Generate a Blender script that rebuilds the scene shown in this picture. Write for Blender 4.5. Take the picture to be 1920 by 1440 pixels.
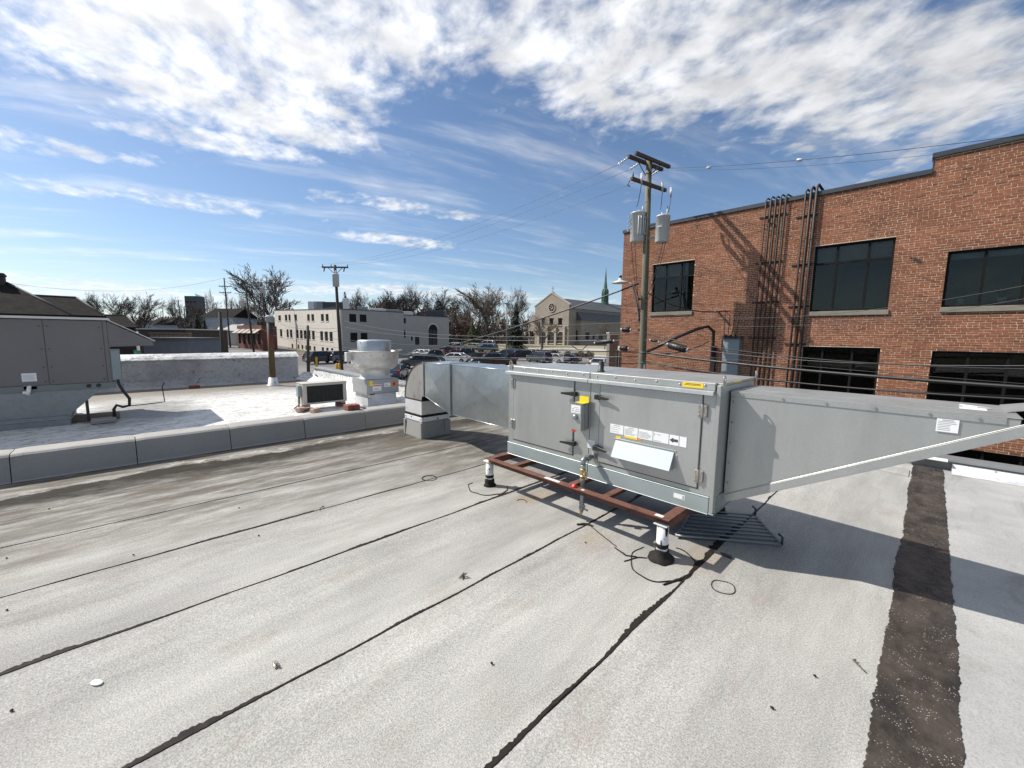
import bpy, bmesh, math, random
from math import radians, sin, cos, pi, hypot, atan2, sqrt
from mathutils import Vector, Matrix, noise

for o in list(bpy.data.objects):
    bpy.data.objects.remove(o)
S = bpy.context.scene
COL = S.collection
random.seed(7)

# ---------------------------------------------------------------- camera
# x runs along the brick wall and the air unit, y away from the viewer across the roof, z up; metres, roof deck at z = 0
CAM = Vector((0, 0, 1.6))
CR = Vector((0.69587956, 0.71807617, 0.0108744))
CU = Vector((-0.09163776, 0.07376648, 0.99305641))
CF = Vector((-0.71228797, 0.69204416, -0.11713548))
FPX = 761.78
cd = bpy.data.cameras.new('camera')
cam = bpy.data.objects.new('camera', cd)
COL.objects.link(cam)
cam.matrix_world = Matrix(((CR.x, CU.x, -CF.x, CAM.x), (CR.y, CU.y, -CF.y, CAM.y), (CR.z, CU.z, -CF.z, CAM.z), (0, 0, 0, 1)))
cd.sensor_width = 36
cd.lens = FPX / 1920 * 36
cd.clip_start = .05
cd.clip_end = 4000
S.camera = cam

# ---------------------------------------------------------------- light
SUN_DIR = Vector((-.90, -.55, 1.0)).normalized()
SUN_EL = math.asin(SUN_DIR.z)
SUN_ROT = atan2(SUN_DIR.x, SUN_DIR.y)
sl = bpy.data.lights.new('sun', 'SUN')
sl.energy = 5.0
sl.angle = radians(.53)
sl.color = (1, .95, .87)
so = bpy.data.objects.new('sun', sl)
COL.objects.link(so)
so.rotation_euler = SUN_DIR.to_track_quat('Z', 'Y').to_euler()
so.location = (0, 0, 30)

S.view_settings.view_transform = 'Standard'
S.view_settings.look = 'None'
S.view_settings.gamma = 1
S.view_settings.exposure = .44
S.view_settings.use_curve_mapping = False

# ---------------------------------------------------------------- node helper
class NT:
    def __init__(s, tree):
        s.t = tree; s.n = tree.nodes; s.l = tree.links
    def new(s, typ, **kw):
        n = s.n.new(typ)
        for k, v in kw.items():
            setattr(n, k, v)
        return n
    def put(s, sock, v):
        if isinstance(v, bpy.types.NodeSocket): s.l.new(v, sock)
        elif v is not None: sock.default_value = v
    def math(s, op, a, b=None, c=None, clamp=False):
        n = s.new('ShaderNodeMath', operation=op, use_clamp=clamp)
        for i, v in enumerate((a, b, c)): s.put(n.inputs[i], v)
        return n.outputs[0]
    def vmath(s, op, a, b=None):
        n = s.new('ShaderNodeVectorMath', operation=op)
        s.put(n.inputs[0], a); s.put(n.inputs[1], b)
        return n
    def noise(s, vec, scale, detail=3, rough=.55, dist=0):
        n = s.new('ShaderNodeTexNoise')
        s.put(n.inputs['Vector'], vec); s.put(n.inputs['Scale'], scale); s.put(n.inputs['Detail'], detail)
        s.put(n.inputs['Roughness'], rough); s.put(n.inputs['Distortion'], dist)
        return n.outputs['Fac']
    def ramp(s, v, a, b, lo=0., hi=1., smooth=True):
        n = s.new('ShaderNodeMapRange', interpolation_type='SMOOTHSTEP' if smooth else 'LINEAR')
        for i, q in enumerate((v, a, b, lo, hi)): s.put(n.inputs[i], q)
        return n.outputs[0]
    def mix(s, f, a, b, typ='MIX'):
        n = s.new('ShaderNodeMix', data_type='RGBA', blend_type=typ)
        s.put(n.inputs[0], f); s.put(n.inputs[6], a); s.put(n.inputs[7], b)
        return n.outputs[2]
    def scale(s, vec, x, y, z, rz=0):
        n = s.new('ShaderNodeMapping')
        s.put(n.inputs[0], vec); n.inputs['Scale'].default_value = (x, y, z); n.inputs['Rotation'].default_value = (0, 0, rz)
        return n.outputs[0]

def rgb(c): return (c[0], c[1], c[2], 1)

# ---------------------------------------------------------------- sky with broken cloud
W = bpy.data.worlds.new('World')
S.world = W
W.use_nodes = True
W.node_tree.nodes.clear()
g = NT(W.node_tree)
sky = g.new('ShaderNodeTexSky', sky_type='NISHITA', sun_disc=False)
sky.sun_elevation = SUN_EL
sky.sun_rotation = SUN_ROT
sky.altitude = 200
sky.air_density = 1.0
sky.dust_density = .55
sky.ozone_density = 3.8
tc = g.new('ShaderNodeTexCoord').outputs['Generated']
sep = g.new('ShaderNodeSeparateXYZ'); g.l.new(tc, sep.inputs[0])
dz = g.math('MAXIMUM', sep.outputs[2], 0.0)
inv = g.math('DIVIDE', 1.0, g.math('ADD', dz, .12))
pvec = g.new('ShaderNodeCombineXYZ')
g.l.new(g.math('MULTIPLY', sep.outputs[0], inv), pvec.inputs[0]); g.l.new(g.math('MULTIPLY', sep.outputs[1], inv), pvec.inputs[1])
P = pvec.outputs[0]
def blob(cx, cy, rx, ry, ang, gain):
    """a patch of denser cloud on the flat cloud layer"""
    v = g.vmath('SUBTRACT', P, (cx, cy, 0)).outputs[0]
    n = g.new('ShaderNodeVectorRotate', rotation_type='Z_AXIS'); g.put(n.inputs['Vector'], v); n.inputs['Angle'].default_value = -ang
    v = g.vmath('MULTIPLY', n.outputs[0], (1 / rx, 1 / ry, 0)).outputs[0]
    return g.ramp(g.vmath('LENGTH', v).outputs['Value'], .35, 1.15, gain, 0.)
cov = None
for b in ((-1.50, .25, .72, .62, .5, .30), (-1.05, .50, .60, .42, .75, .30), (-.62, 1.22, .66, .46, .9, .30), (-.20, 1.72, .78, .42, .95, .30), (-.80, .82, .40, .34, .8, .27), (-1.72, .55, .42, .20, 1.3, .27),
          (.25, 1.2, .8, .5, .8, .28), (-2.00, .36, .46, .15, 1.25, .24), (-2.12, 1.05, .46, .12, 1.15, .22), (-2.60, 1.42, .62, .17, 1.22, .22), (-2.02, 1.42, .30, .10, 1.1, .17),
          (-2.75, .20, .95, .17, 1.33, .19), (-2.45, -.25, .6, .14, 1.3, .19), (-.05, 2.25, .55, .12, -.75, .20), (-1.0, -1.3, 1.0, .6, .5, .22), (.9, -.3, .8, .5, 1.1, .22), (1.6, 1.3, .9, .5, .7, .24),
          (-5.2, -.4, 2.4, .6, -1.45, .24), (-3.9, 2.3, 2.2, .5, 1.02, .23), (-4.6, 3.4, 2.4, .6, 1.0, .22), (-3.2, 3.6, 1.6, .3, .8, .20), (-5.6, 1.5, 2.0, .5, 1.35, .22)):
    q = blob(*b)
    cov = q if cov is None else g.math('MAXIMUM', cov, q)
# unseen cloud added overhead and behind, to make the shade less blue
cov = g.math('MAXIMUM', cov, g.ramp(g.vmath('LENGTH', g.vmath('SUBTRACT', P, (.15, -.25, 0)).outputs[0]).outputs['Value'], .55, 1.05, .27, 0.))
warp = g.new('ShaderNodeTexNoise'); g.put(warp.inputs['Vector'], P); warp.inputs['Scale'].default_value = 2.2; warp.inputs['Detail'].default_value = 2
Pw = g.vmath('ADD', P, g.vmath('MULTIPLY', g.vmath('SUBTRACT', warp.outputs['Color'], (.5, .5, .5)).outputs[0], (.12, .12, 0)).outputs[0]).outputs[0]
n1 = g.noise(g.scale(Pw, 1, 1.08, 1, .75), 4.6, 6, .55)
n2 = g.noise(g.scale(Pw, .95, 1.2, 1, .85), 10.5, 5, .55)
n3 = g.noise(Pw, 17, 4, .55)
nn = g.math('ADD', g.math('ADD', g.math('MULTIPLY', n1, .46), g.math('MULTIPLY', n2, .42)), g.math('MULTIPLY', n3, .12))
dens = g.ramp(g.math('ADD', nn, cov), .585, .86)
vr = g.new('ShaderNodeVectorRotate', rotation_type='Z_AXIS'); g.put(vr.inputs['Vector'], Pw); vr.inputs['Angle'].default_value = -1.25
wisp = g.math('MULTIPLY', g.ramp(g.noise(g.vmath('MULTIPLY', vr.outputs[0], (.42, 1.9, 1)).outputs[0], 1.9, 8, .60), .47, .80), .55)
dens = g.math('MAXIMUM', dens, wisp)
dens = g.math('MULTIPLY', dens, g.ramp(sep.outputs[2], 0.0, .05))
shade = g.ramp(g.noise(Pw, 6.5, 5, .55), .3, .72, .74, 1.06)
glow = g.vmath('DOT_PRODUCT', tc, tuple(SUN_DIR)).outputs['Value']
glow = g.ramp(glow, -.3, .9, .68, 1.04)
cl = g.math('MULTIPLY', shade, glow)
cc = g.new('ShaderNodeCombineXYZ')
for i in range(3): g.l.new(cl, cc.inputs[i])
ccol = g.vmath('MULTIPLY', cc.outputs[0], (9.3, 9.4, 9.6)).outputs[0]
hz = g.ramp(sep.outputs[2], 0.0, .16, .50, 0.)
col = g.mix(g.math('MULTIPLY', dens, .95), sky.outputs[0], ccol)
col = g.mix(hz, col, (6.0, 7.2, 8.3, 1))
bg = g.new('ShaderNodeBackground'); bg.inputs['Strength'].default_value = .092
g.l.new(col, bg.inputs[0])
out = g.new('ShaderNodeOutputWorld'); g.l.new(bg.outputs[0], out.inputs[0])

# ---------------------------------------------------------------- pixels of the 1920 x 1440 photograph to points in the place
def ray(px, py): return CF + CR * ((px - 960) / FPX) - CU * ((py - 720) / FPX)
def on_z(px, py, z): d = ray(px, py); return CAM + d * ((z - CAM.z) / d.z)
def on_y(px, py, y): d = ray(px, py); return CAM + d * (y / d.y)
def on_x(px, py, x): d = ray(px, py); return CAM + d * (x / d.x)
FH = Vector((-0.71722539, 0.69684126, 0)); RH = Vector((0.69684126, 0.71722539, 0))
def at(px, py, f):
    """point seen at a pixel, f metres ahead of the viewer"""
    d = ray(px, py); return CAM + d * (f / d.dot(FH))
def ground_z(x, y):
    r = hypot(x, y)
    def ss(a, b): t = min(1, max(0, (r - a) / (b - a))); return t * t * (3 - 2 * t)
    return -4.2 + 1.8 * ss(18, 40) + 1.25 * ss(66, 118)
def on_ground(px, py):
    d = ray(px, py); t = 5.
    while t < 900:
        p = CAM + d * t
        if p.z <= ground_z(p.x, p.y): return p
        t += .25
    return CAM + d * t

# ---------------------------------------------------------------- mesh builder
class MB:
    def __init__(s): s.v = []; s.f = []; s.sm = []; s.t = []; s.tint = 0.
    def add(s, vs, fs, smooth=False):
        b = len(s.v)
        s.v += [Vector(p) for p in vs]
        for f in fs:
            s.f.append([b + i for i in f]); s.sm.append(smooth); s.t.append(s.tint)
        return s
    def box(s, a, b, M=None):
        (x0, y0, z0), (x1, y1, z1) = a, b
        vs = [Vector(p) for p in ((x0, y0, z0), (x1, y0, z0), (x1, y1, z0), (x0, y1, z0), (x0, y0, z1), (x1, y0, z1), (x1, y1, z1), (x0, y1, z1))]
        if M: vs = [M @ v for v in vs]
        return s.add(vs, [(3, 2, 1, 0), (4, 5, 6, 7), (0, 1, 5, 4), (1, 2, 6, 5), (2, 3, 7, 6), (3, 0, 4, 7)])
    def hexa(s, lo, hi):
        """solid between two loops of equal length"""
        n = len(lo)
        fs = [tuple(range(n - 1, -1, -1)), tuple(range(n, 2 * n))]
        fs += [(i, (i + 1) % n, n + (i + 1) % n, n + i) for i in range(n)]
        return s.add(list(lo) + list(hi), fs)
    def tube(s, pts, r, n=8, cap=True, smooth=True):
        pts = [Vector(p) for p in pts]
        rs = r if isinstance(r, (list, tuple)) else [r] * len(pts)
        vs = []; ref = None
        for i, p in enumerate(pts):
            d = (pts[min(i + 1, len(pts) - 1)] - pts[max(i - 1, 0)])
            d = d.normalized() if d.length > 1e-9 else Vector((0, 0, 1))
            if ref is None: ref = Vector((1, 0, 0)) if abs(d.x) < .8 else Vector((0, 1, 0))
            u = (ref - d * ref.dot(d)); u = u.normalized() if u.length > 1e-6 else d.orthogonal().normalized()
            w = d.cross(u); ref = u
            for k in range(n):
                a = 2 * pi * k / n
                vs.append(p + (u * cos(a) + w * sin(a)) * rs[i])
        fs = []
        for i in range(len(pts) - 1):
            for k in range(n):
                k2 = (k + 1) % n
                fs.append((i * n + k, i * n + k2, (i + 1) * n + k2, (i + 1) * n + k))
        s.add(vs, fs, smooth)
        if cap and n > 2:
            b = len(s.v) - len(vs); e = b + (len(pts) - 1) * n
            s.f.append([b + k for k in range(n - 1, -1, -1)]); s.sm.append(False); s.t.append(s.tint)
            s.f.append([e + k for k in range(n)]); s.sm.append(False); s.t.append(s.tint)
        return s
    def lathe(s, prof, c=(0, 0, 0), n=32, smooth=True):
        c = Vector(c); vs = []; m = len(prof)
        for r, z in prof:
            for k in range(n):
                a = 2 * pi * k / n
                vs.append(c + Vector((r * cos(a), r * sin(a), z)))
        fs = [(i * n + k, i * n + (k + 1) % n, (i + 1) * n + (k + 1) % n, (i + 1) * n + k) for i in range(m - 1) for k in range(n)]
        s.add(vs, fs, smooth)
        b = len(s.v) - len(vs)
        for e, rev in ((0, 1), (m - 1, 0)):
            if prof[e][0] > 1e-4:
                q = [b + e * n + k for k in range(n)]
                s.f.append(q[::-1] if rev else q); s.sm.append(False); s.t.append(s.tint)
        return s
    def quad(s, a, b, c, d): return s.add((a, b, c, d), [(0, 1, 2, 3)])
    def xf(s, M): s.v = [M @ v for v in s.v]; return s
    def mesh(s, name, mat=None, off=None, bevel=0, segs=1, tint=False):
        me = bpy.data.meshes.new(name)
        off = off or Vector((0, 0, 0))
        me.from_pydata([tuple(v - off) for v in s.v], [], s.f)
        me.polygons.foreach_set('use_smooth', s.sm)
        if tint:
            at_ = me.attributes.new('tint', 'FLOAT', 'FACE'); at_.data.foreach_set('value', s.t)
        if bevel:
            bm = bmesh.new(); bm.from_mesh(me)
            es = [e for e in bm.edges if len(e.link_faces) == 2 and e.calc_face_angle(0) > .5]
            bmesh.ops.bevel(bm, geom=es, offset=bevel, segments=segs, affect='EDGES', clamp_overlap=True)
            bm.to_mesh(me); bm.free()
        if mat: me.materials.append(mat)
        me.update()
        return me

BASE = {}
def link(name, data, parent=None):
    o = bpy.data.objects.new(name, data); COL.objects.link(o)
    if parent: o.parent = parent
    return o
def thing(name, label, cat, loc=(0, 0, 0), rz=0, group=None):
    o = link(name, None); o.empty_display_size = .2
    o.location = loc; o.rotation_euler = (0, 0, rz)
    BASE[o.name] = Vector(loc)
    o['label'] = label; o['category'] = cat
    if group: o['group'] = group
    return o
def part(name, mb, mat, parent, bevel=0, segs=1, label=None, tint=False, kind=None):
    """mesh given in world metres, hung under its thing (or under a part of it)"""
    base = BASE.get(parent.name, Vector((0, 0, 0)))
    o = link(name, mb.mesh(name, mat, base, bevel, segs, tint), parent)
    BASE[o.name] = base
    if label: o['label'] = label
    if name in ('print', 'screw', 'rivet', 'grille', 'filter_slats'): kind = kind or 'stuff'   # too small to pick apart
    if kind: o['kind'] = kind
    return o
def solo(name, mb, mat, label, cat, group=None, bevel=0, segs=1):
    """a thing that is one mesh; its origin goes to the middle of its foot"""
    xs = [v.x for v in mb.v]; ys = [v.y for v in mb.v]; zs = [v.z for v in mb.v]
    base = Vector(((min(xs) + max(xs)) / 2, (min(ys) + max(ys)) / 2, min(zs)))
    o = link(name, mb.mesh(name, mat, base, bevel, segs)); o.location = base
    o['label'] = label; o['category'] = cat
    if group: o['group'] = group
    return o
def struct(name, mb, mat, bevel=0, tint=False, parent=None):
    o = link(name, mb.mesh(name, mat, None, bevel, 1, tint), parent)
    BASE[o.name] = Vector((0, 0, 0))
    if not parent: o['kind'] = 'structure'
    return o
def copy_tree(o, parent=None):
    c = o.copy(); COL.objects.link(c)
    if parent: c.parent = parent
    for ch in list(o.children): copy_tree(ch, c)
    return c
def rot(axis, a, c=(0, 0, 0)):
    c = Vector(c); return Matrix.Translation(c) @ Matrix.Rotation(a, 4, axis) @ Matrix.Translation(-c)

# ---------------------------------------------------------------- materials
def mat_base(name):
    m = bpy.data.materials.new(name); m.use_nodes = True
    n = NT(m.node_tree); p = m.node_tree.nodes['Principled BSDF']
    return m, n, p
def mat(name, col, rough=.6, metal=0, var=.15, scale=4, col2=None, c2lo=.5, c2hi=.7, c2scale=6, bump=0, bscale=60, spec=.5, fine=0, fscale=300, stretch=(1, 1, 1), coat=0):
    m, n, p = mat_base(name)
    co = n.new('ShaderNodeTexCoord').outputs['Object']
    cs = n.scale(co, *stretch) if stretch != (1, 1, 1) else co
    v = n.ramp(n.noise(cs, scale, 5, .6), .25, .75, 1 - var, 1 + var, False)
    if fine: v = n.math('MULTIPLY', v, n.ramp(n.noise(co, fscale, 2, .7), .3, .7, 1 - fine, 1 + fine, False))
    base = rgb(col)
    if col2: base = n.mix(n.ramp(n.noise(cs, c2scale, 6, .65), c2lo, c2hi), rgb(col), rgb(col2))
    cc = n.new('ShaderNodeCombineXYZ')
    for i in range(3): n.l.new(v, cc.inputs[i])
    n.l.new(n.mix(1, base, cc.outputs[0], 'MULTIPLY'), p.inputs['Base Color'])
    p.inputs['Metallic'].default_value = metal
    n.l.new(n.ramp(n.noise(cs, scale * 1.7, 4, .6), .3, .7, max(0, rough - .07), min(1, rough + .07), False), p.inputs['Roughness'])
    p.inputs['Specular IOR Level'].default_value = spec
    if coat: p.inputs['Coat Weight'].default_value = coat; p.inputs['Coat Roughness'].default_value = .05
    if bump:
        b = n.new('ShaderNodeBump'); b.inputs['Strength'].default_value = min(1, bump); b.inputs['Distance'].default_value = .004
        n.l.new(n.noise(co, bscale, 4, .6), b.inputs['Height']); n.l.new(b.outputs[0], p.inputs['Normal'])
    return m

MT = {}
MT['cabinet'] = mat('satin_steel', (.415, .424, .412), .42, .66, .09, 1.6, (.35, .358, .348), .52, .8, 2.2, fine=.05, fscale=70, bump=.7, bscale=2.6, stretch=(2.4, 2.4, .6))
MT['galv'] = mat('galvanised_steel', (.40, .435, .445), .34, .85, .10, 1.6, (.36, .395, .405), .4, .65, 14, bump=.10, bscale=5)
MT['galv_dull'] = mat('dull_galvanised_steel', (.255, .265, .268), .5, .45, .08, 2, (.225, .235, .24), .45, .65, 14)
MT['black'] = mat('black_plastic', (.016, .016, .017), .45, 0, .1)
MT['blackmetal'] = mat('black_painted_steel', (.02, .018, .017), .5, .2, .2)
MT['steel'] = mat('plain_steel', (.45, .42, .38), .35, .9, .15, 20)
MT['brass'] = mat('worn_brass', (.46, .34, .16), .4, .8, .15, 30)
MT['ironpipe'] = mat('iron_pipe', (.30, .31, .325), .35, .75, .2, 20)
MT['yellow'] = mat('yellow_label', (.80, .55, .02), .5, 0, .05)
MT['orange'] = mat('orange_label', (.75, .20, .03), .5, 0, .05)
MT['paper'] = mat('white_sticker', (.72, .73, .73), .45, 0, .03)
MT['paperblue'] = mat('white_protective_film', (.42, .475, .49), .45, 0, .03)
MT['ink'] = mat('printed_ink', (.05, .05, .055), .6, 0, 0)
MT['inkgrey'] = mat('printed_small_type', (.34, .345, .35), .6, 0, 0)
MT['redpl'] = mat('red_plastic', (.55, .015, .02), .35, 0, .05)
MT['rust'] = mat('rusty_red_primer', (.135, .060, .042), .78, .05, .25, 9, (.08, .040, .030), .45, .7, 14, bump=.3, bscale=90)
MT['rust'].node_tree.nodes['Principled BSDF'].inputs['Specular IOR Level'].default_value = .3
MT['postwhite'] = mat('flaking_white_paint', (.66, .66, .65), .6, 0, .08, 8, (.03, .03, .03), .62, .66, 9)
MT['tar'] = mat('roofing_tar', (.020, .017, .015), .7, 0, .35, 14, (.034, .028, .024), .5, .75, 22, bump=.7, bscale=40)
MT['tar'].node_tree.nodes['Principled BSDF'].inputs['Specular IOR Level'].default_value = .15
MT['collar'] = mat('painted_metal_collar', (.56, .55, .54), .55, .1, .1, 6, (.36, .33, .30), .55, .75, 9)
MT['rustpanel'] = mat('rusted_galvanised_elbow', (.31, .30, .28), .5, .35, .16, 4, (.17, .085, .045), .54, .70, 5, stretch=(1.5, 1.5, .6))
MT['mortar'] = mat('mortar', (.60, .455, .33), .9, 0, .2, 2, (.40, .29, .2), .5, .7, 1.3, bump=.3, bscale=40)
MT['coping'] = mat('dark_metal_coping', (.055, .06, .07), .45, .3, .12)
MT['frame'] = mat('dark_window_frame', (.010, .009, .009), .7, 0, .1)
MT['frame'].node_tree.nodes['Principled BSDF'].inputs['Specular IOR Level'].default_value = .15
MT['sill'] = mat('weathered_stone_sill', (.20, .185, .15), .85, 0, .2, 4)
MT['conduit'] = mat('brown_black_conduit', (.035, .024, .02), .6, .2, .25, 3)
MT['greybox'] = mat('grey_painted_enclosure', (.23, .27, .28), .5, .2, .08)
MT['pole'] = mat('weathered_pole_wood', (.135, .125, .085), .85, 0, .25, 2, (.08, .085, .06), .45, .7, 5, bump=.6, bscale=30, stretch=(6, 6, .6))
MT['poledark'] = mat('dark_pole_wood', (.055, .045, .038), .85, 0, .25, 2, stretch=(6, 6, .6))
MT['arm'] = mat('crossarm_wood', (.075, .052, .04), .85, 0, .3, 6, stretch=(.8, 4, 4))
MT['transf'] = mat('transformer_paint', (.52, .54, .54), .42, .1, .06, 5, (.42, .43, .42), .55, .75, 7)
MT['insul'] = mat('glazed_insulator', (.50, .50, .52), .25, 0, .1)
MT['wire'] = mat('black_cable', (.014, .014, .015), .5, 0, .1)
MT['wirelite'] = mat('aluminium_cable', (.10, .105, .11), .5, .3, .1)

def glass_mat(name, col=(.012, .014, .014), rough=.04):
    m, n, p = mat_base(name)
    co = n.new('ShaderNodeTexCoord').outputs['Object']
    c = n.mix(n.ramp(n.noise(co, .9, 3, .5), .35, .7), rgb(col), rgb(tuple(q * 2.2 for q in col)))
    n.l.new(c, p.inputs['Base Color']); p.inputs['Roughness'].default_value = rough
    b = n.new('ShaderNodeBump'); b.inputs['Strength'].default_value = .06; b.inputs['Distance'].default_value = .02
    n.l.new(n.noise(co, 1.3, 2, .5), b.inputs['Height']); n.l.new(b.outputs[0], p.inputs['Normal'])
    return m
def clear_glass(name, tint):
    m, n, p = mat_base(name); m.node_tree.nodes.remove(p)
    co = n.new('ShaderNodeTexCoord').outputs['Object']
    tr = n.new('ShaderNodeBsdfTransparent'); tr.inputs[0].default_value = rgb(tint)
    gl = n.new('ShaderNodeBsdfGlossy'); gl.inputs['Roughness'].default_value = .03; gl.inputs['Color'].default_value = (.8, .82, .8, 1)
    b = n.new('ShaderNodeBump'); b.inputs['Strength'].default_value = .10; b.inputs['Distance'].default_value = .02
    n.l.new(n.noise(co, 1.1, 2, .5), b.inputs['Height']); n.l.new(b.outputs[0], gl.inputs['Normal'])
    fr = n.new('ShaderNodeFresnel'); fr.inputs[0].default_value = 1.42
    mx = n.new('ShaderNodeMixShader'); n.l.new(fr.outputs[0], mx.inputs[0]); n.l.new(tr.outputs[0], mx.inputs[1]); n.l.new(gl.outputs[0], mx.inputs[2])
    o = m.node_tree.nodes['Material Output']; n.l.new(mx.outputs[0], o.inputs[0])
    return m
MT['glass'] = clear_glass('tinted_window_glass', (.62, .64, .62))
MT['glassfar'] = glass_mat('far_window_glass', (.006, .0065, .007), .3); MT['glassfar'].node_tree.nodes['Principled BSDF'].inputs['Specular IOR Level'].default_value = .15

# mineral-surfaced roll roofing, dirtier towards the low side along the divider
def roof_mat():
    m, n, p = mat_base('mineral_roll_roofing')
    co = n.new('ShaderNodeTexCoord').outputs['Object']
    sp = n.new('ShaderNodeSeparateXYZ'); n.l.new(co, sp.inputs[0])
    x, y = sp.outputs[0], sp.outputs[1]
    gr = n.noise(co, 150, 2, .75)
    grain = n.ramp(gr, .30, .70, .60, 1.32, False)
    grain2 = n.ramp(n.noise(co, 80, 3, .7), .33, .67, .88, 1.10, False)
    patch = n.ramp(n.noise(n.scale(co, 1.3, .6, 1), .8, 6, .64), .3, .72, .76, 1.13, False)
    streak = n.ramp(n.noise(n.scale(co, 2.4, .38, 1), 1.6, 6, .68), .36, .70, 1.06, .76, False)
    base = n.mix(n.ramp(n.noise(co, .55, 4, .6), .38, .68), (.370, .362, .343, 1), (.416, .408, .380, 1))
    v = n.math('MULTIPLY', n.math('MULTIPLY', grain, patch), n.math('MULTIPLY', streak, grain2))
    cc = n.new('ShaderNodeCombineXYZ')
    for i in range(3): n.l.new(v, cc.inputs[i])
    c = n.mix(1, base, cc.outputs[0], 'MULTIPLY')
    # pinkish-brown stains
    st = n.math('MULTIPLY', n.ramp(n.noise(n.scale(co, 1.4, .7, 1), 1.9, 6, .66), .55, .74), .42)
    c = n.mix(st, c, (.25, .19, .155, 1))
    # silt left by standing water along the divider, in long bands
    nz = n.noise(n.scale(co, 1.8, .55, 1), 1.3, 6, .68)
    d = n.math('ADD', x, n.math('MULTIPLY', n.math('SUBTRACT', nz, .5), 2.6))
    silt = n.math('MULTIPLY', n.ramp(d, -5.3, -3.0, .95, 0.), n.ramp(n.noise(n.scale(co, 3.2, .6, 1), 1.9, 9, .74), .36, .60, .12, 1.))
    c = n.mix(silt, c, (.098, .084, .067, 1))
    d2 = n.math('ADD', x, n.math('MULTIPLY', n.math('SUBTRACT', n.noise(n.scale(co, 1, .55, 1), 1.25, 9, .70), .5), 1.3))
    band = n.math('MULTIPLY', n.ramp(d2, -6.18, -6.10, 0., 1.), n.ramp(d2, -5.85, -5.45, 1., 0.))
    c = n.mix(n.math('MULTIPLY', band, n.ramp(n.noise(n.scale(co, 2, .8, 1), 3, 7, .7), .30, .50, .7, 1.)), c, (.020, .016, .012, 1))
    rim = n.math('MULTIPLY', n.ramp(d2, -6.30, -6.25, 0., 1.), n.ramp(d2, -6.22, -6.16, 1., 0.))
    c = n.mix(n.math('MULTIPLY', rim, n.ramp(n.noise(co, 4, 5, .6), .45, .65, 0., .7)), c, (.52, .50, .47, 1))
    edge = n.ramp(x, -6.62, -6.25, .9, 0.)
    c = n.mix(n.math('MULTIPLY', edge, n.ramp(n.noise(n.scale(co, 2, .6, 1), 2.2, 6, .68), .3, .58)), c, (.05, .042, .032, 1))
    # soot blown past the duct
    dd = n.vmath('MULTIPLY', n.vmath('SUBTRACT', co, (-5.2, 3.5, 0)).outputs[0], (.62, 1.0, 0)).outputs[0]
    soot = n.math('MULTIPLY', n.ramp(n.vmath('LENGTH', dd).outputs['Value'], .3, 2.3, .85, 0.), n.ramp(n.noise(n.scale(co, 2.2, .7, 1), 2.4, 6, .7), .3, .65, .1, 1.))
    c = n.mix(soot, c, (.085, .075, .06, 1))
    # rust bled from the steel frame
    for (rx, ry, s) in ((-1.02, 2.98, 5.5), (-2.62, 2.98, 7), (-2.66, 2.78, 8), (-1.75, 2.62, 9)):
        e = n.vmath('MULTIPLY', n.vmath('SUBTRACT', co, (rx, ry, 0)).outputs[0], (s * .7, s * .45, 0)).outputs[0]
        rr = n.math('ADD', n.vmath('LENGTH', e).outputs['Value'], n.math('MULTIPLY', n.math('SUBTRACT', n.noise(co, 7, 4, .6), .5), 1.1))
        c = n.mix(n.ramp(rr, .15, .95, .26, 0.), c, (.30, .185, .075, 1))
    n.l.new(c, p.inputs['Base Color'])
    p.inputs['Roughness'].default_value = .92; p.inputs['Specular IOR Level'].default_value = .25
    b = n.new('ShaderNodeBump'); b.inputs['Strength'].default_value = .55; b.inputs['Distance'].default_value = .003
    n.l.new(gr, b.inputs['Height'])
    b2 = n.new('ShaderNodeBump'); b2.inputs['Strength'].default_value = .5; b2.inputs['Distance'].default_value = .05
    n.l.new(n.noise(n.scale(co, 1.6, .5, 1), 1.2, 4, .5), b2.inputs['Height']); n.l.new(b.outputs[0], b2.inputs['Normal'])
    n.l.new(b2.outputs[0], p.inputs['Normal'])
    return m
MT['roof'] = roof_mat()

def smooth_roof_mat():
    m, n, p = mat_base('coated_grey_membrane')
    co = n.new('ShaderNodeTexCoord').outputs['Object']
    c = n.mix(n.ramp(n.noise(co, .8, 6, .65), .35, .7), (.30, .30, .295, 1), (.43, .425, .41, 1))
    c = n.mix(n.math('MULTIPLY', n.ramp(n.noise(n.scale(co, 1, .4, 1), 2.0, 8, .72, 1.5), .50, .70), .7), c, (.20, .19, .175, 1))
    c = n.mix(n.math('MULTIPLY', n.ramp(n.noise(co, 120, 2, .75), .45, .65), .55), c, (.20, .20, .19, 1))
    n.l.new(c, p.inputs['Base Color']); p.inputs['Roughness'].default_value = .8
    b = n.new('ShaderNodeBump'); b.inputs['Strength'].default_value = .4; b.inputs['Distance'].default_value = .006
    n.l.new(n.noise(co, 30, 4, .6), b.inputs['Height']); n.l.new(b.outputs[0], p.inputs['Normal'])
    return m
MT['membrane'] = smooth_roof_mat()

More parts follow.
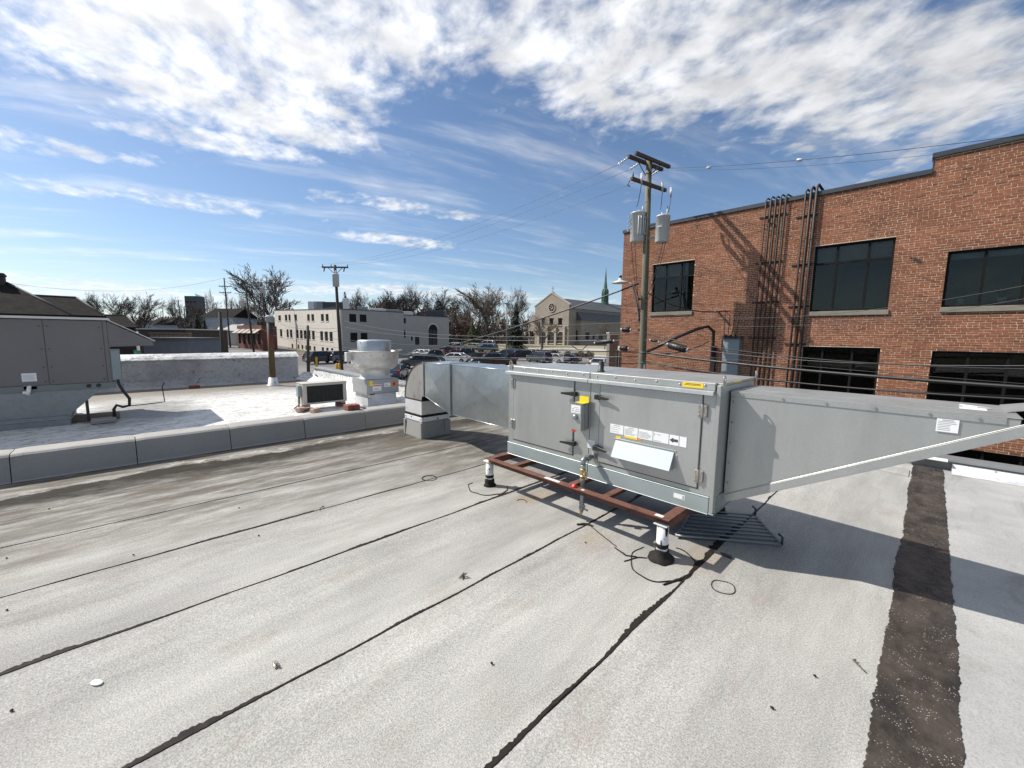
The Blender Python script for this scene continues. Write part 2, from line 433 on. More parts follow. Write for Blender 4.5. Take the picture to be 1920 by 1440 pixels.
def tarstrip_mat():
    m, n, p = mat_base('bare_asphalt_strip')
    co = n.new('ShaderNodeTexCoord').outputs['Object']
    c = n.mix(n.ramp(n.noise(n.scale(co, 1.8, .8, 1), 3, 6, .65), .35, .65), (.016, .0125, .010, 1), (.056, .043, .034, 1))
    c = n.mix(n.math('MULTIPLY', n.ramp(n.noise(co, 2.4, 5, .65), .54, .70), .45), c, (.062, .055, .047, 1))
    v = n.new('ShaderNodeTexVoronoi', feature='F1'); n.l.new(co, v.inputs['Vector']); v.inputs['Scale'].default_value = 95
    sp = n.math('MULTIPLY', n.ramp(v.outputs['Distance'], .10, .26, 1., 0.), n.ramp(n.noise(co, 9, 4, .6), .46, .60))
    c = n.mix(sp, c, (.50, .47, .42, 1))
    n.l.new(c, p.inputs['Base Color'])
    n.l.new(n.ramp(n.noise(co, 14, 4, .6), .35, .65, .42, .8), p.inputs['Roughness'])
    b = n.new('ShaderNodeBump'); b.inputs['Strength'].default_value = .8; b.inputs['Distance'].default_value = .006
    n.l.new(n.noise(co, 55, 5, .65), b.inputs['Height']); n.l.new(b.outputs[0], p.inputs['Normal'])
    return m
MT['tarstrip'] = tarstrip_mat()

def silver_mat(name, light, dark, cracks=1., rough=.5):
    """aluminium roof coating: bright, crazed, worn to dark patches"""
    m, n, p = mat_base(name)
    co = n.new('ShaderNodeTexCoord').outputs['Object']
    cr = n.noise(n.scale(co, 2.6, 1.0, 2.0), 5.5, 8, .72, 1.4)
    c = n.mix(n.math('MULTIPLY', n.ramp(cr, .50, .57), .8 * cracks), rgb(light), rgb(dark))
    c = n.mix(n.math('MULTIPLY', n.ramp(n.noise(co, .9, 6, .65), .48, .66), .75), c, rgb(tuple(q * .58 for q in light)))
    c = n.mix(n.math('MULTIPLY', n.ramp(n.noise(n.scale(co, 1, 1, .45), 13, 5, .68), .62, .66), .85), c, (.035, .033, .032, 1))
    n.l.new(c, p.inputs['Base Color']); p.inputs['Metallic'].default_value = .05
    n.l.new(n.ramp(n.noise(co, 12, 4, .6), .3, .7, rough - .12, rough + .15, False), p.inputs['Roughness'])
    b = n.new('ShaderNodeBump'); b.inputs['Strength'].default_value = .6; b.inputs['Distance'].default_value = .012
    n.l.new(n.noise(co, 7, 7, .65), b.inputs['Height']); n.l.new(b.outputs[0], p.inputs['Normal'])
    return m
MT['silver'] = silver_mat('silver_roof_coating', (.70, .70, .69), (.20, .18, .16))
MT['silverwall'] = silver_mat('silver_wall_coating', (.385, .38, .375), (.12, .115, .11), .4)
MT['silverbright'] = silver_mat('fresh_silver_flashing', (.60, .61, .62), (.35, .35, .35), .3, .4)
MT['curb'] = mat('painted_divider_cap', (.275, .266, .248), .78, 0, .09, 2, (.19, .18, .165), .58, .78, 3, bump=.6, bscale=120, fine=.16, fscale=150)

# ================================================================ our own roof
rng = random.Random(3)
deck = struct('roof_deck', MB().box((-6.62, -7, -.35), (6, 7.62, -.03)), MT['roof'])
MT['ownwall'] = mat('plain_block_wall', (.25, .235, .22), .9, 0, .15, 2)
struct('building_block', MB().box((-6.62, -7, -4.6), (6, 7.58, -.352)).box((-16.0, -9, -4.6), (-6.623, 5.46, -.202)), MT['ownwall'])
# rolls of roofing laid side by side, each lapped a few millimetres over the next
LAPS = [-6.62, -5.62, -4.66, -3.77, -2.885, -1.925, -1.005, -.005]
for i in range(len(LAPS) - 1):
    x0, x1 = LAPS[i], LAPS[i + 1]
    b = MB(); ny = 60
    vs = []; fs = []
    for j in range(ny + 1):
        y = -7 + 14.33 * j / ny
        w0 = .008 * sin(y * 2.1 + i * 3) + .006 * sin(y * 5.3 + i); w1 = .008 * sin(y * 2.1 + i * 3 + 3) + .006 * sin(y * 5.3 + i + 1)
        vs += [(x0 + w0, y, -.03), (x0 + w0, y, .003), (x0 + w0 + .5, y, .001), (x1 + w1 + .015, y, -.001)]
        if j:
            for k in range(3): q = 4 * (j - 1) + k; fs.append((q, q + 4, q + 5, q + 1))
    b.add([(v[0], v[1], v[2]) for v in vs], [f[::-1] for f in fs])
    struct('roofing_sheet', b, MT['roof'], parent=deck)
b = MB(); vs = []; fs = []
for j in range(41):
    y = -7 + 14.33 * j / 40
    vs += [(.03, y, .002), (1.6, y, .002 + .004 * sin(j)), (3.4, y, .002), (6, y, .002)]
    if j:
        for k in range(3): q = 4 * (j - 1) + k; fs.append((q, q + 1, q + 5, q + 4))
b.add(vs, fs); struct('membrane_sheet', b, MT['membrane'], parent=deck)

def ribbon(path, wfun, z, th=.004, wob=.01, sd=0):
    """ragged-edged strip of tar laid along a path, a few mm thick"""
    r = random.Random(sd); vs = []; fs = []
    for i, (x, y) in enumerate(path):
        a = path[min(i + 1, len(path) - 1)]; c = path[max(i - 1, 0)]
        t = Vector((a[0] - c[0], a[1] - c[1], 0)).normalized(); nrm = Vector((-t.y, t.x, 0))
        wl, wr = wfun(i / (len(path) - 1), i); sk_ = min(.003, (wl + wr) * .3)
        wl = max(.001, wl * (1 + r.uniform(-wob, wob) * 30)); wr = max(.001, wr * (1 + r.uniform(-wob, wob) * 30))
        p = Vector((x, y, 0))
        for q, zz in ((p + nrm * (wl + sk_), z - th - .004), (p + nrm * wl, z), (p - nrm * wr, z), (p - nrm * (wr + sk_), z - th - .004)):
            vs.append((q.x, q.y, zz))
        if i:
            for k in range(3): o_ = 4 * (i - 1) + k; fs.append((o_, o_ + 1, o_ + 5, o_ + 4))
    return MB().add(vs, [f[::-1] for f in fs])

def seam(x, y0, y1, wmin, wmax, sd, gap=.0, side=1):
    """straight hairline at the lap with ragged dabs of tar along one side of it"""
    n = int((y1 - y0) / .012); path = [(x + .003 * sin(y0 + i * .11), y0 + (y1 - y0) * i / n) for i in range(n + 1)]
    def w(t, i):
        y = y0 + (y1 - y0) * t; N = lambda f, k: noise.noise(Vector((sd * 3.3 + k, y * f, k * 1.7)))
        dab = max(0, N(1.1, 1) + .35 * N(3.1, 2) + .12) * 2.3
        dab = min(1.6, dab) * (.75 + .5 * N(11, 3)) + max(0, N(4.2, 4) - .28) * 1.6
        if gap and N(2.3, 5) > .5 - gap: dab = 0; h = .0005
        else: h = wmin * (.42 + .2 * N(17, 6))
        wv = h + (wmax - wmin) * max(0, dab) * .85 * (1 + .25 * N(45, 7))
        return (wv, h * .8 + .001)
    return ribbon(path, w, .007, sd=sd)
struct('tar_seam', seam(-3.765, -4, 6.9, .007, .022, 1, .24), MT['tar'], parent=deck)
struct('tar_seam', seam(-2.885, -4, 6.9, .009, .038, 2, .18), MT['tar'], parent=deck)
struct('tar_seam', seam(-1.925, -4, 6.9, .011, .052, 3), MT['tar'], parent=deck)
struct('tar_seam', seam(-1.005, -3, 7.05, .011, .050, 4), MT['tar'], parent=deck)
struct('tar_seam', seam(-4.655, -3, 6.9, .001, .004, 5, .35), MT['tar'], parent=deck)
# broad bare strip beside the right-hand membrane
n = 900; path = [(.105, -3 + 10.28 * i / n) for i in range(n + 1)]
def wstrip(t, i):
    y = -3 + 10.28 * t
    wr = .125 + .012 * noise.noise(Vector((y * 1.8, 0, 3))) + .010 * noise.noise(Vector((y * 9, 0, 8))) + .006 * noise.noise(Vector((y * 31, 0, 1))) + .003 * noise.noise(Vector((y * 80, 0, 1)))
    wl = .14 + .02 * noise.noise(Vector((y * 1.4, 4, 3))) + .010 * noise.noise(Vector((y * 8, 4, 8))) + .006 * noise.noise(Vector((y * 29, 4, 1))) + .003 * noise.noise(Vector((y * 80, 4, 1)))
    return wl, wr
struct('asphalt_strip', ribbon(path, wstrip, .0065, wob=.0008, sd=6), MT['tarstrip'], parent=deck)
def ring(cx, cy, rx, ry, w, a0=0, a1=360, sd=0, wv=.5):
    n = 48; q_ = lambda i: 1 + .10 * noise.noise(Vector((cos(2 * pi * i / n) * 1.6 + sd * 3, sin(2 * pi * i / n) * 1.6, sd))); path = [(cx + rx * q_(i) * cos(radians(a0 + (a1 - a0) * i / n)), cy + ry * q_(i) * sin(radians(a0 + (a1 - a0) * i / n))) for i in range(n + 1)]
    return ribbon(path, lambda t, i: (w * (1 + wv * sin(5 * t + sd)), w * (1 + wv * cos(7 * t + sd))), .0075, sd=sd)
def onr(px, py): p = on_z(px, py, 0); return p.x, p.y
for (px, py, rx, ry, w, a0, a1, sd) in ((805, 897, .09, .075, .004, 0, 360, 1), (1356, 1102, .07, .075, .002, 0, 360, 2), (978, 941, .05, .045, .002, 20, 200, 3)):
    x, y = onr(px, py); struct('patch_ring', ring(x, y, rx, ry, w * .45, a0, a1, sd, .9), MT['tar'], parent=deck)
struct('patch_ring', ring(-1.21, 2.70, .21, .27, .0014, -200, 95, 4, .95), MT['tar'], parent=deck)
struct('patch_ring', ring(-3.15, 2.72, .22, .20, .0016, -170, 60, 5, .9), MT['tar'], parent=deck)
for pts, w in (([(-1.55, 2.62), (-1.43, 2.58), (-1.36, 2.63)], .012), ([(-1.40, 2.50), (-1.36, 2.62), (-1.30, 2.67)], .008), ([(-1.93, 2.80), (-1.75, 2.72), (-1.52, 2.63)], .005), ([(-1.08, 2.44), (-1.03, 2.58), (-1.0, 2.74)], .02), ([(-1.985, 2.72), (-1.93, 2.775), (-1.86, 2.80)], .045)):
    path = []
    for i in range(len(pts) - 1):
        for k in range(8): t = k / 8; path.append((pts[i][0] * (1 - t) + pts[i + 1][0] * t, pts[i][1] * (1 - t) + pts[i + 1][1] * t))
    struct('tar_smear', ribbon(path, lambda t, i: (w * .4 * (.3 + .9 * sin(pi * t) * (1 + .5 * noise.noise(Vector((t * 9, w * 90, 0))))), w * .4 * (.6 + .5 * noise.noise(Vector((t * 14, w * 50, 4))))), .008, sd=len(path)), MT['tar'], parent=deck)

# far eave: low metal edge, loose flashing
edge = thing('roof_edge', 'low grey metal roof edge beside the alley, silver flashing at its foot', 'roof edge', (0, 7.3, 0))
for i in range(5):
    x0 = -6.6 + 2.5 * i
    part('edge_cap', MB().box((x0, 7.30, .112 + .002 * (i % 2)), (x0 + 2.495, 7.62, .135 + .002 * (i % 2))), MT['galv_dull'], edge, .006, 2)
part('edge_curb', MB().box((-6.6, 7.34, -.02), (6, 7.58, .111)), MT['curb'], edge)
b = MB(); vs = []; fs = []
for i in range(121):
    x = .3 + 5.5 * i / 120
    w = .012 * noise.noise(Vector((x * 6, 0, 0))) + .008 * noise.noise(Vector((x * 15, 3, 0)))
    vs += [(x, 7.325, .095 + w * .3), (x, 7.285 + w, .05 + w), (x, 7.19 + w * 1.5, .012 + abs(w) * .5), (x, 7.10 + w * 2.5, .006)]
    if i:
        for k in range(3): q = 4 * (i - 1) + k; fs.append((q, q + 1, q + 5, q + 4))
part('silver_flashing', b.add(vs, fs, True), MT['silverbright'], edge)
MT['whiteflash'] = mat('white_painted_flashing', (.74, .74, .73), .5, 0, .04)
solo('loose_flashing', MB().box((-.16, 7.22, .118), (.26, 7.33, .137), Matrix.Rotation(0, 4, 'Z')), MT['whiteflash'], 'loose white metal strip lying at the roof edge by the black asphalt strip', 'metal strip', bevel=.003)
solo('roofing_patch', MB().add([(-.62, 6.72, .008), (-.06, 6.60, .008), (-.06, 6.95, .009), (-.60, 7.05, .009), (-.62, 6.72, .002), (-.06, 6.60, .002), (-.06, 6.95, .002), (-.60, 7.05, .002)], [(0, 1, 2, 3), (0, 4, 5, 1), (1, 5, 6, 2), (2, 6, 7, 3), (3, 7, 4, 0)]), MT['roof'], 'grey roofing patch left of the top end of the black asphalt strip', 'roof patch')

# divider between the two roofs
div = thing('roof_divider', 'long low grey capped curb dividing the two roofs', 'curb', (-6.85, 0, 0))
JO = [-4.85, -3.85, -2.85, -1.88, -.90, .08, 1.04, 2.0, 2.97, 3.92, 4.92]
for i in range(len(JO) - 1):
    y0, y1 = JO[i] + .004, JO[i + 1] - .004
    j = rng.uniform(-.006, .006)
    vs = []; fs = []; nn_ = 12
    prof = [(-6.60 + j, -.02), (-6.625 + j, .02), (-6.66 + j, .235), (-6.672 + j, .278), (-6.70 + j, .297), (-6.74 + j, .303), (-7.05 + j, .290), (-7.10 + j, .275), (-7.12 + j, .12), (-7.14 + j, -.02)]
    for k in range(nn_ + 1):
        y = y0 + (y1 - y0) * k / nn_
        en = .006 if k in (0, nn_) else 0
        for (x, z) in prof:
            w = .005 * noise.noise(Vector((x * 5, y * 2.5, z * 6)))
            vs.append((x + w + (en if x < -6.85 else -en), y, z - en * (z > .1) + w * .6))
    m_ = len(prof)
    for k in range(nn_):
        for q in range(m_ - 1): fs.append((k * m_ + q, (k + 1) * m_ + q, (k + 1) * m_ + q + 1, k * m_ + q + 1))
    fs += [tuple(range(m_)), tuple(nn_ * m_ + q for q in range(m_ - 1, -1, -1))]
    part('cap_section', MB().add(vs, fs, False), MT['curb'], div)
part('joint_core', MB().box((-7.09, -4.85, -.02), (-6.70, 4.9, .255)), MT['tar'], div)

# ---------------------------------------------------------------- left roof and its parapets
lb = MB(); vs = []; fs = []; nx, ny = 60, 90
for i in range(nx + 1):
    for j in range(ny + 1):
        x = -15.5 + 8.6 * i / nx; y = -9 + 14.2 * j / ny
        vs.append((x, y, .012 * noise.noise(Vector((x * 1.3, y * 1.3, 0))) - .005))
for i in range(nx):
    for j in range(ny): q = i * (ny + 1) + j; fs.append((q, q + ny + 1, q + ny + 2, q + 1))
def leftroof_mat():
    m, n, p = mat_base('silver_coated_roof')
    co = n.new('ShaderNodeTexCoord').outputs['Object']
    cr = n.noise(n.scale(co, 2.4, 1.2, 1, .15), 4.2, 9, .74, 1.2)
    c = n.mix(n.math('MULTIPLY', n.ramp(cr, .52, .565), .75), (.62, .62, .605, 1), (.20, .18, .15, 1))
    c = n.mix(n.math('MULTIPLY', n.ramp(n.noise(n.scale(co, 2, .6, 1, .15), 3.4, 8, .72), .50, .64), .6), c, (.30, .28, .25, 1))
    c = n.mix(n.math('MULTIPLY', n.ramp(n.noise(co, 24, 5, .65), .52, .72), .4), c, (.38, .37, .35, 1))
    sp = n.new('ShaderNodeSeparateXYZ'); n.l.new(co, sp.inputs[0])
    # grime band at the foot of the far parapet
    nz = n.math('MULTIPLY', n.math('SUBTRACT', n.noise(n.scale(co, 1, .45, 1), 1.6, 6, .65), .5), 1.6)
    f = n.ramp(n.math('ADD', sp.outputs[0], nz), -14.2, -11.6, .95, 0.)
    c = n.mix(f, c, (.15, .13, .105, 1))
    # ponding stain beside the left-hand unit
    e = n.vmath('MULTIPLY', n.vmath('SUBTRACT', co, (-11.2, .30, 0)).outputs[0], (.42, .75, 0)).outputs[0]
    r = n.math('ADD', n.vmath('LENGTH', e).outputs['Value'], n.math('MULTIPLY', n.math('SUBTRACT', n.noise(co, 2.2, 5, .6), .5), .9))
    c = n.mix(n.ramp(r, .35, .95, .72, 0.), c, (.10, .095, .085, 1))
    n.l.new(c, p.inputs['Base Color']); p.inputs['Roughness'].default_value = .55
    b = n.new('ShaderNodeBump'); b.inputs['Strength'].default_value = .7; b.inputs['Distance'].default_value = .015
    n.l.new(n.noise(co, 6, 8, .68), b.inputs['Height']); n.l.new(b.outputs[0], p.inputs['Normal'])
    return m
MT['leftroof'] = leftroof_mat()
struct('silver_roof', lb.add(vs, fs, True), MT['leftroof'])
struct('silver_roof_deck', MB().box((-15.9, -9, -.2), (-6.63, 5.4, -.03)), MT['ownwall'])

par = thing('parapet_wall', 'long silver-coated parapet with a bright white folded top, far side of left roof', 'parapet', (-15.6, 0, 0))
def wavy_wall(prof, axis, t0, t1, n, amp, sd):
    vs = []; fs = []; m_ = len(prof)
    for i in range(n + 1):
        t = t0 + (t1 - t0) * i / n
        for k, (u, z) in enumerate(prof):
            w = amp * noise.noise(Vector((t * 2.1 + sd, u * 3, z * 4))) + amp * .5 * noise.noise(Vector((t * 6 + sd, u * 8, z * 9)))
            vs.append((u + w, t, z + w * .7) if axis == 'y' else (t, u + w, z + w * .7))
    for i in range(n):
        for k in range(m_ - 1):
            q = (i * m_ + k, (i + 1) * m_ + k, (i + 1) * m_ + k + 1, i * m_ + k + 1)
            fs.append(q)
    fs += [tuple(range(m_)), tuple(n * m_ + q for q in range(m_ - 1, -1, -1))]
    return MB().add(vs, fs, False)
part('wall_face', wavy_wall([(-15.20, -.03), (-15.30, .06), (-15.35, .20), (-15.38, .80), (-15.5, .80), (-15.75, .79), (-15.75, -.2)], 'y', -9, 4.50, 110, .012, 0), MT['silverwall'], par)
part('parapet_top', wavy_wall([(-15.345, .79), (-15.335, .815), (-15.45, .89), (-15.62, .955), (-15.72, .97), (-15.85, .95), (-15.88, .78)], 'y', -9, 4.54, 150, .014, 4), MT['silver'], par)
side = thing('side_parapet', 'low silver parapet with metal edge strip, running behind the exhaust fan', 'parapet', (-11, 5.05, 0))
part('parapet_face', wavy_wall([(4.72, -.03), (4.80, .05), (4.95, .12), (5.0, .30), (5.02, .40), (5.25, .40), (5.25, -.2)], 'x', -15.3, -7.2, 90, .022, 9), MT['silver'], side)
part('membrane_fold', MB().add([(-15.33, 4.6, .25), (-15.0, 4.72, .30), (-14.5, 4.86, .12), (-14.1, 4.78, .02), (-14.7, 4.5, .015), (-15.2, 4.35, .05)], [(0, 1, 2, 4), (2, 3, 4), (0, 4, 5)], True), MT['silver'], side)
part('edge_strip', MB().box((-15.3, 4.985, .405), (-7.2, 5.28, .43)).box((-15.3, 4.98, .36), (-7.2, 5.0, .404)), MT['galv_dull'], side, .004)
MT['clay'] = mat('red_clay_tile', (.36, .10, .055), .7, 0, .2, 6, (.22, .08, .05), .5, .7, 11)
cop = thing('clay_coping', 'row of red clay coping tiles along the outer side of the silver parapet', 'coping', (-11, 5.38, .3))
for i in range(13):
    x0 = -15.5 + .66 * i
    part('coping_tile', MB().hexa([(x0, 5.30, .30), (x0 + .65, 5.30, .30), (x0 + .65, 5.46, .30), (x0, 5.46, .30)], [(x0, 5.30, .385), (x0 + .65, 5.30, .385), (x0 + .65, 5.44, .365), (x0, 5.44, .365)]), MT['clay'], cop, .006)

# ================================================================ the new air unit on its steel stand
u = thing('rooftop_air_unit', 'large new grey steel air handler with two latched doors and a long wedge-shaped intake hood', 'air unit', (-2.05, 3.35, .34))
X0, X1, Y0, Y1, Z0, Z1 = -3.11, -.985, 2.975, 3.73, .34, 1.29
XS = -2.065
part('cabinet', MB().box((X0, Y0, .47), (XS - .002, Y1, 1.235)).box((XS + .002, Y0, .47), (X1 - .03, Y1, 1.235)), MT['cabinet'], u, .003)
part('cabinet_core', MB().box((X0 + .02, Y0 + .02, .36), (X1 - .035, Y1 - .02, 1.27)), MT['black'], u)
part('corner_post', MB().box((X1 - .029, Y0 - .012, .352), (X1, Y0 + .10, 1.275)).box((X1 - .029, Y0 + .102, .47), (X1 - .004, Y1, 1.27)), MT['cabinet'], u, .003)
for x0, x1, yo in ((X0 - .008, XS - .003, 0), (XS + .003, X1 - .036, -.002)):
    lid = part('lid', MB().box((x0, Y0 - .016 + yo, 1.238), (x1, Y1 + .02, Z1)), MT['cabinet'], u, .004)
    part('drip_edge', MB().hexa([(x0, Y0 - .05 + yo, 1.205), (x1, Y0 - .05 + yo, 1.205), (x1, Y0 - .044 + yo, 1.205), (x0, Y0 - .044 + yo, 1.205)], [(x0, Y0 - .046 + yo, 1.233), (x1, Y0 - .046 + yo, 1.233), (x1, Y0 - .012 + yo, 1.2375), (x0, Y0 - .012 + yo, 1.2375)]), MT['cabinet'], lid, .0015)
    b = MB()
    for k in range(6):
        x = x0 + .07 + (x1 - x0 - .14) * k / 5
        b.lathe([(.008, 0), (.007, .004), (.003, .006), (.0001, .0065)], (0, 0, 0), 8)
        nv = 8 * 4
        b.v[-nv:] = [Matrix.Translation((x, Y0 - .016 + yo, 1.262 + .008 * (k % 2))) @ Matrix.Rotation(radians(90), 4, 'X') @ v for v in b.v[-nv:]]
    part('screw', b, MT['steel'], lid)
part('lid_end', MB().box((X1 - .034, Y0 + .02, 1.272), (X1 + .003, Y1 + .02, Z1)), MT['cabinet'], u, .003)
MT['galvbase'] = mat('galvanised_base', (.36, .41, .41), .5, .55, .10, 3)
# galvanised base channel, in two lengths
for x0, x1 in ((X0, XS - .003), (XS + .003, X1 - .032)):
    ch = part('base_channel', MB().box((x0, Y0 - .012, Z0), (x1, Y0 + .004, .458)).box((x0, Y0 - .018, Z0), (x1, Y0 - .0125, Z0 + .004)).box((x0, Y0 - .0145, .459), (x1, Y0 + .01, .4685)), MT['galvbase'], u, .002)
part('base_channel', MB().box((X1 - .03, Y0 - .010, Z0), (X1 + .006, Y1, .350)).box((X1 - .012, Y0 + .01, .352), (X1 + .004, Y1, .469)), MT['galv'], u, .002)
part('base_channel', MB().box((X0, Y1 - .02, Z0), (X1, Y1 + .01, .469)), MT['galv'], u, .002)

# doors
def door(x0, x1, hinge_x, latch_x, hz, lz, flip):
    d = part('door', MB().box((x0 + .005, Y0 - .010, .512), (x1 - .005, Y0 + .002, 1.20)), MT['cabinet'], u, .004, 2)
    part('gasket', MB().box((x0, Y0 - .0035, .505), (x1, Y0 + .001, 1.204)), MT['black'], d)
    for z in lz:
        s = flip
        b = MB()
        b.box((latch_x - .026, Y0 - .044, z - .021), (latch_x + .026, Y0 - .004, z + .021))
        b.hexa([(latch_x + s * .015, Y0 - .042, z - .018), (latch_x + s * .015, Y0 - .022, z - .018), (latch_x + s * .015, Y0 - .022, z + .018), (latch_x + s * .015, Y0 - .042, z + .018)][::s],
               [(latch_x + s * .125, Y0 - .062, z - .010), (latch_x + s * .125, Y0 - .050, z - .010), (latch_x + s * .125, Y0 - .050, z + .008), (latch_x + s * .125, Y0 - .062, z + .008)][::s])
        b.box((latch_x + s * .03 - .012, Y0 - .03, z - .008), (latch_x + s * .03 + .012, Y0 - .008, z + .008))
        b.box((latch_x - .012, Y0 - .048, z + .008), (latch_x + .012, Y0 - .036, z + .022))
        part('latch', b, MT['black'], d, .002)
    for z in hz:
        b = MB()
        b.box((hinge_x - .028, Y0 - .017, z - .045), (hinge_x - .004, Y0 - .004, z + .045))
        b.box((hinge_x + .006, Y0 - .016, z - .045), (hinge_x + .032, Y0 - .004, z + .045))
        b.tube([(hinge_x + .001, Y0 - .020, z - .047), (hinge_x + .001, Y0 - .020, z + .047)], .007, 8)
        for q in (-.032, 0, .032): b.tube([(hinge_x - .02, Y0 - .017, z + q), (hinge_x - .02, Y0 - .023, z + q)], .005, 6)
        for q in (-.032, .032): b.tube([(hinge_x + .022, Y0 - .016, z + q), (hinge_x + .022, Y0 - .022, z + q)], .005, 6)
        part('hinge', b, MT['steel'], d, .001)
    return d
d1 = door(-3.035, -2.235, -3.032, -2.228, (1.11, .68), (1.085, .625), -1)
d2 = door(-1.965, -1.10, -1.10, -1.972, (1.085, .605), (1.085, .635), 1)

YF = Y0 - .0125
def sticker(px0, py0, px1, py1, parent, m='paper', lines=0, y=YF, head=False, skew=None, lo=.12, th=.0015, block=None):
    """flat label seen between two pixels, with its rows of small print"""
    a = on_y(px0, py0, y); c = on_y(px1, py1, y)
    x0, x1, z1, z0 = a.x, c.x, a.z, c.z
    s = part('label', MB().box((x0, y, z0), (x1, y + th, z1)), MT[m], parent)
    if lines:
        b = MB(); r = random.Random(int(px0 * 7 + py0)); h = (z1 - z0)
        for k in range(lines):
            zz = z1 - h * (.14 + .76 * (k + .5) / lines)
            xe = x0 + (x1 - x0) * r.uniform(.55, .92)
            b.box((x0 + (x1 - x0) * .07, y - .0008, zz - h * .022), (xe, y - .0001, zz + h * .022))
        if head: b.box((x0 + (x1 - x0) * .25, y - .0008, z1 - h * .12), (x0 + (x1 - x0) * .75, y - .0001, z1 - h * .05))
        part('print', b, MT['inkgrey'], s)
    return s, x0, x1, z0, z1
cx_ = lambda X, Y: (1080 + X * .208333, 680 + Y * .208333)
for a_, b_, n_, hd in (((307, 545), (428, 647), 3, True), ((431, 569), (557, 669), 6, True), ((561, 594), (691, 695), 6, False), ((695, 618), (835, 729), 0, False), ((839, 645), (926, 747), 0, False), ((930, 662), (996, 759), 0, False)):
    a2 = on_y(*cx_(*a_), YF); c2 = on_y(*cx_(*b_), YF)
    # print rows are level on the door: same top and bottom for the whole row
    a2.x += .003; c2.x -= .003
    s_ = part('label', MB().box((a2.x, YF, .795), (c2.x, YF + .0015, .872)), MT['paper'], d2)
    b = MB(); r = random.Random(n_ + int(a_[0])); w = c2.x - a2.x
    for k in range(n_):
        zz = .855 - .052 * (k + .5) / n_; b.box((a2.x + .06 * w, YF - .0008, zz - .0016), (a2.x + r.uniform(.6, .94) * w, YF - .0001, zz + .0016))
    if hd: b.box((a2.x + .3 * w, YF - .0008, .860), (a2.x + .72 * w, YF - .0001, .866))
    if a_[0] == 695:
        b.box((a2.x + .05 * w, YF - .0008, .848), (a2.x + .11 * w, YF - .0001, .860)); b.box((a2.x + .06 * w, YF - .0008, .838), (a2.x + .10 * w, YF - .0001, .843)); b.box((a2.x + .22 * w, YF - .0008, .852), (a2.x + .48 * w, YF - .0001, .857)); b.box((a2.x + .06 * w, YF - .0008, .802), (a2.x + .5 * w, YF - .0001, .806))
    if a_[0] == 839:
        xm = (a2.x + c2.x) / 2
        s_['label'] = 'white label with a black arrow pointing left'
        part('arrow', MB().add([(xm - .034, YF - .0008, .832), (xm - .006, YF - .0008, .812), (xm - .006, YF - .0008, .822), (xm + .03, YF - .0008, .822), (xm + .03, YF - .0008, .843), (xm - .006, YF - .0008, .843), (xm - .006, YF - .0008, .853)], [(0, 1, 2, 3, 4, 5, 6)]), MT['ink'], s_)
    if b.v: part('print', b, MT['inkgrey'], s_)
for p0, p1, m_ in (((1155, 818.5), (1164, 824), 'yellow'), ((1171, 818.5), (1194.5, 825.5), 'yellow'), ((1194.8, 823.5), (1203.5, 829), 'orange')):
    a2 = on_y(*p0, YF); c2 = on_y(*p1, YF)
    z_ = (a2.z + c2.z) / 2 + .006; h_ = .017 if m_ == 'yellow' else .010
    sy = part('label', MB().box((a2.x, YF, z_ - h_ / 2), (c2.x, YF + .001, z_ + h_ / 2)), MT[m_], d2, label='small yellow warning label above the white vent flap')
sticker(1102, 824, 1115, 842, u, 'paper', 5, Y0 - .003)
for px0, px1, py in ((1280, 1319, 720),):
    a2 = on_y(px0, py, Y0 - .019); c2 = on_y(px1, py, Y0 - .019)
    yl = part('label', MB().box((a2.x, Y0 - .0195, 1.247), (c2.x, Y0 - .018, 1.282)), MT['yellow'], u, label='yellow warning label on the lid edge')
    part('print', MB().box((a2.x + .02, Y0 - .0203, 1.270), (c2.x - .02, Y0 - .0196, 1.2745)).box((a2.x + .01, Y0 - .0203, 1.262), (c2.x - .015, Y0 - .0196, 1.265)), MT['ink'], yl)
part('label', MB().box((X1 + .0035, 3.20, 1.276), (X1 + .0045, 3.38, 1.288)), MT['yellow'], u)
a2 = on_y(1263, 928, Y0 - .0135); 
sl_ = part('label', MB().box((a2.x, Y0 - .0135, .395), (a2.x + .085, Y0 - .0122, .43)), MT['paper'], u)
part('print', MB().box((a2.x + .066, Y0 - .0142, .399), (a2.x + .08, Y0 - .0136, .426)), MT['inkgrey'], sl_)

# sloping vent flap on the right door
fl = part('vent_flap', MB().hexa([(-1.785, Y0 - .085, .612), (-1.285, Y0 - .085, .612), (-1.285, Y0 - .080, .610), (-1.785, Y0 - .080, .610)], [(-1.785, Y0 - .018, .742), (-1.285, Y0 - .018, .742), (-1.285, Y0 - .0115, .740), (-1.785, Y0 - .0115, .740)]), MT['paperblue'], d2, label='white film-covered sloping vent flap')
for x in (-1.783, -1.289):
    part('flap_cheek', MB().add([(x, Y0 - .012, .74), (x, Y0 - .079, .612), (x, Y0 - .012, .606), (x + .003, Y0 - .012, .74), (x + .003, Y0 - .079, .612), (x + .003, Y0 - .012, .606)], [(0, 1, 2), (5, 4, 3), (0, 3, 4, 1), (1, 4, 5, 2), (2, 5, 3, 0)]), MT['galv'], fl)
part('flap_flange', MB().box((-1.30, Y0 - .014, .60), (-1.262, Y0 - .0112, .725)).box((-1.80, Y0 - .014, .743), (-1.27, Y0 - .0112, .757)), MT['galv'], fl, .001)

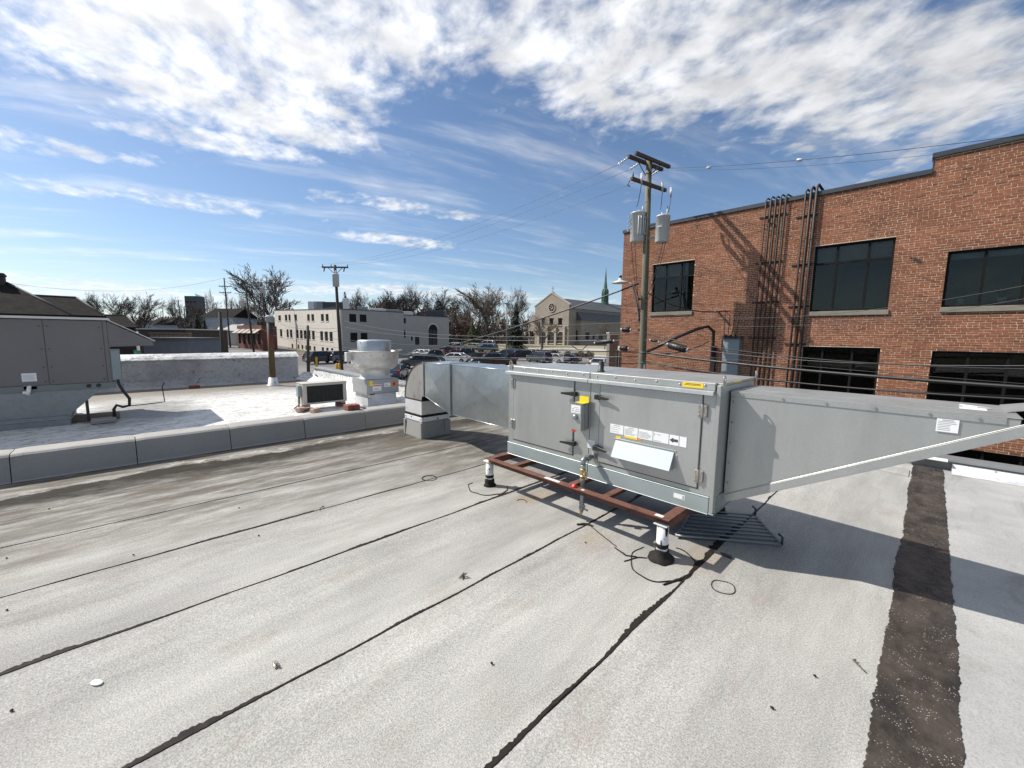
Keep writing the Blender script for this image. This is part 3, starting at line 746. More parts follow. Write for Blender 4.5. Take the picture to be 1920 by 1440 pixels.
# disconnect switch between the doors
YB = Y0 - .115
p0 = on_y(1070.5, 757, YB); p1 = on_y(1089, 811, YB)
bx0, bx1 = p0.x, p1.x; bz1, bz0 = p0.z + .006, p1.z + .012
sw = part('disconnect_switch', MB().box((bx0, YB, bz0), (bx1, Y0 - .004, bz1)), MT['cabinet'], u, .004, 2)
part('switch_cover', MB().box((bx0 - .004, YB - .003, bz1 + .001), (bx1 + .004, Y0 - .004, bz1 + .006)).box((bx1 + .001, YB + .045, bz0 - .004), (bx1 + .005, YB + .06, bz1)), MT['galv'], sw)
part('label', MB().box((bx0 + .006, YB - .0015, bz1 - .085), (bx1 - .012, YB - .0003, bz1 - .012)), MT['paper'], sw)
b = MB()
for k, (w0, w1, zz, hh) in enumerate(((.25, .8, .020, .004), (.1, .35, .035, .008), (.5, .9, .036, .005), (.08, .3, .052, .009), (.42, .62, .052, .010), (.7, .92, .052, .009), (.15, .9, .068, .003))):
    b.box((bx0 + .006 + (bx1 - bx0 - .018) * w0, YB - .0024, bz1 - .012 - zz - hh / 2), (bx0 + .006 + (bx1 - bx0 - .018) * w1, YB - .0016, bz1 - .012 - zz + hh / 2))
part('print', b, MT['inkgrey'], sw)
kb = MB().lathe([(.024, 0), (.022, .018), (.012, .026), (.0001, .027)], (0, 0, 0), 16).xf(Matrix.Translation(((bx0 + bx1) / 2 - .004, YB - .001, bz1 - .115)) @ Matrix.Rotation(radians(90), 4, 'X'))
part('knob', kb, MT['galv'], sw)
part('yellow_tag', MB().box((bx0 + .03, Y0 - .03, bz1 + .008), (bx1 + .012, Y0 - .027, bz1 + .062)).box((bx0 + .02, YB + .03, bz1 + .0065), (bx1 + .004, Y0 - .031, bz1 + .0085)), MT['yellow'], sw)
part('red_tag', MB().box((bx0 + .02, YB - .004, bz0 - .018), (bx0 + .055, YB + .004, bz0 - .001)), MT['redpl'], sw)

# lifting lugs at the corners of the lid
def lug(x, y, along_x):
    b = MB(); n = 14; th = .006; out = []; inn = []
    w, h, rh = .023, .085, .011
    for k in range(n):
        a = pi * k / (n - 1); out.append((w * cos(a), h - w + w * sin(a)))
    out += [(-w, 0), (w, 0)]
    m_ = len(out); hole = [(rh * cos(2 * pi * k / m_ ), h - w + 1.25 * rh * sin(2 * pi * k / m_)) for k in range(m_)]
    P3 = lambda q, t: (x + q[0], y + t, Z1 - .03 + q[1]) if along_x else (x + t, y + q[0], Z1 - .03 + q[1])
    vs = [P3(q, 0) for q in out] + [P3(q, 0) for q in hole] + [P3(q, th) for q in out] + [P3(q, th) for q in hole]
    fs = []
    for k in range(m_):
        k2 = (k + 1) % m_
        fs += [(k, k2, m_ + k2, m_ + k), (2 * m_ + k2, 2 * m_ + k, 3 * m_ + k, 3 * m_ + k2), (k, 2 * m_ + k, 2 * m_ + k2, k2), (m_ + k, m_ + k2, 3 * m_ + k2, 3 * m_ + k)]
    part('lifting_lug', b.add(vs, fs), MT['steel'], u)
lug(X1 + .004, Y0 + .02, False); lug(X1 + .004, Y1 - .01, False); lug(X0 + .05, Y0 - .024, True); lug(X0 + .03, Y1 - .05, True)
vp = on_z(1127, 697, Z1)
part('vent_cap', MB().lathe([(.035, Z1), (.035, Z1 + .01), (.024, Z1 + .012), (.024, Z1 + .085), (.018, Z1 + .095), (.0001, Z1 + .096)], (vp.x, vp.y, 0), 16), MT['black'], u)

# gas pipe with union, elbow, valve and drip leg
gx, gy = -2.01, Y0 - .155
gp = part('gas_pipe', MB().tube([(gx, Y0 - .005, .55), (gx, gy + .02, .55)], .017, 10).tube([(gx, gy + .035, .55), (gx, gy + .012, .549), (gx, gy + .002, .542), (gx, gy, .525), (gx, gy, .505)], .023, 12).tube([(gx, gy, .51), (gx, gy, .30)], .017, 10).tube([(gx, gy, .30), (gx, gy, .095)], .0175, 10), MT['ironpipe'], u)
part('pipe_flange', MB().tube([(gx, Y0 - .004, .55), (gx, Y0 - .022, .55)], .030, 14), MT['steel'], gp)
part('pipe_union', MB().tube([(gx, Y0 - .05, .55), (gx, Y0 - .062, .55)], .026, 8, smooth=False).tube([(gx, Y0 - .064, .55), (gx, Y0 - .10, .55)], .031, 6, smooth=False), MT['ironpipe'], gp)
part('pipe_valve', MB().lathe([(.024, .385), (.026, .395), (.026, .405), (.021, .41), (.023, .43), (.021, .445), (.026, .45), (.026, .465), (.02, .47)], (gx, gy, 0), 10, False).tube([(gx, gy, .425), (gx + .04, gy - .02, .425)], .010, 8).box((gx + .03, gy - .03, .41), (gx + .045, gy - .012, .455)), MT['brass'], gp)
part('pipe_coupling', MB().lathe([(.022, .47), (.023, .475), (.023, .50), (.021, .503)], (gx, gy, 0), 10).lathe([(.022, .345), (.023, .35), (.023, .38), (.021, .384)], (gx, gy, 0), 10), MT['galv'], gp)
part('drip_valve', MB().lathe([(.023, .10), (.025, .105), (.025, .125), (.019, .13), (.024, .145), (.024, .165), (.018, .17)], (gx, gy, 0), 10, False).tube([(gx, gy, .14), (gx + .045, gy - .02, .145)], .010, 8).tube([(gx, gy, .115), (gx + .06, gy + .005, .105)], .008, 8), MT['ironpipe'], gp)
part('drip_nozzle', MB().tube([(gx, gy, .10), (gx, gy - .008, .07), (gx - .006, gy - .012, .055)], [.018, .014, .010], 10), MT['brass'], gp)

# wedge-shaped intake hood
HX0, HX1, HY0, HY1, HT, HB = X1 + .008, .335, 3.15, 3.70, 1.222, .455
h = part('intake_hood', MB().hexa([(HX0, HY0, HB), (HX0, HY0, HT), (HX1, HY0, HT), (HX1, HY0, HT - .03)], [(HX0, HY1, HB), (HX0, HY1, HT), (HX1, HY1, HT), (HX1, HY1, HT - .03)]), MT['cabinet'], u, .002)
part('hood_top', MB().box((HX0, HY0 - .006, HT + .001), (HX1 + .005, HY1 + .006, HT + .004)).box((HX0, HY0 - .0062, HT - .034), (HX1 - .045, HY0 - .0008, HT + .0005)).box((HX0, HY0 + .17, HT + .0045), (HX1, HY0 + .178, HT + .0075)), MT['cabinet'], h, .001)
sd_ = Vector((HX1 - HX0, 0, HT - .03 - HB)).normalized(); nd_ = Vector((sd_.z, 0, -sd_.x))
def slope_box(t0, t1, n0, n1, y0, y1):
    o_ = Vector((HX0, 0, HB)); q = [o_ + sd_ * t + nd_ * n_ for t, n_ in ((t0, n0), (t1, n0), (t1, n1), (t0, n1))]
    return [Vector((p.x, y0, p.z)) for p in q], [Vector((p.x, y1, p.z)) for p in q]
L_ = hypot(HX1 - HX0, HT - .03 - HB)
part('hood_frame', MB().hexa(*slope_box(-.01, L_ + .03, .004, .058, HY0 - .004, HY0 + .02)).hexa(*slope_box(-.01, L_ + .03, .004, .058, HY1 - .02, HY1 + .016)).hexa(*slope_box(-.03, L_ + .03, -.002, .0035, HY0 - .0045, HY0 - .001)), MT['cabinet'], h, .002)
part('end_lip', MB().hexa([(HX1 - .03, HY0 + .22, HT + .005), (HX1 + .08, HY0 + .22, HT + .032), (HX1 + .08, HY1 + .01, HT + .032), (HX1 - .03, HY1 + .01, HT + .005)], [(HX1 - .03, HY0 + .22, HT + .008), (HX1 + .08, HY0 + .22, HT + .035), (HX1 + .08, HY1 + .01, HT + .035), (HX1 - .03, HY1 + .01, HT + .008)]), MT['cabinet'], h)
fb = MB()
for k in range(12): fb.hexa(*slope_box(.04 + (L_ - .04) * k / 12, .075 + (L_ - .04) * k / 12, .012, .03, HY0 + .021, HY1 - .021))
part('filter_slats', fb, MT['galv'], h)
b = MB()
for x in (-.90, -.66, -.43, -.20, .02, .20): b.tube([(x, HY0 - .006, HT - .016), (x, HY0 - .012, HT - .016)], .007, 8)
for k in range(5): b.tube([(HX0 + .018, HY0, .55 + .15 * k), (HX0 + .018, HY0 - .004, .55 + .15 * k)], .006, 6)
part('screw', b, MT['steel'], h)
part('side_flange', MB().box((HX0 + .0005, HY0 - .004, HB + .03), (HX0 + .03, HY0 - .0005, HT - .036)), MT['cabinet'], h, .001)
sticker(1757, 784, 1796, 813, h, 'paper', 6, HY0 - .0075, True)
lp = [on_z(*q, HT + .006) for q in ((1799, 757), (1848, 763.5), (1852, 771), (1799, 766))]
lb_ = part('label', MB().hexa([(p.x, p.y, HT + .0042) for p in lp], [(p.x, p.y, HT + .006) for p in lp]), MT['paper'], h)
qx = lp[0].x * .35 + lp[1].x * .65
part('print', MB().box((qx, (lp[0].y + lp[3].y) / 2 - .02, HT + .0062), (qx + .05, (lp[0].y + lp[3].y) / 2 + .05, HT + .0068)).box((qx - .07, (lp[0].y + lp[3].y) / 2 - .02, HT + .0062), (qx - .055, (lp[0].y + lp[3].y) / 2 + .05, HT + .0068)), MT['inkgrey'], lb_)

# supply duct: two cross-broken sections and a rusty elbow down to its curb
du = thing('supply_duct', 'shiny cross-creased sheet metal duct with rusty elbow running into the roof', 'duct', (-4.6, 3.55, 0))
DY0, DY1 = 3.30, 3.80
def duct_section(x0, x1, zb0, zb1, zt0, zt1, name):
    b = MB(); pr = .032
    def face(a, bb, c, d, nrm):
        a, bb, c, d = map(Vector, (a, bb, c, d)); m_ = (a + bb + c + d) / 4 + Vector(nrm) * pr
        b.add([a, bb, c, d, m_], [(0, 1, 4), (1, 2, 4), (2, 3, 4), (3, 0, 4)])
    face((x0, DY0, zb0), (x1, DY0, zb1), (x1, DY0, zt1), (x0, DY0, zt0), (0, -1, 0))
    face((x1, DY1, zb1), (x0, DY1, zb0), (x0, DY1, zt0), (x1, DY1, zt1), (0, 1, 0))
    face((x0, DY0, zt0), (x1, DY0, zt1), (x1, DY1, zt1), (x0, DY1, zt0), (0, 0, 1))
    face((x0, DY1, zb0), (x1, DY1, zb1), (x1, DY0, zb1), (x0, DY0, zb0), (0, 0, -1))
    s = part(name, b, MT['galv'], du)
    return s
s1 = duct_section(-4.61, -3.118, .50, .50, 1.20, 1.20, 'duct_section')
s2 = duct_section(-5.30, -4.635, .685, .50, 1.185, 1.20, 'duct_section')
def flange(x, zb, zt, w=.022, th=.012):
    b = MB()
    b.box((x - th, DY0 - w, zb - w), (x + th, DY0 - .001, zt + w)).box((x - th, DY1 + .001, zb - w), (x + th, DY1 + w, zt + w))
    b.box((x - th, DY0 - .0005, zt + .0115), (x + th, DY1 + .0005, zt + w - .001)).box((x - th, DY0 - .0005, zb - w + .001), (x + th, DY1 + .0005, zb - .0115))
    return b
part('joint_flange', flange(-4.622, .50, 1.20), MT['galv'], du, .002)
part('joint_flange', flange(-5.312, .685, 1.185, .014), MT['galv_dull'], du, .002)
b = MB()
for (xa, za, xb, zb) in ((-4.61, 1.20, -3.118, 1.20), (-5.30, 1.185, -4.635, 1.20), (-4.61, .50, -3.118, .50), (-5.30, .685, -4.635, .50)):
    b.tube([(xa, DY0 - .001, za), (xb, DY0 - .001, zb)], .004, 6)
part('corner_seam', b, MT['galv'], du)
# elbow
nE = 14; ec = (-5.325, .60); oc = []; ic = []
for k in range(nE + 1):
    a = pi / 2 * k / nE
    oc.append((ec[0] - .555 * sin(a), ec[1] + .585 * cos(a))); ic.append((ec[0] - .062 * sin(a), ec[1] + .085 * cos(a)))
def cheek(y, flip):
    vs = [(p[0], y, p[1]) for p in oc] + [(p[0], y, p[1]) for p in ic]
    fs = [(k, k + 1, nE + 2 + k, nE + 1 + k) for k in range(nE)]
    return MB().add(vs, [f[::-1] if flip else f for f in fs])
el = part('elbow_cheek', cheek(DY0, False), MT['rustpanel'], du)
part('elbow_cheek', cheek(DY1, True), MT['rustpanel'], du)
def band(c, y0, y1, flip):
    vs = [(p[0], y0, p[1]) for p in c] + [(p[0], y1, p[1]) for p in c]; n_ = len(c)
    return MB().add(vs, [((k, k + 1, n_ + k + 1, n_ + k) if not flip else (k, n_ + k, n_ + k + 1, k + 1)) for k in range(n_ - 1)], True)
MT['rustback'] = mat('rust_streaked_steel', (.30, .14, .075), .6, .3, .2, 8, (.40, .37, .33), .45, .7, 6)
part('elbow_back', band(oc, DY0 - .012, DY1 + .012, False), MT['rustback'], du)
part('elbow_throat', band(ic, DY0, DY1, True), MT['tar'], du)
ex0, ex1 = -5.88, -5.387
part('elbow_skirt', MB().box((ex0, DY0, .37), (ex1, DY1, .598)), MT['collar'], du, .003)
part('tar_joint', MB().box((ex0 - .006, DY0 - .007, .332), (ex1 + .006, DY1 + .007, .369)).box((ex0 + .004, DY0 - .004, .585), (ex1 + .012, DY1 + .005, .606)), MT['tar'], du, .004)
part('curb_collar', MB().box((ex0 - .008, DY0 - .009, .262), (ex1 + .008, DY1 + .009, .331)), MT['postwhite'], du, .003)
b = MB()
for x in (ex0 + .03, ex1 - .03): b.tube([(x, DY0 - .009, .30), (x, DY0 - .016, .30)], .009, 8)
for y in (DY0 + .03, DY1 - .03): b.tube([(ex1 + .008, y, .30), (ex1 + .015, y, .30)], .009, 8)
part('screw', b, MT['steel'], du)
part('roof_curb', MB().hexa([(ex0 - .02, DY0 - .02, -.002), (ex1 + .02, DY0 - .02, -.002), (ex1 + .02, DY1 + .02, -.002), (ex0 - .02, DY1 + .02, -.002)], [(ex0, DY0, .261), (ex1, DY0, .261), (ex1, DY1, .261), (ex0, DY1, .261)]), MT['curb'], du, .006)
for a_, c_ in (((ex1 - .03, DY0 - .026, -.002), (ex1 + .026, DY0 + .05, .255)), ((ex0 - .026, DY0 - .026, -.002), (ex0 + .03, DY0 + .02, .25)), ((ex1 - .05, DY1 - .09, -.002), (ex1 + .026, DY1 + .026, .25))): part('membrane_corner', MB().box(a_, c_), MT['curb'], du, .008)

# steel stand
st = thing('steel_stand', 'rust-red steel frame on short white pipe legs under the air unit', 'steel frame', (-2.18, 3.3, 0))
RY0, RY1, RZ = 2.665, 3.95, .336
def angle(a, b, w, parent, name='rail', flip=1):
    """rolled angle with a flat top and a hanging web"""
    a, b = Vector(a), Vector(b); d = (b - a).normalized(); s = Vector((-d.y, d.x, 0)) * flip
    lo = [a + s * 0, b + s * 0, b + s * w, a + s * w]
    q = MB().hexa([p + Vector((0, 0, -.008)) for p in lo], lo)
    web = [a + s * (w - .008), b + s * (w - .008), b + s * w, a + s * w]
    q.hexa([p + Vector((0, 0, -.066)) for p in web], [p + Vector((0, 0, -.0085)) for p in web])
    return part(name, q, MT['rust'], parent, .0015)
angle((-3.15, RY0, RZ), (-1.165, RY0, RZ), .068, st)
angle((-1.165, RY1, RZ), (-3.15, RY1, RZ), .068, st)
angle((-1.237, RY1 - .069, RZ + .0005), (-1.237, RY0 + .069, RZ + .0005), .072, st)
angle((-3.15, RY1 - .069, RZ + .0005), (-3.15, RY0 + .069, RZ + .0005), .072, st)
for x in (-2.80, -2.10, -1.75): angle((x + .06, RY0 + .069, RZ - .001), (x + .06, RY1 - .069, RZ - .001), .06, st, 'cross_rail')
wp = part('paint_splash', MB().box((-2.33, RY0 + .01, RZ + .0004), (-2.16, RY0 + .045, RZ + .0016)).box((-1.22, RY0 + .015, RZ + .0004), (-1.28, RY0 + .05, RZ + .0016)).box((-1.93, RY0 + .02, RZ + .0004), (-1.90, RY0 + .04, RZ + .0016)), MT['postwhite'], st)
for i, (x, y, big) in enumerate(((-1.235, 2.735, 1), (-3.185, 2.775, 0), (-1.235, 3.88, 0), (-3.10, 3.88, 0))):
    pst = part('leg', MB().lathe([(.041, .0), (.041, .268)], (x, y, 0), 20).box((x - .05, y - .05, .2685), (x + .05, y + .045, .2765)), MT['postwhite'], st)
    r0 = .095 if big else .07
    b = MB(); prof = [(r0, .002), (r0 * .93, .018), (r0 * .72, .03), (.052, .048), (.047, .075), (.043, .08)]
    n_ = 22; vs = []; fs = []
    for q, (r, z) in enumerate(prof):
        for k in range(n_):
            a = 2 * pi * k / n_; rr = r * (1 + .14 * noise.noise(Vector((cos(a) * 1.7 + i * 3, sin(a) * 1.7, q * .5))))
            vs.append((x + rr * cos(a), y + rr * sin(a), z + .004 * sin(3 * a)))
    for q in range(len(prof) - 1):
        for k in range(n_): fs.append((q * n_ + k, q * n_ + (k + 1) % n_, (q + 1) * n_ + (k + 1) % n_, (q + 1) * n_ + k))
    part('tar_boot', b.add(vs, fs, True), MT['tar'], pst)
    part('tar_band', MB().lathe([(.0415, .092), (.0455, .098), (.0455, .118), (.0415, .124)], (x, y, 0), 20), MT['tar'], pst)
    if big: part('tar_drip', MB().tube([(x + .036, y - .021, .265), (x + .037, y - .02, .21), (x + .0365, y - .02, .19)], [.012, .009, .003], 6).tube([(x + .01, y - .041, .16), (x + .012, y - .041, .125)], [.004, .006], 6), MT['tar'], pst)
rc = on_z(1075, 914, RZ)
solo('red_plug', MB().lathe([(.026, 0), (.024, .008), (.018, .012), (.016, .022), (.0001, .025)], (rc.x, RY0 + .03, RZ + .001), 14), MT['redpl'], 'small red plastic plug lying on the rust-red front rail by the gas pipe', 'plug')

# steel grating lying on the roof under the hood
gc = [on_z(*q, .03) for q in ((1267, 1003), (1466, 1021), (1416, 966), (1300, 955))]
gr = thing('steel_grate', 'dark barred steel grate lying flat on the roof in the shade of the hood', 'grate', (gc[0].x, gc[0].y, 0))
gf = MB()
gA, gB, gC, gD = [Vector((p.x, p.y, .028)) for p in gc]
gf.tube([gA, gB], .009, 6).tube([gB, gC], .010, 6).tube([gC, gD], .009, 6).tube([gD, gA], .009, 6)
part('grate_frame', gf, MT['galv_dull'], gr)
for k in range(1, 8):
    t = k / 8; part('grate_bar', MB().tube([gA.lerp(gD, t), gB.lerp(gC, t)], .008, 6), MT['galv_dull'], gr)
for p in (gB, gC): part('hook', MB().tube([p, p + Vector((.0, .0, .06)), p + Vector((-.03, .01, .075))], .009, 6), MT['coping'], gr)
part('grate_foot', MB().box((gA.x + .3, gA.y - .01, .001), (gA.x + .42, gA.y + .012, .02)), MT['coping'], gr)

# bits lying about on the roof
MT['leaf'] = mat('dry_leaf', (.10, .08, .062), .9, 0, .3, 30)
def debris(px, py, kind, label, name, cat):
    p = on_z(px, py, .012); x, y = p.x, p.y; r = random.Random(px)
    b = MB()
    if kind == 'disc':
        b.lathe([(.024, .0), (.025, .003), (.023, .005), (.0001, .0055)], (x, y, .005), 20); b.v = [rot('Z', .6, (x, y, 0)) @ Vector((x + (v.x - x) * 1.25, y + (v.y - y) * .62, v.z)) for v in b.v]; m_ = 'paper'
    elif kind == 'stone':
        bm = bmesh.new(); bmesh.ops.create_icosphere(bm, subdivisions=1, radius=1)
        vs = [(x + v.co.x * r.uniform(.7, 1.2) * .009, y + v.co.y * r.uniform(.7, 1.2) * .007, .008 + v.co.z * .005) for v in bm.verts]
        fs = [[v.index for v in f.verts] for f in bm.faces]; bm.free(); b.add(vs, fs); m_ = 'tar'
    elif kind == 'leaf':
        for q in range(4):
            a = r.uniform(0, 6); L = .032
            c = Vector((x + .012 * cos(a), y + .012 * sin(a), .012)); d = Vector((cos(a * 1.7), sin(a * 1.7), .1 * q)) * L; s_ = Vector((-d.y, d.x, .4 * L)) * .3
            b.add([c - d, c + s_ + Vector((0, 0, .01)), c + d + Vector((0, 0, .012)), c - s_], [(0, 1, 2), (0, 2, 3)])
        m_ = 'leaf'
    elif kind == 'twig':
        a = r.uniform(-.9, -.5); d = Vector((cos(a), sin(a), 0)) * .035; c = Vector((x, y, .011))
        b.tube([c - d, c + d * .2, c + d], .0035, 5).tube([c, c + Vector((d.y, d.x, .01)) * .6], .003, 5).tube([c - d * .9, c - d * 1.1 + Vector((.012, .006, 0))], .006, 5); m_ = 'leaf'
    elif kind == 'clip':
        b.box((x - .018, y - .01, .006), (x + .018, y + .012, .009)).box((x - .016, y - .006, .009), (x - .002, y + .006, .02)).tube([(x + .006, y, .009), (x + .008, y, .026)], .006, 8); m_ = 'steel'
    solo(name, b, MT[m_], label, cat, 'bits of litter on the near roof')
debris(181, 1278, 'disc', 'white round plastic disc lying on the grey roofing, lower left', 'plastic_disc', 'disc')
debris(517, 1245, 'clip', 'small shiny metal clip lying on the roof right of the white disc', 'metal_clip', 'metal clip')
debris(871, 1080, 'leaf', 'curled dry leaf by the tar seam in the middle of the roof', 'dry_leaf', 'leaf')
debris(1610, 1247, 'twig', 'forked dry twig on the roof left of the black asphalt strip', 'twig', 'twig')
debris(602, 952, 'twig', 'short dark twig on the tar seam left of the air unit', 'twig', 'twig')
for px, py, lb2 in ((12, 1045, 'tiny black tar crumb at the far left edge below the divider'), (13, 1142, 'tiny black tar crumb at the left edge between two seams'), (22, 1330, 'black tar crumb near the lower left corner of the roof'), (250, 1039, 'black tar crumb left of the middle of the second roofing seam'), (92, 953, 'black tar crumb in the silt near the divider, far left'), (485, 1003, 'small black tar crumb right of centre on the third roofing strip'), (448, 951, 'small black tar crumb on the upper roofing strip'), (1098, 1016, 'black tar crumb on the roof left of the right white leg'), (946, 925, 'black tar crumb beside the left white leg'), (1528, 1265, 'tiny black crumb just left of the forked twig'), (922, 1242, 'tiny black crumb on the roof below the dry leaf'), (1448, 1325, 'tiny dark crumb low down on the roof left of the asphalt strip')):
    debris(px, py, 'stone', lb2, 'tar_crumb', 'crumb')

# ================================================================ equipment on the left roof
MT['taupe'] = mat('taupe_painted_steel', (.165, .15, .148), .62, .03, .07, 2, fine=.05, fscale=40)
MT['hvacgrey'] = mat('grey_painted_steel', (.17, .185, .18), .6, .05, .08)
MT['sunlit_edge'] = mat('sunlit_edge_steel', (.62, .60, .57), .5, .05, .06)  # paler than the sides: the lit top edge put into the colour
MT['pvc'] = mat('white_pipe', (.72, .70, .66), .4, 0, .05)
MT['wood'] = mat('weathered_timber', (.22, .17, .12), .85, 0, .25, 5, stretch=(1, 8, 8))
MT['brickred'] = mat('loose_red_brick', (.20, .07, .05), .85, 0, .25, 20, bump=.5)
rt = thing('packaged_rooftop_unit', 'big taupe rooftop air conditioner in shade with slanted rain hood', 'air conditioner', (-11.0, -1.6, 0))
RX = -10.25
part('casing', MB().box((-12.0, -3.4, .70), (RX - .012, -.10, 1.79)), MT['taupe'], rt)
for y0, y1 in ((-3.4, -2.1), (-2.095, -.855), (-.848, -.16), (-.153, -.10)):
    pn = part('side_panel', MB().box((RX - .0118, y0, .705), (RX, y1, 1.785)), MT['taupe'], rt, .004)
    b = MB()
    for z in (.76, 1.0, 1.3, 1.68):
        for y in (y0 + .04, y1 - .04):
            if y1 - y0 > .2: b.tube([(RX, y, z), (RX + .008, y, z)], .010, 6)
    if b.v: part('screw', b, MT['black'], pn)
part('top_cover', MB().box((-12.05, -3.45, 1.80), (RX + .03, -.06, 1.84)), MT['sunlit_edge'], rt, .006, 2)
part('base_rail', MB().box((-12.02, -3.42, .60), (RX + .012, -.06, .699)), MT['hvacgrey'], rt, .004)
b = MB()
for y in (-.40, -.28): b.lathe([(.03, 0), (.032, .004), (.018, .006), (.0001, .002)], (0, 0, 0), 12); b.v[-48:] = [Matrix.Translation((RX + .012, y, .655)) @ Matrix.Rotation(radians(90), 4, 'Y') @ v for v in b.v[-48:]]
part('lifting_hole', b, MT['black'], rt)
hd = part('rain_hood', MB().hexa([(-11.8, -.098, 1.33), (-11.8, -.098, 1.775), (-11.8, .50, 1.43), (-11.8, .50, 1.35)], [(RX, -.098, 1.33), (RX, -.098, 1.775), (RX, .50, 1.43), (RX, .50, 1.35)]), MT['taupe'], rt, .003)
part('hood_top', MB().hexa([(-11.83, -.09, 1.80), (RX + .02, -.09, 1.80), (RX + .02, .53, 1.425), (-11.83, .53, 1.425)], [(-11.83, -.085, 1.815), (RX + .02, -.085, 1.815), (RX + .02, .535, 1.44), (-11.83, .535, 1.44)]), MT['sunlit_edge'], hd, .003)
part('hood_seam', MB().box((RX, -.09, 1.385), (RX + .004, .49, 1.392)), MT['hvacgrey'], hd)
part('junction_box', MB().box((RX - .12, -.095, .73), (RX + .012, .035, 1.29)).box((RX + .0125, -.09, .75), (RX + .018, .03, 1.27)), MT['greybox'], rt, .006, 2)
lb3 = part('label', MB().box((RX, -1.145, .775), (RX + .003, -.985, .91)), MT['paper'], rt)
b = MB()
for k in range(5): b.box((RX + .0031, -1.135, .795 + .02 * k), (RX + .0036, -1.135 + .14 * (.95 - .1 * (k % 2)), .801 + .02 * k))
part('print', b, MT['inkgrey'], lb3)
part('drain_pipe', MB().tube([(RX - .02, -1.075, .69), (RX + .05, -1.075, .685), (RX + .055, -1.085, .62), (RX + .055, -1.10, .56)], .026, 10).tube([(RX + .055, -1.09, .60), (RX + .06, -1.15, .60)], .024, 10), MT['pvc'], rt)
part('drain_flange', MB().box((RX + .001, -1.14, .64), (RX + .012, -.99, .73)), MT['taupe'], rt, .004)
part('transition_duct', MB().hexa([(-11.6, -3.3, .16), (RX - .02, -3.3, .16), (RX - .02, -.67, .16), (-11.6, -.67, .16)], [(-11.95, -3.35, .599), (RX - .01, -3.35, .599), (RX - .01, -.24, .599), (-11.95, -.24, .599)]), MT['galv_dull'], rt, .003)
part('roof_curb', MB().box((-11.65, -3.35, -.02), (RX + .01, -.66, .159)).box((-11.7, -3.4, .10), (RX + .03, -.64, .125)), MT['galv_dull'], rt, .006)
part('support_strap', MB().box((-10.33, -.47, .02), (-10.29, -.43, .45)).hexa([(-10.33, -.46, .45), (-10.29, -.46, .45), (-10.29, -.43, .45), (-10.33, -.43, .45)], [(-10.33, -.40, .60), (-10.29, -.40, .60), (-10.29, -.37, .60), (-10.33, -.37, .60)]), MT['black'], rt)
part('flex_conduit', MB().tube([(RX, -.03, .74), (RX, -.02, .66), (RX + .02, .03, .52), (RX + .03, .10, .38), (RX + .02, .09, .25), (RX, .0, .23), (RX - .02, -.08, .27), (RX - .02, -.12, .20), (RX - .02, -.12, .03)], .024, 8), MT['wire'], rt)
part('thin_conduit', MB().tube([(RX + .02, .08, .24), (RX - .4, .5, .20), (RX - .5, .62, .20), (RX - .5, .60, .50), (RX - .5, .64, .60)], .009, 6), MT['wire'], rt)
solo('timber_block', MB().box((-10.7, -.75, .0), (-10.45, -.05, .09)), MT['wood'], 'weathered timber sleeper on the roof under the left air conditioner', 'timber', bevel=.006)
solo('concrete_paver', MB().box((-10.35, -.42, .0), (-10.0, -.1, .06)), MT['curb'], 'small grey paver on the roof beside the black support strap', 'paver', bevel=.006)
solo('roof_brick', MB().box((-14.95, 1.42, .0), (-14.75, 1.66, .075)), MT['brickred'], 'lone pale-topped brick lying at the foot of the far silver parapet', 'brick', bevel=.006)

# outdoor condensing unit on bricks
MT['beigemetal'] = mat('beige_painted_steel', (.46, .43, .38), .5, .05, .08, 4)
MT['coil'] = mat('dark_coil', (.016, .016, .016), .6, .2, .1)
cu = thing('condensing_unit', 'small beige condensing unit with black grille standing on bricks', 'condenser', (-9.2, 3.12, 0))
CX = -8.98; cy0, cy1, cz0, cz1 = 2.70, 3.60, .125, .555
b = MB().box((CX - .40, cy0, cz0), (CX - .02, cy1, cz1 - .0)).box((CX - .0195, cy0, cz0), (CX, cy0 + .075, cz1)).box((CX - .0195, cy1 - .075, cz0), (CX, cy1, cz1)).box((CX - .0195, cy0 + .0755, cz0), (CX, cy1 - .0755, cz0 + .035)).box((CX - .0195, cy0 + .0755, cz1 - .04), (CX, cy1 - .0755, cz1))
part('casing', b, MT['beigemetal'], cu, .003)
part('casing_top', MB().box((CX - .415, cy0 - .012, cz1 + .001), (CX + .012, cy1 + .012, cz1 + .018)), MT['beigemetal'], cu, .006, 2)
part('coil_face', MB().box((CX - .0185, cy0 + .076, cz0 + .036), (CX - .013, cy1 - .076, cz1 - .041)), MT['coil'], cu)
b = MB()
for k in range(24): z = cz0 + .045 + .0145 * k; b.box((CX - .0125, cy0 + .076, z), (CX - .009, cy1 - .076, z + .003))
for k in range(9): y = cy0 + .1 + (cy1 - cy0 - .2) * k / 8; b.box((CX - .0085, y, cz0 + .036), (CX - .006, y + .004, cz1 - .041))
part('grille', b, MT['coil'], cu)
bx = part('disconnect_box', MB().box((CX - .22, cy0 - .07, cz0 + .17), (CX - .08, cy0 - .004, cz1 - .03)), MT['greybox'], cu, .006, 2)
part('conduit', MB().tube([(CX - .17, cy0 - .04, cz0 + .17), (CX - .16, cy0 - .045, .08), (CX - .05, cy0 - .09, .03), (CX + .1, cy0 + .05, .02)], .013, 8).tube([(CX - .11, cy0 - .04, cz0 + .17), (CX - .12, cy0 - .05, .12), (CX - .2, cy0 - .12, .05), (CX - .3, cy0 - .1, .03)], .012, 8), MT['wire'], cu)
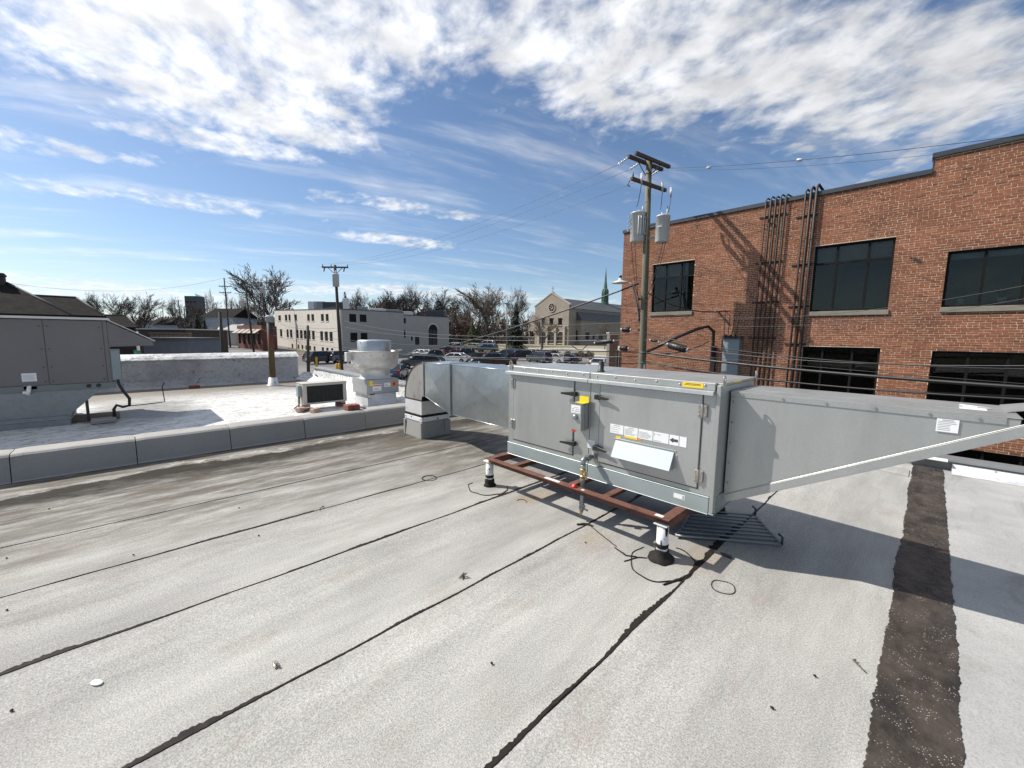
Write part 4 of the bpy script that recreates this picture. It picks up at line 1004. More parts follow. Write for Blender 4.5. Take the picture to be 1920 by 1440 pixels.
part('foot_rail', MB().box((CX - .38, cy0 + .05, .092), (CX + .02, cy0 + .10, .124)).box((CX - .38, cy1 - .10, .092), (CX + .02, cy1 - .05, .124)), MT['galv_dull'], cu)
MT['brickpale'] = mat('pale_dusty_brick', (.42, .31, .25), .85, 0, .2, 12, bump=.4)
for x, y, z, a, m_, lb2 in ((CX + .01, cy0 - .05, 0, .5, 'brickpale', 'dusty brick lying left of the small condensing unit'), (CX + .32, cy0 + .12, 0, .5, 'brickpale', 'dusty brick nearest the divider in front of the condensing unit'), (CX - .2, cy1 - .07, 0, .1, 'brickred', 'brick propping the right end of the condensing unit'), (CX - .2, cy0 + .08, 0, .1, 'brickpale', 'brick propping the left end of the condensing unit')):
    solo('support_brick', MB().box((-.05, -.10, 0), (.05, .10, .09)).xf(Matrix.Translation((x, y, .002)) @ Matrix.Rotation(a, 4, 'Z')), MT[m_], lb2, 'brick', 'bricks under and around the condensing unit', .006)
solo('copper_line', MB().tube([(CX - .05, cy0 - .15, .05), (CX + .25, cy0 + .05, .11), (CX + .5, cy0 + .2, .04)], .011, 8), MT['rustback'], 'thin rusty pipe lying across the bricks by the condensing unit', 'pipe')
p = on_z(660, 768, .30)
for k, lb2 in ((0, 'left of the two red bricks on the grey divider cap'), (1, 'right of the two red bricks on the grey divider cap')):
    solo('red_brick', MB().box((-.09, -.052, 0), (.09, .052, .092)).xf(Matrix.Translation((-6.93 + .01 * k, 2.80 + .112 * k, .302)) @ Matrix.Rotation(.08 - .12 * k, 4, 'Z')), MT['brickred'], lb2, 'brick', 'two red bricks on the divider cap', .008)
solo('wire_coil', MB().tube([(-6.9 + .05 * cos(a), 3.02 + .05 * sin(a) * 1.4, .31) for a in [k * .4 for k in range(14)]], .008, 6), MT['wire'], 'short curl of black cable on the divider cap beside two bricks', 'cable')

# exhaust fan
MT['alu'] = mat('spun_aluminium', (.56, .55, .525), .46, .4, .10, 3, (.44, .42, .39), .48, .70, 5)
MT['alubright'] = mat('brushed_aluminium', (.43, .445, .45), .42, .75, .12, 8, stretch=(5, 5, .4))
MT['fanbase'] = mat('grey_fan_base', (.33, .335, .34), .5, .3, .08)
ef = thing('exhaust_fan', 'large upblast roof exhaust fan with round aluminium bowl on square curb', 'exhaust fan', (-8.98, 4.28, 0))
FX, FY = -8.98, 4.28
part('roof_curb', MB().hexa([(FX - .36, FY - .36, -.02), (FX + .36, FY - .36, -.02), (FX + .36, FY + .36, -.02), (FX - .36, FY + .36, -.02)], [(FX - .335, FY - .335, .30), (FX + .335, FY - .335, .30), (FX + .335, FY + .335, .30), (FX - .335, FY + .335, .30)]), MT['silverbright'], ef, .01)
sk = part('square_skirt', MB().box((FX - .385, FY - .385, .285), (FX + .385, FY + .385, .60)), MT['fanbase'], ef, .008, 2)
part('skirt_lip', MB().box((FX - .395, FY - .395, .275), (FX + .395, FY + .395, .284)), MT['fanbase'], sk)
part('hinge', MB().box((FX + .386, FY - .32, .265), (FX + .41, FY - .22, .283)), MT['black'], sk)
part('neck', MB().lathe([(.36, .601), (.355, .612), (.335, .63), (.332, .80), (.345, .815)], (FX, FY, 0), 48), MT['alu'], ef)
part('bowl', MB().lathe([(.33, .80), (.40, .815), (.475, .87), (.515, .95), (.53, 1.05), (.535, 1.20), (.555, 1.215), (.565, 1.225), (.555, 1.235), (.525, 1.225), (.51, 1.10), (.40, 1.0), (.2, .99)], (FX, FY, 0), 64), MT['alu'], ef)
part('motor_dome', MB().lathe([(.37, .995), (.372, 1.20), (.372, 1.44), (.362, 1.455), (.36, 1.47), (.34, 1.475), (.0001, 1.487)], (FX, FY, 0), 64), MT['alubright'], ef)
b = MB()
for k in range(12):
    a = 2 * pi * k / 12 + .2; b.tube([(FX + .37 * cos(a), FY + .37 * sin(a), 1.42), (FX + .384 * cos(a), FY + .384 * sin(a), 1.42)], .010, 6)
part('screw', b, MT['steel'], ef)
b = MB()
for a_, z in ((-.9, 1.13), (-.1, 1.14), (.45, 1.10), (-.6, 1.14), (.15, 1.14)):
    b.lathe([(.012, 0), (.010, .004), (.0001, .005)], (0, 0, 0), 8); b.v[-24:] = [Matrix.Translation((FX + .532 * cos(a_), FY + .532 * sin(a_), z)) @ Matrix.Rotation(a_, 4, 'Z') @ Matrix.Rotation(radians(90), 4, 'Y') @ v for v in b.v[-24:]]
part('rivet', b, MT['hvacgrey'], ef)
part('drain_cap', MB().lathe([(.09, 0), (.095, .02), (.085, .03), (.0001, .032)], (FX + .36, FY + .40, 1.232), 20), MT['alu'], ef)
part('switch_box', MB().box((FX - .10, FY - .66, 1.0), (FX + .02, FY - .555, 1.2)), MT['alu'], ef, .006)
part('cable', MB().tube([(FX - .04, FY - .6, 1.0), (FX - .06, FY - .62, .93), (FX - .03, FY - .56, .90), (FX + .02, FY - .50, .94)], .014, 8), MT['pvc'], ef)
XK = FX + .386
for y0, y1, z0, z1, m_ in ((-.33, -.25, .47, .58, 'yellow'), (-.25, -.05, .345, .49, 'paper'), (.02, .17, .42, .51, 'paper'), (.21, .33, .415, .54, 'orange')):
    y0, y1 = FY + y0, FY + y1
    s_ = part('label', MB().box((XK, y0, z0), (XK + .003, y1, z1)), MT[m_], sk, label={'yellow': 'yellow sticker', 'paper': 'white sticker', 'orange': 'orange warning sticker with a dark symbol'}[m_])
    b = MB()
    if m_ == 'paper':
        for k in range(3): b.box((XK + .0031, y0 + .02, z0 + .02 + .02 * k), (XK + .0036, y1 - .03 * (k + 1), z0 + .026 + .02 * k))
    elif m_ == 'orange':
        b.add([(XK + .0036, (y0 + y1) / 2 - .03, z0 + .11), (XK + .0036, (y0 + y1) / 2 - .03, z0 + .03), (XK + .0036, (y0 + y1) / 2 + .005, z0 + .012), (XK + .0036, (y0 + y1) / 2 + .03, z0 + .09), (XK + .0036, (y0 + y1) / 2, z0 + .085)], [(0, 1, 2, 3, 4)])
    if b.v: part('print', b, MT['ink'], s_)
    if m_ == 'paper' and y1 < FY: part('red_stripe', MB().box((XK + .0031, y0 + .01, z1 - .04), (XK + .0036, y1 - .01, z1 - .015)), MT['redpl'], s_)

# rusty flue
def flue_mat():
    m, n, p = mat_base('heat_stained_flue')
    co = n.new('ShaderNodeTexCoord').outputs['Object']; sp = n.new('ShaderNodeSeparateXYZ'); n.l.new(co, sp.inputs[0])
    t = n.math('ADD', sp.outputs[2], n.math('MULTIPLY', n.math('SUBTRACT', n.noise(co, 5, 4, .6), .5), .5))
    c = n.mix(n.ramp(t, .95, 1.5), (.10, .070, .030, 1), (.13, .032, .013, 1))
    c = n.mix(n.ramp(t, 1.40, 1.75), c, (.035, .033, .035, 1))
    c = n.mix(n.ramp(t, .15, .6, .5, 0.), c, (.16, .125, .055, 1))
    n.l.new(c, p.inputs['Base Color']); p.inputs['Roughness'].default_value = .7; p.inputs['Metallic'].default_value = .2
    return m
MT['flue'] = flue_mat()
fx, fy = -14.2, 3.42
fp = thing('flue_pipe', 'tall heat-stained rusty flue pipe with a grey cap rising from a grey cone', 'flue', (fx, fy, 0))
part('pipe', MB().lathe([(.085, .18), (.085, 2.0)], (fx, fy, 0), 20), MT['flue'], fp)
part('cap', MB().lathe([(.09, 1.93), (.105, 1.94), (.105, 1.97), (.12, 1.99), (.12, 2.10), (.13, 2.11), (.06, 2.15), (.0001, 2.16)], (fx, fy, 0), 20, False), MT['galv_dull'], fp)
part('flashing_cone', MB().lathe([(.20, -.01), (.17, .02), (.15, .03), (.115, .24), (.09, .245)], (fx, fy, 0), 20), MT['silverbright'], fp)

# ================================================================ brick building across the alley
WY = 17.0
bb = thing('brick_building', 'large red brick building with dark grid windows across the alley', 'building', (-4, WY, -4.2))
BX0, BX1 = -10.27, 5.0
def brick_mat():
    m, n, p = mat_base('old_red_brick')
    at1 = n.new('ShaderNodeAttribute', attribute_name='tint'); t = at1.outputs['Fac']
    co = n.new('ShaderNodeTexCoord').outputs['Object']
    r = n.new('ShaderNodeValToRGB'); n.l.new(t, r.inputs[0])
    el = r.color_ramp.elements; el[0].position = 0; el[0].color = (.10, .050, .036, 1); el[1].position = 1; el[1].color = (.44, .20, .085, 1)
    for pos, c in ((.25, (.195, .076, .043, 1)), (.55, (.268, .103, .055, 1)), (.85, (.315, .126, .064, 1)), (.95, (.36, .152, .074, 1))):
        e = el.new(pos); e.color = c
    geo = n.new('ShaderNodeNewGeometry').outputs['Position']
    big = n.ramp(n.noise(n.scale(geo, .6, .6, 1.1), 1.0, 5, .62), .32, .70, .62, 1.06, False)
    fine = n.ramp(n.noise(geo, 45, 3, .6), .3, .7, .82, 1.15, False)
    v = n.math('MULTIPLY', big, fine); cc = n.new('ShaderNodeCombineXYZ')
    for i in range(3): n.l.new(v, cc.inputs[i])
    c = n.mix(1, r.outputs[0], cc.outputs[0], 'MULTIPLY')
    sp = n.new('ShaderNodeSeparateXYZ'); n.l.new(geo, sp.inputs[0])
    soot = n.math('MULTIPLY', n.ramp(n.noise(n.scale(geo, .7, 1, .5), 1.3, 6, .65), .54, .76), .42)
    c = n.mix(soot, c, (.06, .045, .036, 1))
    # rain streaks run down the face in narrow bands, pale lime bloom in patches
    run = n.math('MULTIPLY', n.ramp(n.noise(n.scale(geo, 2.6, 1, .16), 1.5, 5, .6), .56, .72), .34)
    c = n.mix(run, c, (.075, .055, .043, 1))
    c = n.mix(n.math('MULTIPLY', n.ramp(n.noise(n.scale(geo, 1, 1, .8), .9, 6, .66), .60, .74), .30), c, (.42, .30, .21, 1))
    n.l.new(c, p.inputs['Base Color']); p.inputs['Roughness'].default_value = .88; p.inputs['Specular IOR Level'].default_value = .25
    b = n.new('ShaderNodeBump'); b.inputs['Strength'].default_value = .6; b.inputs['Distance'].default_value = .008
    n.l.new(n.noise(geo, 28, 4, .65), b.inputs['Height']); n.l.new(b.outputs[0], p.inputs['Normal'])
    return m
MT['brick'] = brick_mat()
# openings: x0, x1, z0, z1, vertical bars, transom height
WIN = [(-8.80, -6.99, 2.70, 4.74, (-8.22, -7.56), 4.15, True), (-3.05, -1.06, 2.53, 4.68, (-2.44, -1.66), 4.10, True), (.06, 2.15, 2.55, 4.10, (.78, 1.50), None, True),
       (-3.13, -1.12, -.95, 1.36, (-2.58, -1.80), None, False), (.00, 2.15, -.95, 1.31, (.72, 1.44), None, False), (.55, 2.6, -3.6, -1.42, (1.24, 1.92), None, False), (-3.13, -1.12, -3.6, -1.42, (-2.58, -1.80), None, False)]
STEP = -.45
TOP0, TOP1 = 6.30, 6.72
# masonry behind the facing bricks, cut round the openings
xs = sorted({BX0 + .004, BX1, STEP, *[w[0] for w in WIN], *[w[1] for w in WIN]})
zs = sorted({-4.3, TOP0, TOP1, *[w[2] for w in WIN], *[w[3] for w in WIN]})
b = MB(); m_ = MB()
for i in range(len(xs) - 1):
    for k in range(len(zs) - 1):
        xm, zm = (xs[i] + xs[i + 1]) / 2, (zs[k] + zs[k + 1]) / 2
        if any(w[0] < xm < w[1] and w[2] < zm < w[3] for w in WIN) or (xm < STEP and zm > TOP0): continue
        b.box((xs[i], WY + .0042, zs[k]), (xs[i + 1], WY + .30, zs[k + 1]))
wall_holder = part('brick_wall', b, MT['mortar'], bb)
def plainbrick():
    m, n, p = mat_base('plain_brickwork')
    t = n.new('ShaderNodeTexBrick'); co = n.new('ShaderNodeTexCoord').outputs['Object']
    sp = n.new('ShaderNodeSeparateXYZ'); n.l.new(co, sp.inputs[0]); cb = n.new('ShaderNodeCombineXYZ'); n.l.new(sp.outputs[1], cb.inputs[0]); n.l.new(sp.outputs[2], cb.inputs[1])
    n.l.new(cb.outputs[0], t.inputs['Vector']); t.inputs['Scale'].default_value = 1; t.inputs['Brick Width'].default_value = .21; t.inputs['Row Height'].default_value = .066; t.inputs['Mortar Size'].default_value = .008
    t.inputs['Color1'].default_value = (.17, .06, .035, 1); t.inputs['Color2'].default_value = (.22, .08, .04, 1); t.inputs['Mortar'].default_value = (.36, .27, .2, 1)
    n.l.new(t.outputs[0], p.inputs['Base Color']); p.inputs['Roughness'].default_value = .9
    return m
MT['plainbrick'] = plainbrick()
part('end_wall', MB().box((BX0, WY + .004, -4.3), (BX0 + .0035, WY + 14, TOP0 - .001)).box((BX0 + .01, WY + 13.7, -4.3), (BX1, WY + 14, TOP0)).box((BX1 + .002, WY, -4.3), (BX1 + .2, WY + 14, TOP1)), MT['plainbrick'], bb)
part('flat_roof', MB().box((BX0 + .02, WY + .31, 5.7), (BX1, WY + 13.6, 5.9)), MT['tar'], bb)
# individual facing bricks in common bond: a header course every sixth
BL, BH, MJ = .200, .0530, .0135
rb = random.Random(11); bricks = []
COURSE = BH + MJ
nrow = int((TOP1 + 4.2) / COURSE)
for r in range(nrow):
    z0 = -4.2 + r * COURSE; head = (r % 6 == 3); L = .098 if head else BL
    x = BX0 + (-.5 * BL if r % 2 else 0) - rb.uniform(0, .02)
    while x < 3.2:
        x0, x1 = max(BX0, x), x + L
        xm, zm = (x0 + x1) / 2, z0 + BH / 2
        top = TOP1 if xm > STEP else TOP0
        if z0 + BH < top and x1 - x0 > .03:
            segs = [(x0, x1)]
            if STEP > x0 and STEP < x1 and z0 + BH > TOP0: segs = [(STEP, x1)]
            for w in WIN:
                if z0 + BH > w[2] and z0 < w[3]:
                    ns = []
                    for a, c in segs:
                        if c <= w[0] or a >= w[1]: ns.append((a, c))
                        else:
                            if a < w[0] - .02: ns.append((a, w[0]))
                            if c > w[1] + .02: ns.append((w[1], c))
                    segs = ns
            for a, c in segs:
                u_ = rb.random(); t = min(1, max(0, rb.gauss(.54, .12))) if u_ < .965 else (rb.uniform(.8, .93) if u_ < .982 else rb.uniform(.05, .3))
                bricks.append((a, c, z0 + rb.uniform(-.0015, .0015), t, rb.uniform(-.0014, .0014)))
        x += L + MJ * rb.uniform(.85, 1.2)
def brick_box(b, x0, x1, z0, t, pr, j=True):
    y = WY + pr - .001; q = .002
    r = (lambda: rb.uniform(-.0025, .0025))
    vs = [(x0 + r(), y + r() * .4, z0 + r()), (x1 + r(), y + r() * .4, z0 + r()), (x1 + r(), y + r() * .4, z0 + BH + r()), (x0 + r(), y + r() * .4, z0 + BH + r()), (x0, WY + .02, z0), (x1, WY + .02, z0), (x1, WY + .02, z0 + BH), (x0, WY + .02, z0 + BH)]
    b.tint = t; b.add(vs, [(0, 1, 2, 3), (1, 0, 4, 5), (2, 1, 5, 6), (3, 2, 6, 7), (0, 3, 7, 4)])
def brick_rank(q):
    c = Vector(((q[0] + q[1]) / 2, WY, q[2])) - CAM
    d = c.dot(CF); px = 960 + FPX * c.dot(CR) / d; py = 720 - FPX * c.dot(CU) / d
    vis = 1600 < px < 1915 and py < 600 + (px - 1600) * .1 and q[1] - q[0] > .15
    return (0 if vis else 1, c.length)
bricks.sort(key=brick_rank)
pool = []
for k in range(14):
    q = MB(); brick_box(q, -.100, .100, 0, min(1, max(0, .2 + .055 * k)), 0)
    pool.append(q.mesh('brick', MT['brick'], Vector((0, WY, 0)), 0, 1, True))
for (x0, x1, z0, t, pr) in bricks[:300]:
    me = pool[min(13, max(0, int((t - .2) / .055)))]
    o = link('brick', me, wall_holder); o.location = Vector(((x0 + x1) / 2, WY + pr, z0)) - BASE[bb.name]; o.scale = ((x1 - x0) / .200, 1, 1)
b = MB()
for (x0, x1, z0, t, pr) in bricks[300:]: brick_box(b, x0, x1, z0, t, pr)
part('brick_field', b, MT['brick'], wall_holder, tint=True, kind='stuff')
# coping
part('coping', MB().box((BX0 - .05, WY - .055, TOP0 + .002), (STEP - .004, WY + .33, TOP0 + .14)), MT['coping'], bb, .008)
part('coping', MB().box((STEP - .05, WY - .055, TOP1 + .002), (BX1 + .2, WY + .33, TOP1 + .14)), MT['coping'], bb, .008)
part('step_flashing', MB().box((STEP - .022, WY - .012, TOP0 + .145), (STEP - .002, WY + .3, TOP1)), MT['coping'], bb)
# windows
MT['blind'] = mat('pale_blind', (.55, .56, .53), .8, 0, .1)
MT['room'] = mat('office_wall', (.40, .40, .37), .9, 0, .25, .8)
MT['dim'] = mat('dim_interior', (.02, .02, .021), .9, 0, .2)
for wi, (x0, x1, z0, z1, bars, tr, upper) in enumerate(WIN):
    fw = .06; yy = WY + .10
    b = MB().box((x0, yy, z0), (x0 + fw, yy + .07, z1)).box((x1 - fw, yy, z0), (x1, yy + .07, z1)).box((x0 + fw + .001, yy + .001, z1 - fw), (x1 - fw - .001, yy + .07, z1)).box((x0 + fw + .001, yy + .001, z0), (x1 - fw - .001, yy + .07, z0 + fw))
    w = part('window', b, MT['frame'], bb)
    cols = [x0 + fw] + list(bars) + [x1 - fw]; rows = [z0 + fw, z1 - fw] if tr is None else [z0 + fw, tr, z1 - fw]
    b = MB()
    for x in bars: b.box((x - .03, yy + .002, z0 + fw + .001), (x + .03, yy + .06, z1 - fw - .001))
    if tr:
        for i in range(len(cols) - 1): b.box((cols[i] + (.031 if i else .001), yy + .003, tr - .028), (cols[i + 1] - (.031 if i < len(cols) - 2 else .001), yy + .058, tr + .028))
    part('glazing_bars', b, MT['frame'], w)
    for i in range(len(cols) - 1):
        for k in range(len(rows) - 1):
            part('pane', MB().box((cols[i], yy + .036, rows[k]), (cols[i + 1], yy + .042, rows[k + 1])), MT['glass'], w)
    # room behind the glass: dark walls, pale ceiling strip or blind
    d_ = 1.7 if upper else 2.6; yb = yy + .09
    part('room', MB().box((x0 - .3, WY + .31 + d_, z0 - .3), (x1 + .3, WY + .36 + d_, z1 + .3)).box((x0 - .34, WY + .305, z0 - .3), (x0 - .301, WY + .30 + d_, z1 + .3)).box((x1 + .301, WY + .305, z0 - .3), (x1 + .34, WY + .30 + d_, z1 + .3)).box((x0 - .3, WY + .305, z1 + .301), (x1 + .3, WY + .30 + d_, z1 + .34)).box((x0 - .3, WY + .305, z0 - .34), (x1 + .3, WY + .30 + d_, z0 - .301)), MT['room' if upper else 'dim'], w)
    if upper:
        hb = .48 if tr else .16
        part('blind', MB().box((x0 + fw + .01, yb + .05, z1 - fw - hb), (x1 - fw - .01, yb + .058, z1 - fw - .01)), MT['blind'], w)
    part('reveal', MB().box((x0 + .001, WY + .012, z1 - .012), (x1 - .001, yy - .001, z1 - .001)), MT['coping'], w)
    if upper: part('window_sill', MB().box((x0 - .02, WY - .05, z0 - .15), (x1 + .03, yy - .001, z0 - .002)), MT['sill'], bb, .008)
# conduit runs with goosenecks over the coping
def riser(x0, x1, z0, r, tall):
    b = MB(); y = WY - .05 - r
    b.tube([(x0 + (x1 - x0) * 0, y, z0), (x1, y, TOP0 + .20 * tall), (x1 + .03, y + .05, TOP0 + .27 * tall), (x1 + .12, y + .34, TOP0 + .20)], r, 8)
    part('conduit', b, MT['conduit'], bb)
for k in range(5): riser(-4.70 + .15 * k, -4.58 + .15 * k, -4.0, .026, .9 + .1 * (k % 2))
for k, r_ in enumerate((.030, .04, .04)): riser(-3.52 + .15 * k, -3.42 + .15 * k, -4.0, r_, 1.0 + .16 * k)
for z in (5.9, 4.3, 2.9, 1.6):
    part('conduit_strap', MB().box((-4.82 + .04 * z / 6, WY - .035, z), (-3.95, WY - .006, z + .05)), MT['conduit'], bb); part('conduit_strap', MB().box((-3.66, WY - .035, z - .2), (-3.04, WY - .006, z - .15)), MT['conduit'], bb)
part('cable_trough', MB().box((-5.62, WY - .26, -4.0), (-5.05, WY - .012, 1.60)), MT['greybox'], bb, .01)
part('trough_hood', MB().box((-5.68, WY - .34, 1.60), (-5.0, WY - .012, 1.70)), MT['coping'], bb, .01)
part('weatherhead', MB().tube([(-5.52, WY - .3, 1.72), (-5.52, WY - .42, 1.66)], .04, 8).tube([(-5.35, WY - .3, 1.72), (-5.35, WY - .42, 1.66)], .04, 8).tube([(-5.18, WY - .3, 1.72), (-5.18, WY - .42, 1.66)], .04, 8), MT['black'], bb)
part('wall_duct', MB().box((-6.10, WY - .14, -4.0), (-5.92, WY - .012, 1.30)), MT['blackmetal'], bb, .01)
for px, py in ((1030 / 4.8 + 1140, 317 / 4.8 + 520),):
    part('cable_bracket', MB().box((-6.0, WY - .3, 2.60), (-5.94, WY - .01, 2.66)), MT['insul'], bb)

# plants on the inner sill of the right-hand upper window
MT['plantleaf'] = mat('house_plant_leaf', (.05, .11, .03), .5, 0, .3, 8); MT['potwhite'] = mat('white_plant_pot', (.6, .6, .58), .4, 0, .05)
part('inner_sill', MB().box((.05, WY + .19, 2.56), (2.15, WY + .50, 2.60)), MT['room'], bb)
for px_, h_, lb2 in ((.42, .55, 'tall house plant inside the right-hand upper window, left one'), (1.18, .42, 'house plant in white pot inside the right-hand upper window, right one')):
    o = thing('potted_plant', lb2, 'plant', (px_, WY + .36, 2.60), group='plants behind the office window')
    part('pot', MB().lathe([(.07, 2.601), (.10, 2.78), (.09, 2.78), (.0001, 2.77)], (px_, WY + .36, 0), 14), MT['potwhite'], o)
    r_ = random.Random(int(px_ * 100)); b = MB()
    for k in range(26):
        a = r_.uniform(0, 2 * pi); L = h_ * r_.uniform(.5, 1); d = Vector((cos(a) * .45, sin(a) * .25, 1)).normalized(); p0 = Vector((px_, WY + .36, 2.77)); p1 = p0 + d * L * .6; p2 = p1 + Vector((cos(a) * .16, sin(a) * .06, .03)); s__ = Vector((-sin(a), cos(a), .3)) * .035
        b.add([p0, p1 - s__, p2, p1 + s__], [(0, 1, 2, 3)])
    part('leaves', b, MT['plantleaf'], o)

# ================================================================ main utility pole
px0, py0 = -8.0, 15.0
mp = thing('utility_pole', 'tall weathered pole with two crossarms and pair of grey transformers before brick wall', 'utility pole', (px0, py0, -4.2))
def lean(z): return Vector((px0 - .015 * (z - .4), py0, z))
part('pole', MB().tube([lean(-4.3), lean(0), lean(4), lean(8.30)], [.17, .148, .126, .106], 16), MT['pole'], mp)
def along(dx, dy): return Vector((dx, dy, 0)).normalized()
AD = along(.16, 1.0)          # main crossarms
def arm(z, c0, l0, l1, off, d=AD, w=.055, h=.06):
    s = Vector((-d.y, d.x, 0)); c = lean(z) + s * off
    lo = [c - d * l0 - s * w, c + d * l1 - s * w, c + d * l1 + s * w, c - d * l0 + s * w]
    return MB().hexa([p - Vector((0, 0, h)) for p in lo], [p + Vector((0, 0, h)) for p in lo])
A1 = part('crossarm', arm(8.22, 0, 1.0, 1.05, -.16), MT['arm'], mp, .008)
part('crossarm', arm(8.22, 0, 1.0, 1.05, .16), MT['arm'], mp, .008)
part('crossarm', arm(7.30, 0, 1.20, .85, -.17), MT['arm'], mp, .008)
sV = Vector((-AD.y, AD.x, 0))
b = MB()
for s in (-1, 1):
    for o_ in (-.16, .16):
        b.tube([lean(7.72) + sV * o_ * .7, lean(8.16) + AD * .45 * s + sV * o_], .016, 6)
part('arm_brace', b, MT['coping'], mp)
def insulator(parent, p, d, L, n=4, r=.045):
    """string of skirts hung along a direction"""
    d = d.normalized(); b = MB(); pts = []; rs = []
    for k in range(n * 3 + 1):
        t = k / (n * 3); pts.append(p + d * L * t); rs.append(r if k % 3 == 1 else r * .45)
    b.tube(pts, rs, 10); return part('insulator', b, MT['insul'], parent)
LEFTDIR = Vector((-1, .12, -.12)).normalized()
ins_pts = []
for k in (-.95, -.25, .95):
    p = lean(8.2) + AD * k + sV * .2
    q = p + Vector((-.48, .05, -.12)); insulator(mp, p, q - p, (q - p).length); ins_pts.append(q)
def cutout(x, z, d=AD):
    p = lean(z) + d * x - Vector((-d.y, d.x, 0)) * .27
    b = MB().tube([p + Vector((-.02, 0, .20)), p + Vector((.03, -.05, -.16))], .035, 8).tube([p + Vector((.06, -.10, .18)), p + Vector((.10, -.14, -.12))], .016, 6).tube([p + Vector((-.02, 0, .16)), p + Vector((.06, -.10, .18))], .012, 6).tube([p + Vector((.03, -.05, -.12)), p + Vector((.10, -.14, -.12))], .012, 6)
    part('fuse_cutout', b, MT['insul'], mp); return p
co1 = cutout(-.75, 7.34); co2 = cutout(.5, 7.30); co3 = cutout(1.05, 7.22)
part('pin_insulator', MB().tube([lean(7.4) + Vector((-.02, -1.1, 0)), lean(7.4) + Vector((-.02, -1.1, .14))], [.03, .015], 8).tube([lean(7.3) + Vector((-.1, -1.18, -.05)), lean(7.3) + Vector((-.18, -1.2, -.2)), lean(7.3) + Vector((-.08, -1.2, -.26))], .02, 6), MT['coping'], mp)
def transformer(c, r, h, sd):
    t = part('transformer', MB().lathe([(r * .93, 0), (r * .96, .03), (r, .04), (r, h - .06), (r * 1.05, h - .055), (r * 1.05, h - .03), (r * .96, h - .01), (r * .5, h + .03), (.0001, h + .035)], c, 28), MT['transf'], mp)
    b = MB()
    for a, hh in sd['bush']:
        p = c + Vector((r * .55 * cos(a), r * .55 * sin(a), h)); b.tube([p, p + Vector((0, 0, hh * .5)), p + Vector((0, 0, hh))], [.035, .028, .018], 8)
    part('bushing', b, MT['insul'], t)
    b = MB()
    for a in sd['fins']:
        b.tube([c + Vector((r * cos(a), r * sin(a), h * .82)), c + Vector((r * 1.12 * cos(a), r * 1.12 * sin(a), h * .78)), c + Vector((r * 1.12 * cos(a), r * 1.12 * sin(a), h * .24)), c + Vector((r * cos(a), r * sin(a), h * .2))], .022, 6)
    for a in sd['lugs']:
        p = c + Vector((r * cos(a), r * sin(a), h * .55)); b.tube([p, p + Vector((.035 * cos(a), .035 * sin(a), 0))], .028, 8)
    part('cooling_tube', b, MT['transf'], t)
    part('hanger', MB().box((min(c.x + r * .6 * sd['side'], px0), c.y - .05, c.z + h * .72), (max(c.x + r * .6 * sd['side'], px0), c.y + .03, c.z + h * .78)).box((min(c.x + r * .6 * sd['side'], px0), c.y - .05, c.z + h * .2), (max(c.x + r * .6 * sd['side'], px0), c.y + .03, c.z + h * .26)), MT['greybox'], t)
    return t
pl = on_y(1196, 455, 14.9); pr = on_y(1241, 455, 15.0)
CL = Vector((pl.x, 14.85, pl.z - .0)); CRt = Vector((pr.x, 15.0, pr.z))
transformer(CL, .28, 1.12, dict(bush=((2.0, .14), (.3, .22)), fins=(-1.0, -.7, -.4, -.1), lugs=(), side=1))
transformer(CRt, .25, .98, dict(bush=((2.4, .16), (.2, .22)), fins=(), lugs=(-1.7, -1.25, -1.45), side=-1))
b = MB()
for k in range(4): p = CL + Vector((-.30 * cos(.5), -.302 * sin(.9), .95 - .17 * k)); b.box((p.x - .02, p.y - .07, p.z - .03), (p.x + .03, p.y - .02, p.z + .03))
part('stencil_marks', b, MT['inkgrey'], mp)
b = MB()
def sagline(a, c, sag, n=14): 
    a, c = Vector(a), Vector(c); return [a.lerp(c, k / n) - Vector((0, 0, sag * 4 * (k / n) * (1 - k / n))) for k in range(n + 1)]
jump = MB()
for a, c, s in ((co1 + Vector((.03, -.05, -.18)), CL + Vector((-.1, 0, 1.34)), .15), (co3 + Vector((.03, -.05, -.18)), CRt + Vector((.15, 0, 1.28)), .35), (co2 + Vector((.03, -.05, -.18)), CRt + Vector((-.12, 0, 1.22)), .15),
                (CL + Vector((-.32, -.05, .9)), lean(3.05) + Vector((-.1, -.1, 0)), .75), (CL + Vector((-.1, 0, .02)), lean(2.6) + Vector((-.1, -.1, 0)), .4), (CRt + Vector((.05, 0, .02)), lean(3.1) + Vector((.1, -.1, 0)), .25), (CRt + Vector((.15, 0, .02)), lean(2.9) + Vector((.1, -.1, 0)), .35)):
    jump.tube(sagline(a, c, s), .012, 5)
part('jumper_wire', jump, MT['wire'], mp)
b = MB()
for z in (3.1, 2.7, 2.3, 1.9): b.lathe([(.03, -.04), (.05, -.02), (.03, 0), (.05, .02), (.03, .04)], lean(z) + Vector((-.16, -.08, 0)), 8)
part('spool_rack', b, MT['black'], mp)
b = MB()
for z, r in ((1.02, .145), (.62, .145), (.30, .15)): b.lathe([(r, -.03), (r + .012, -.025), (r + .012, .025), (r, .03)], lean(z), 14, False)
part('pole_band', b, MT['galv'], mp)
part('riser_guard', MB().box((px0 + .10, py0 - .10, -4.2), (px0 + .17, py0 - .02, .55)), MT['galv_dull'], mp)
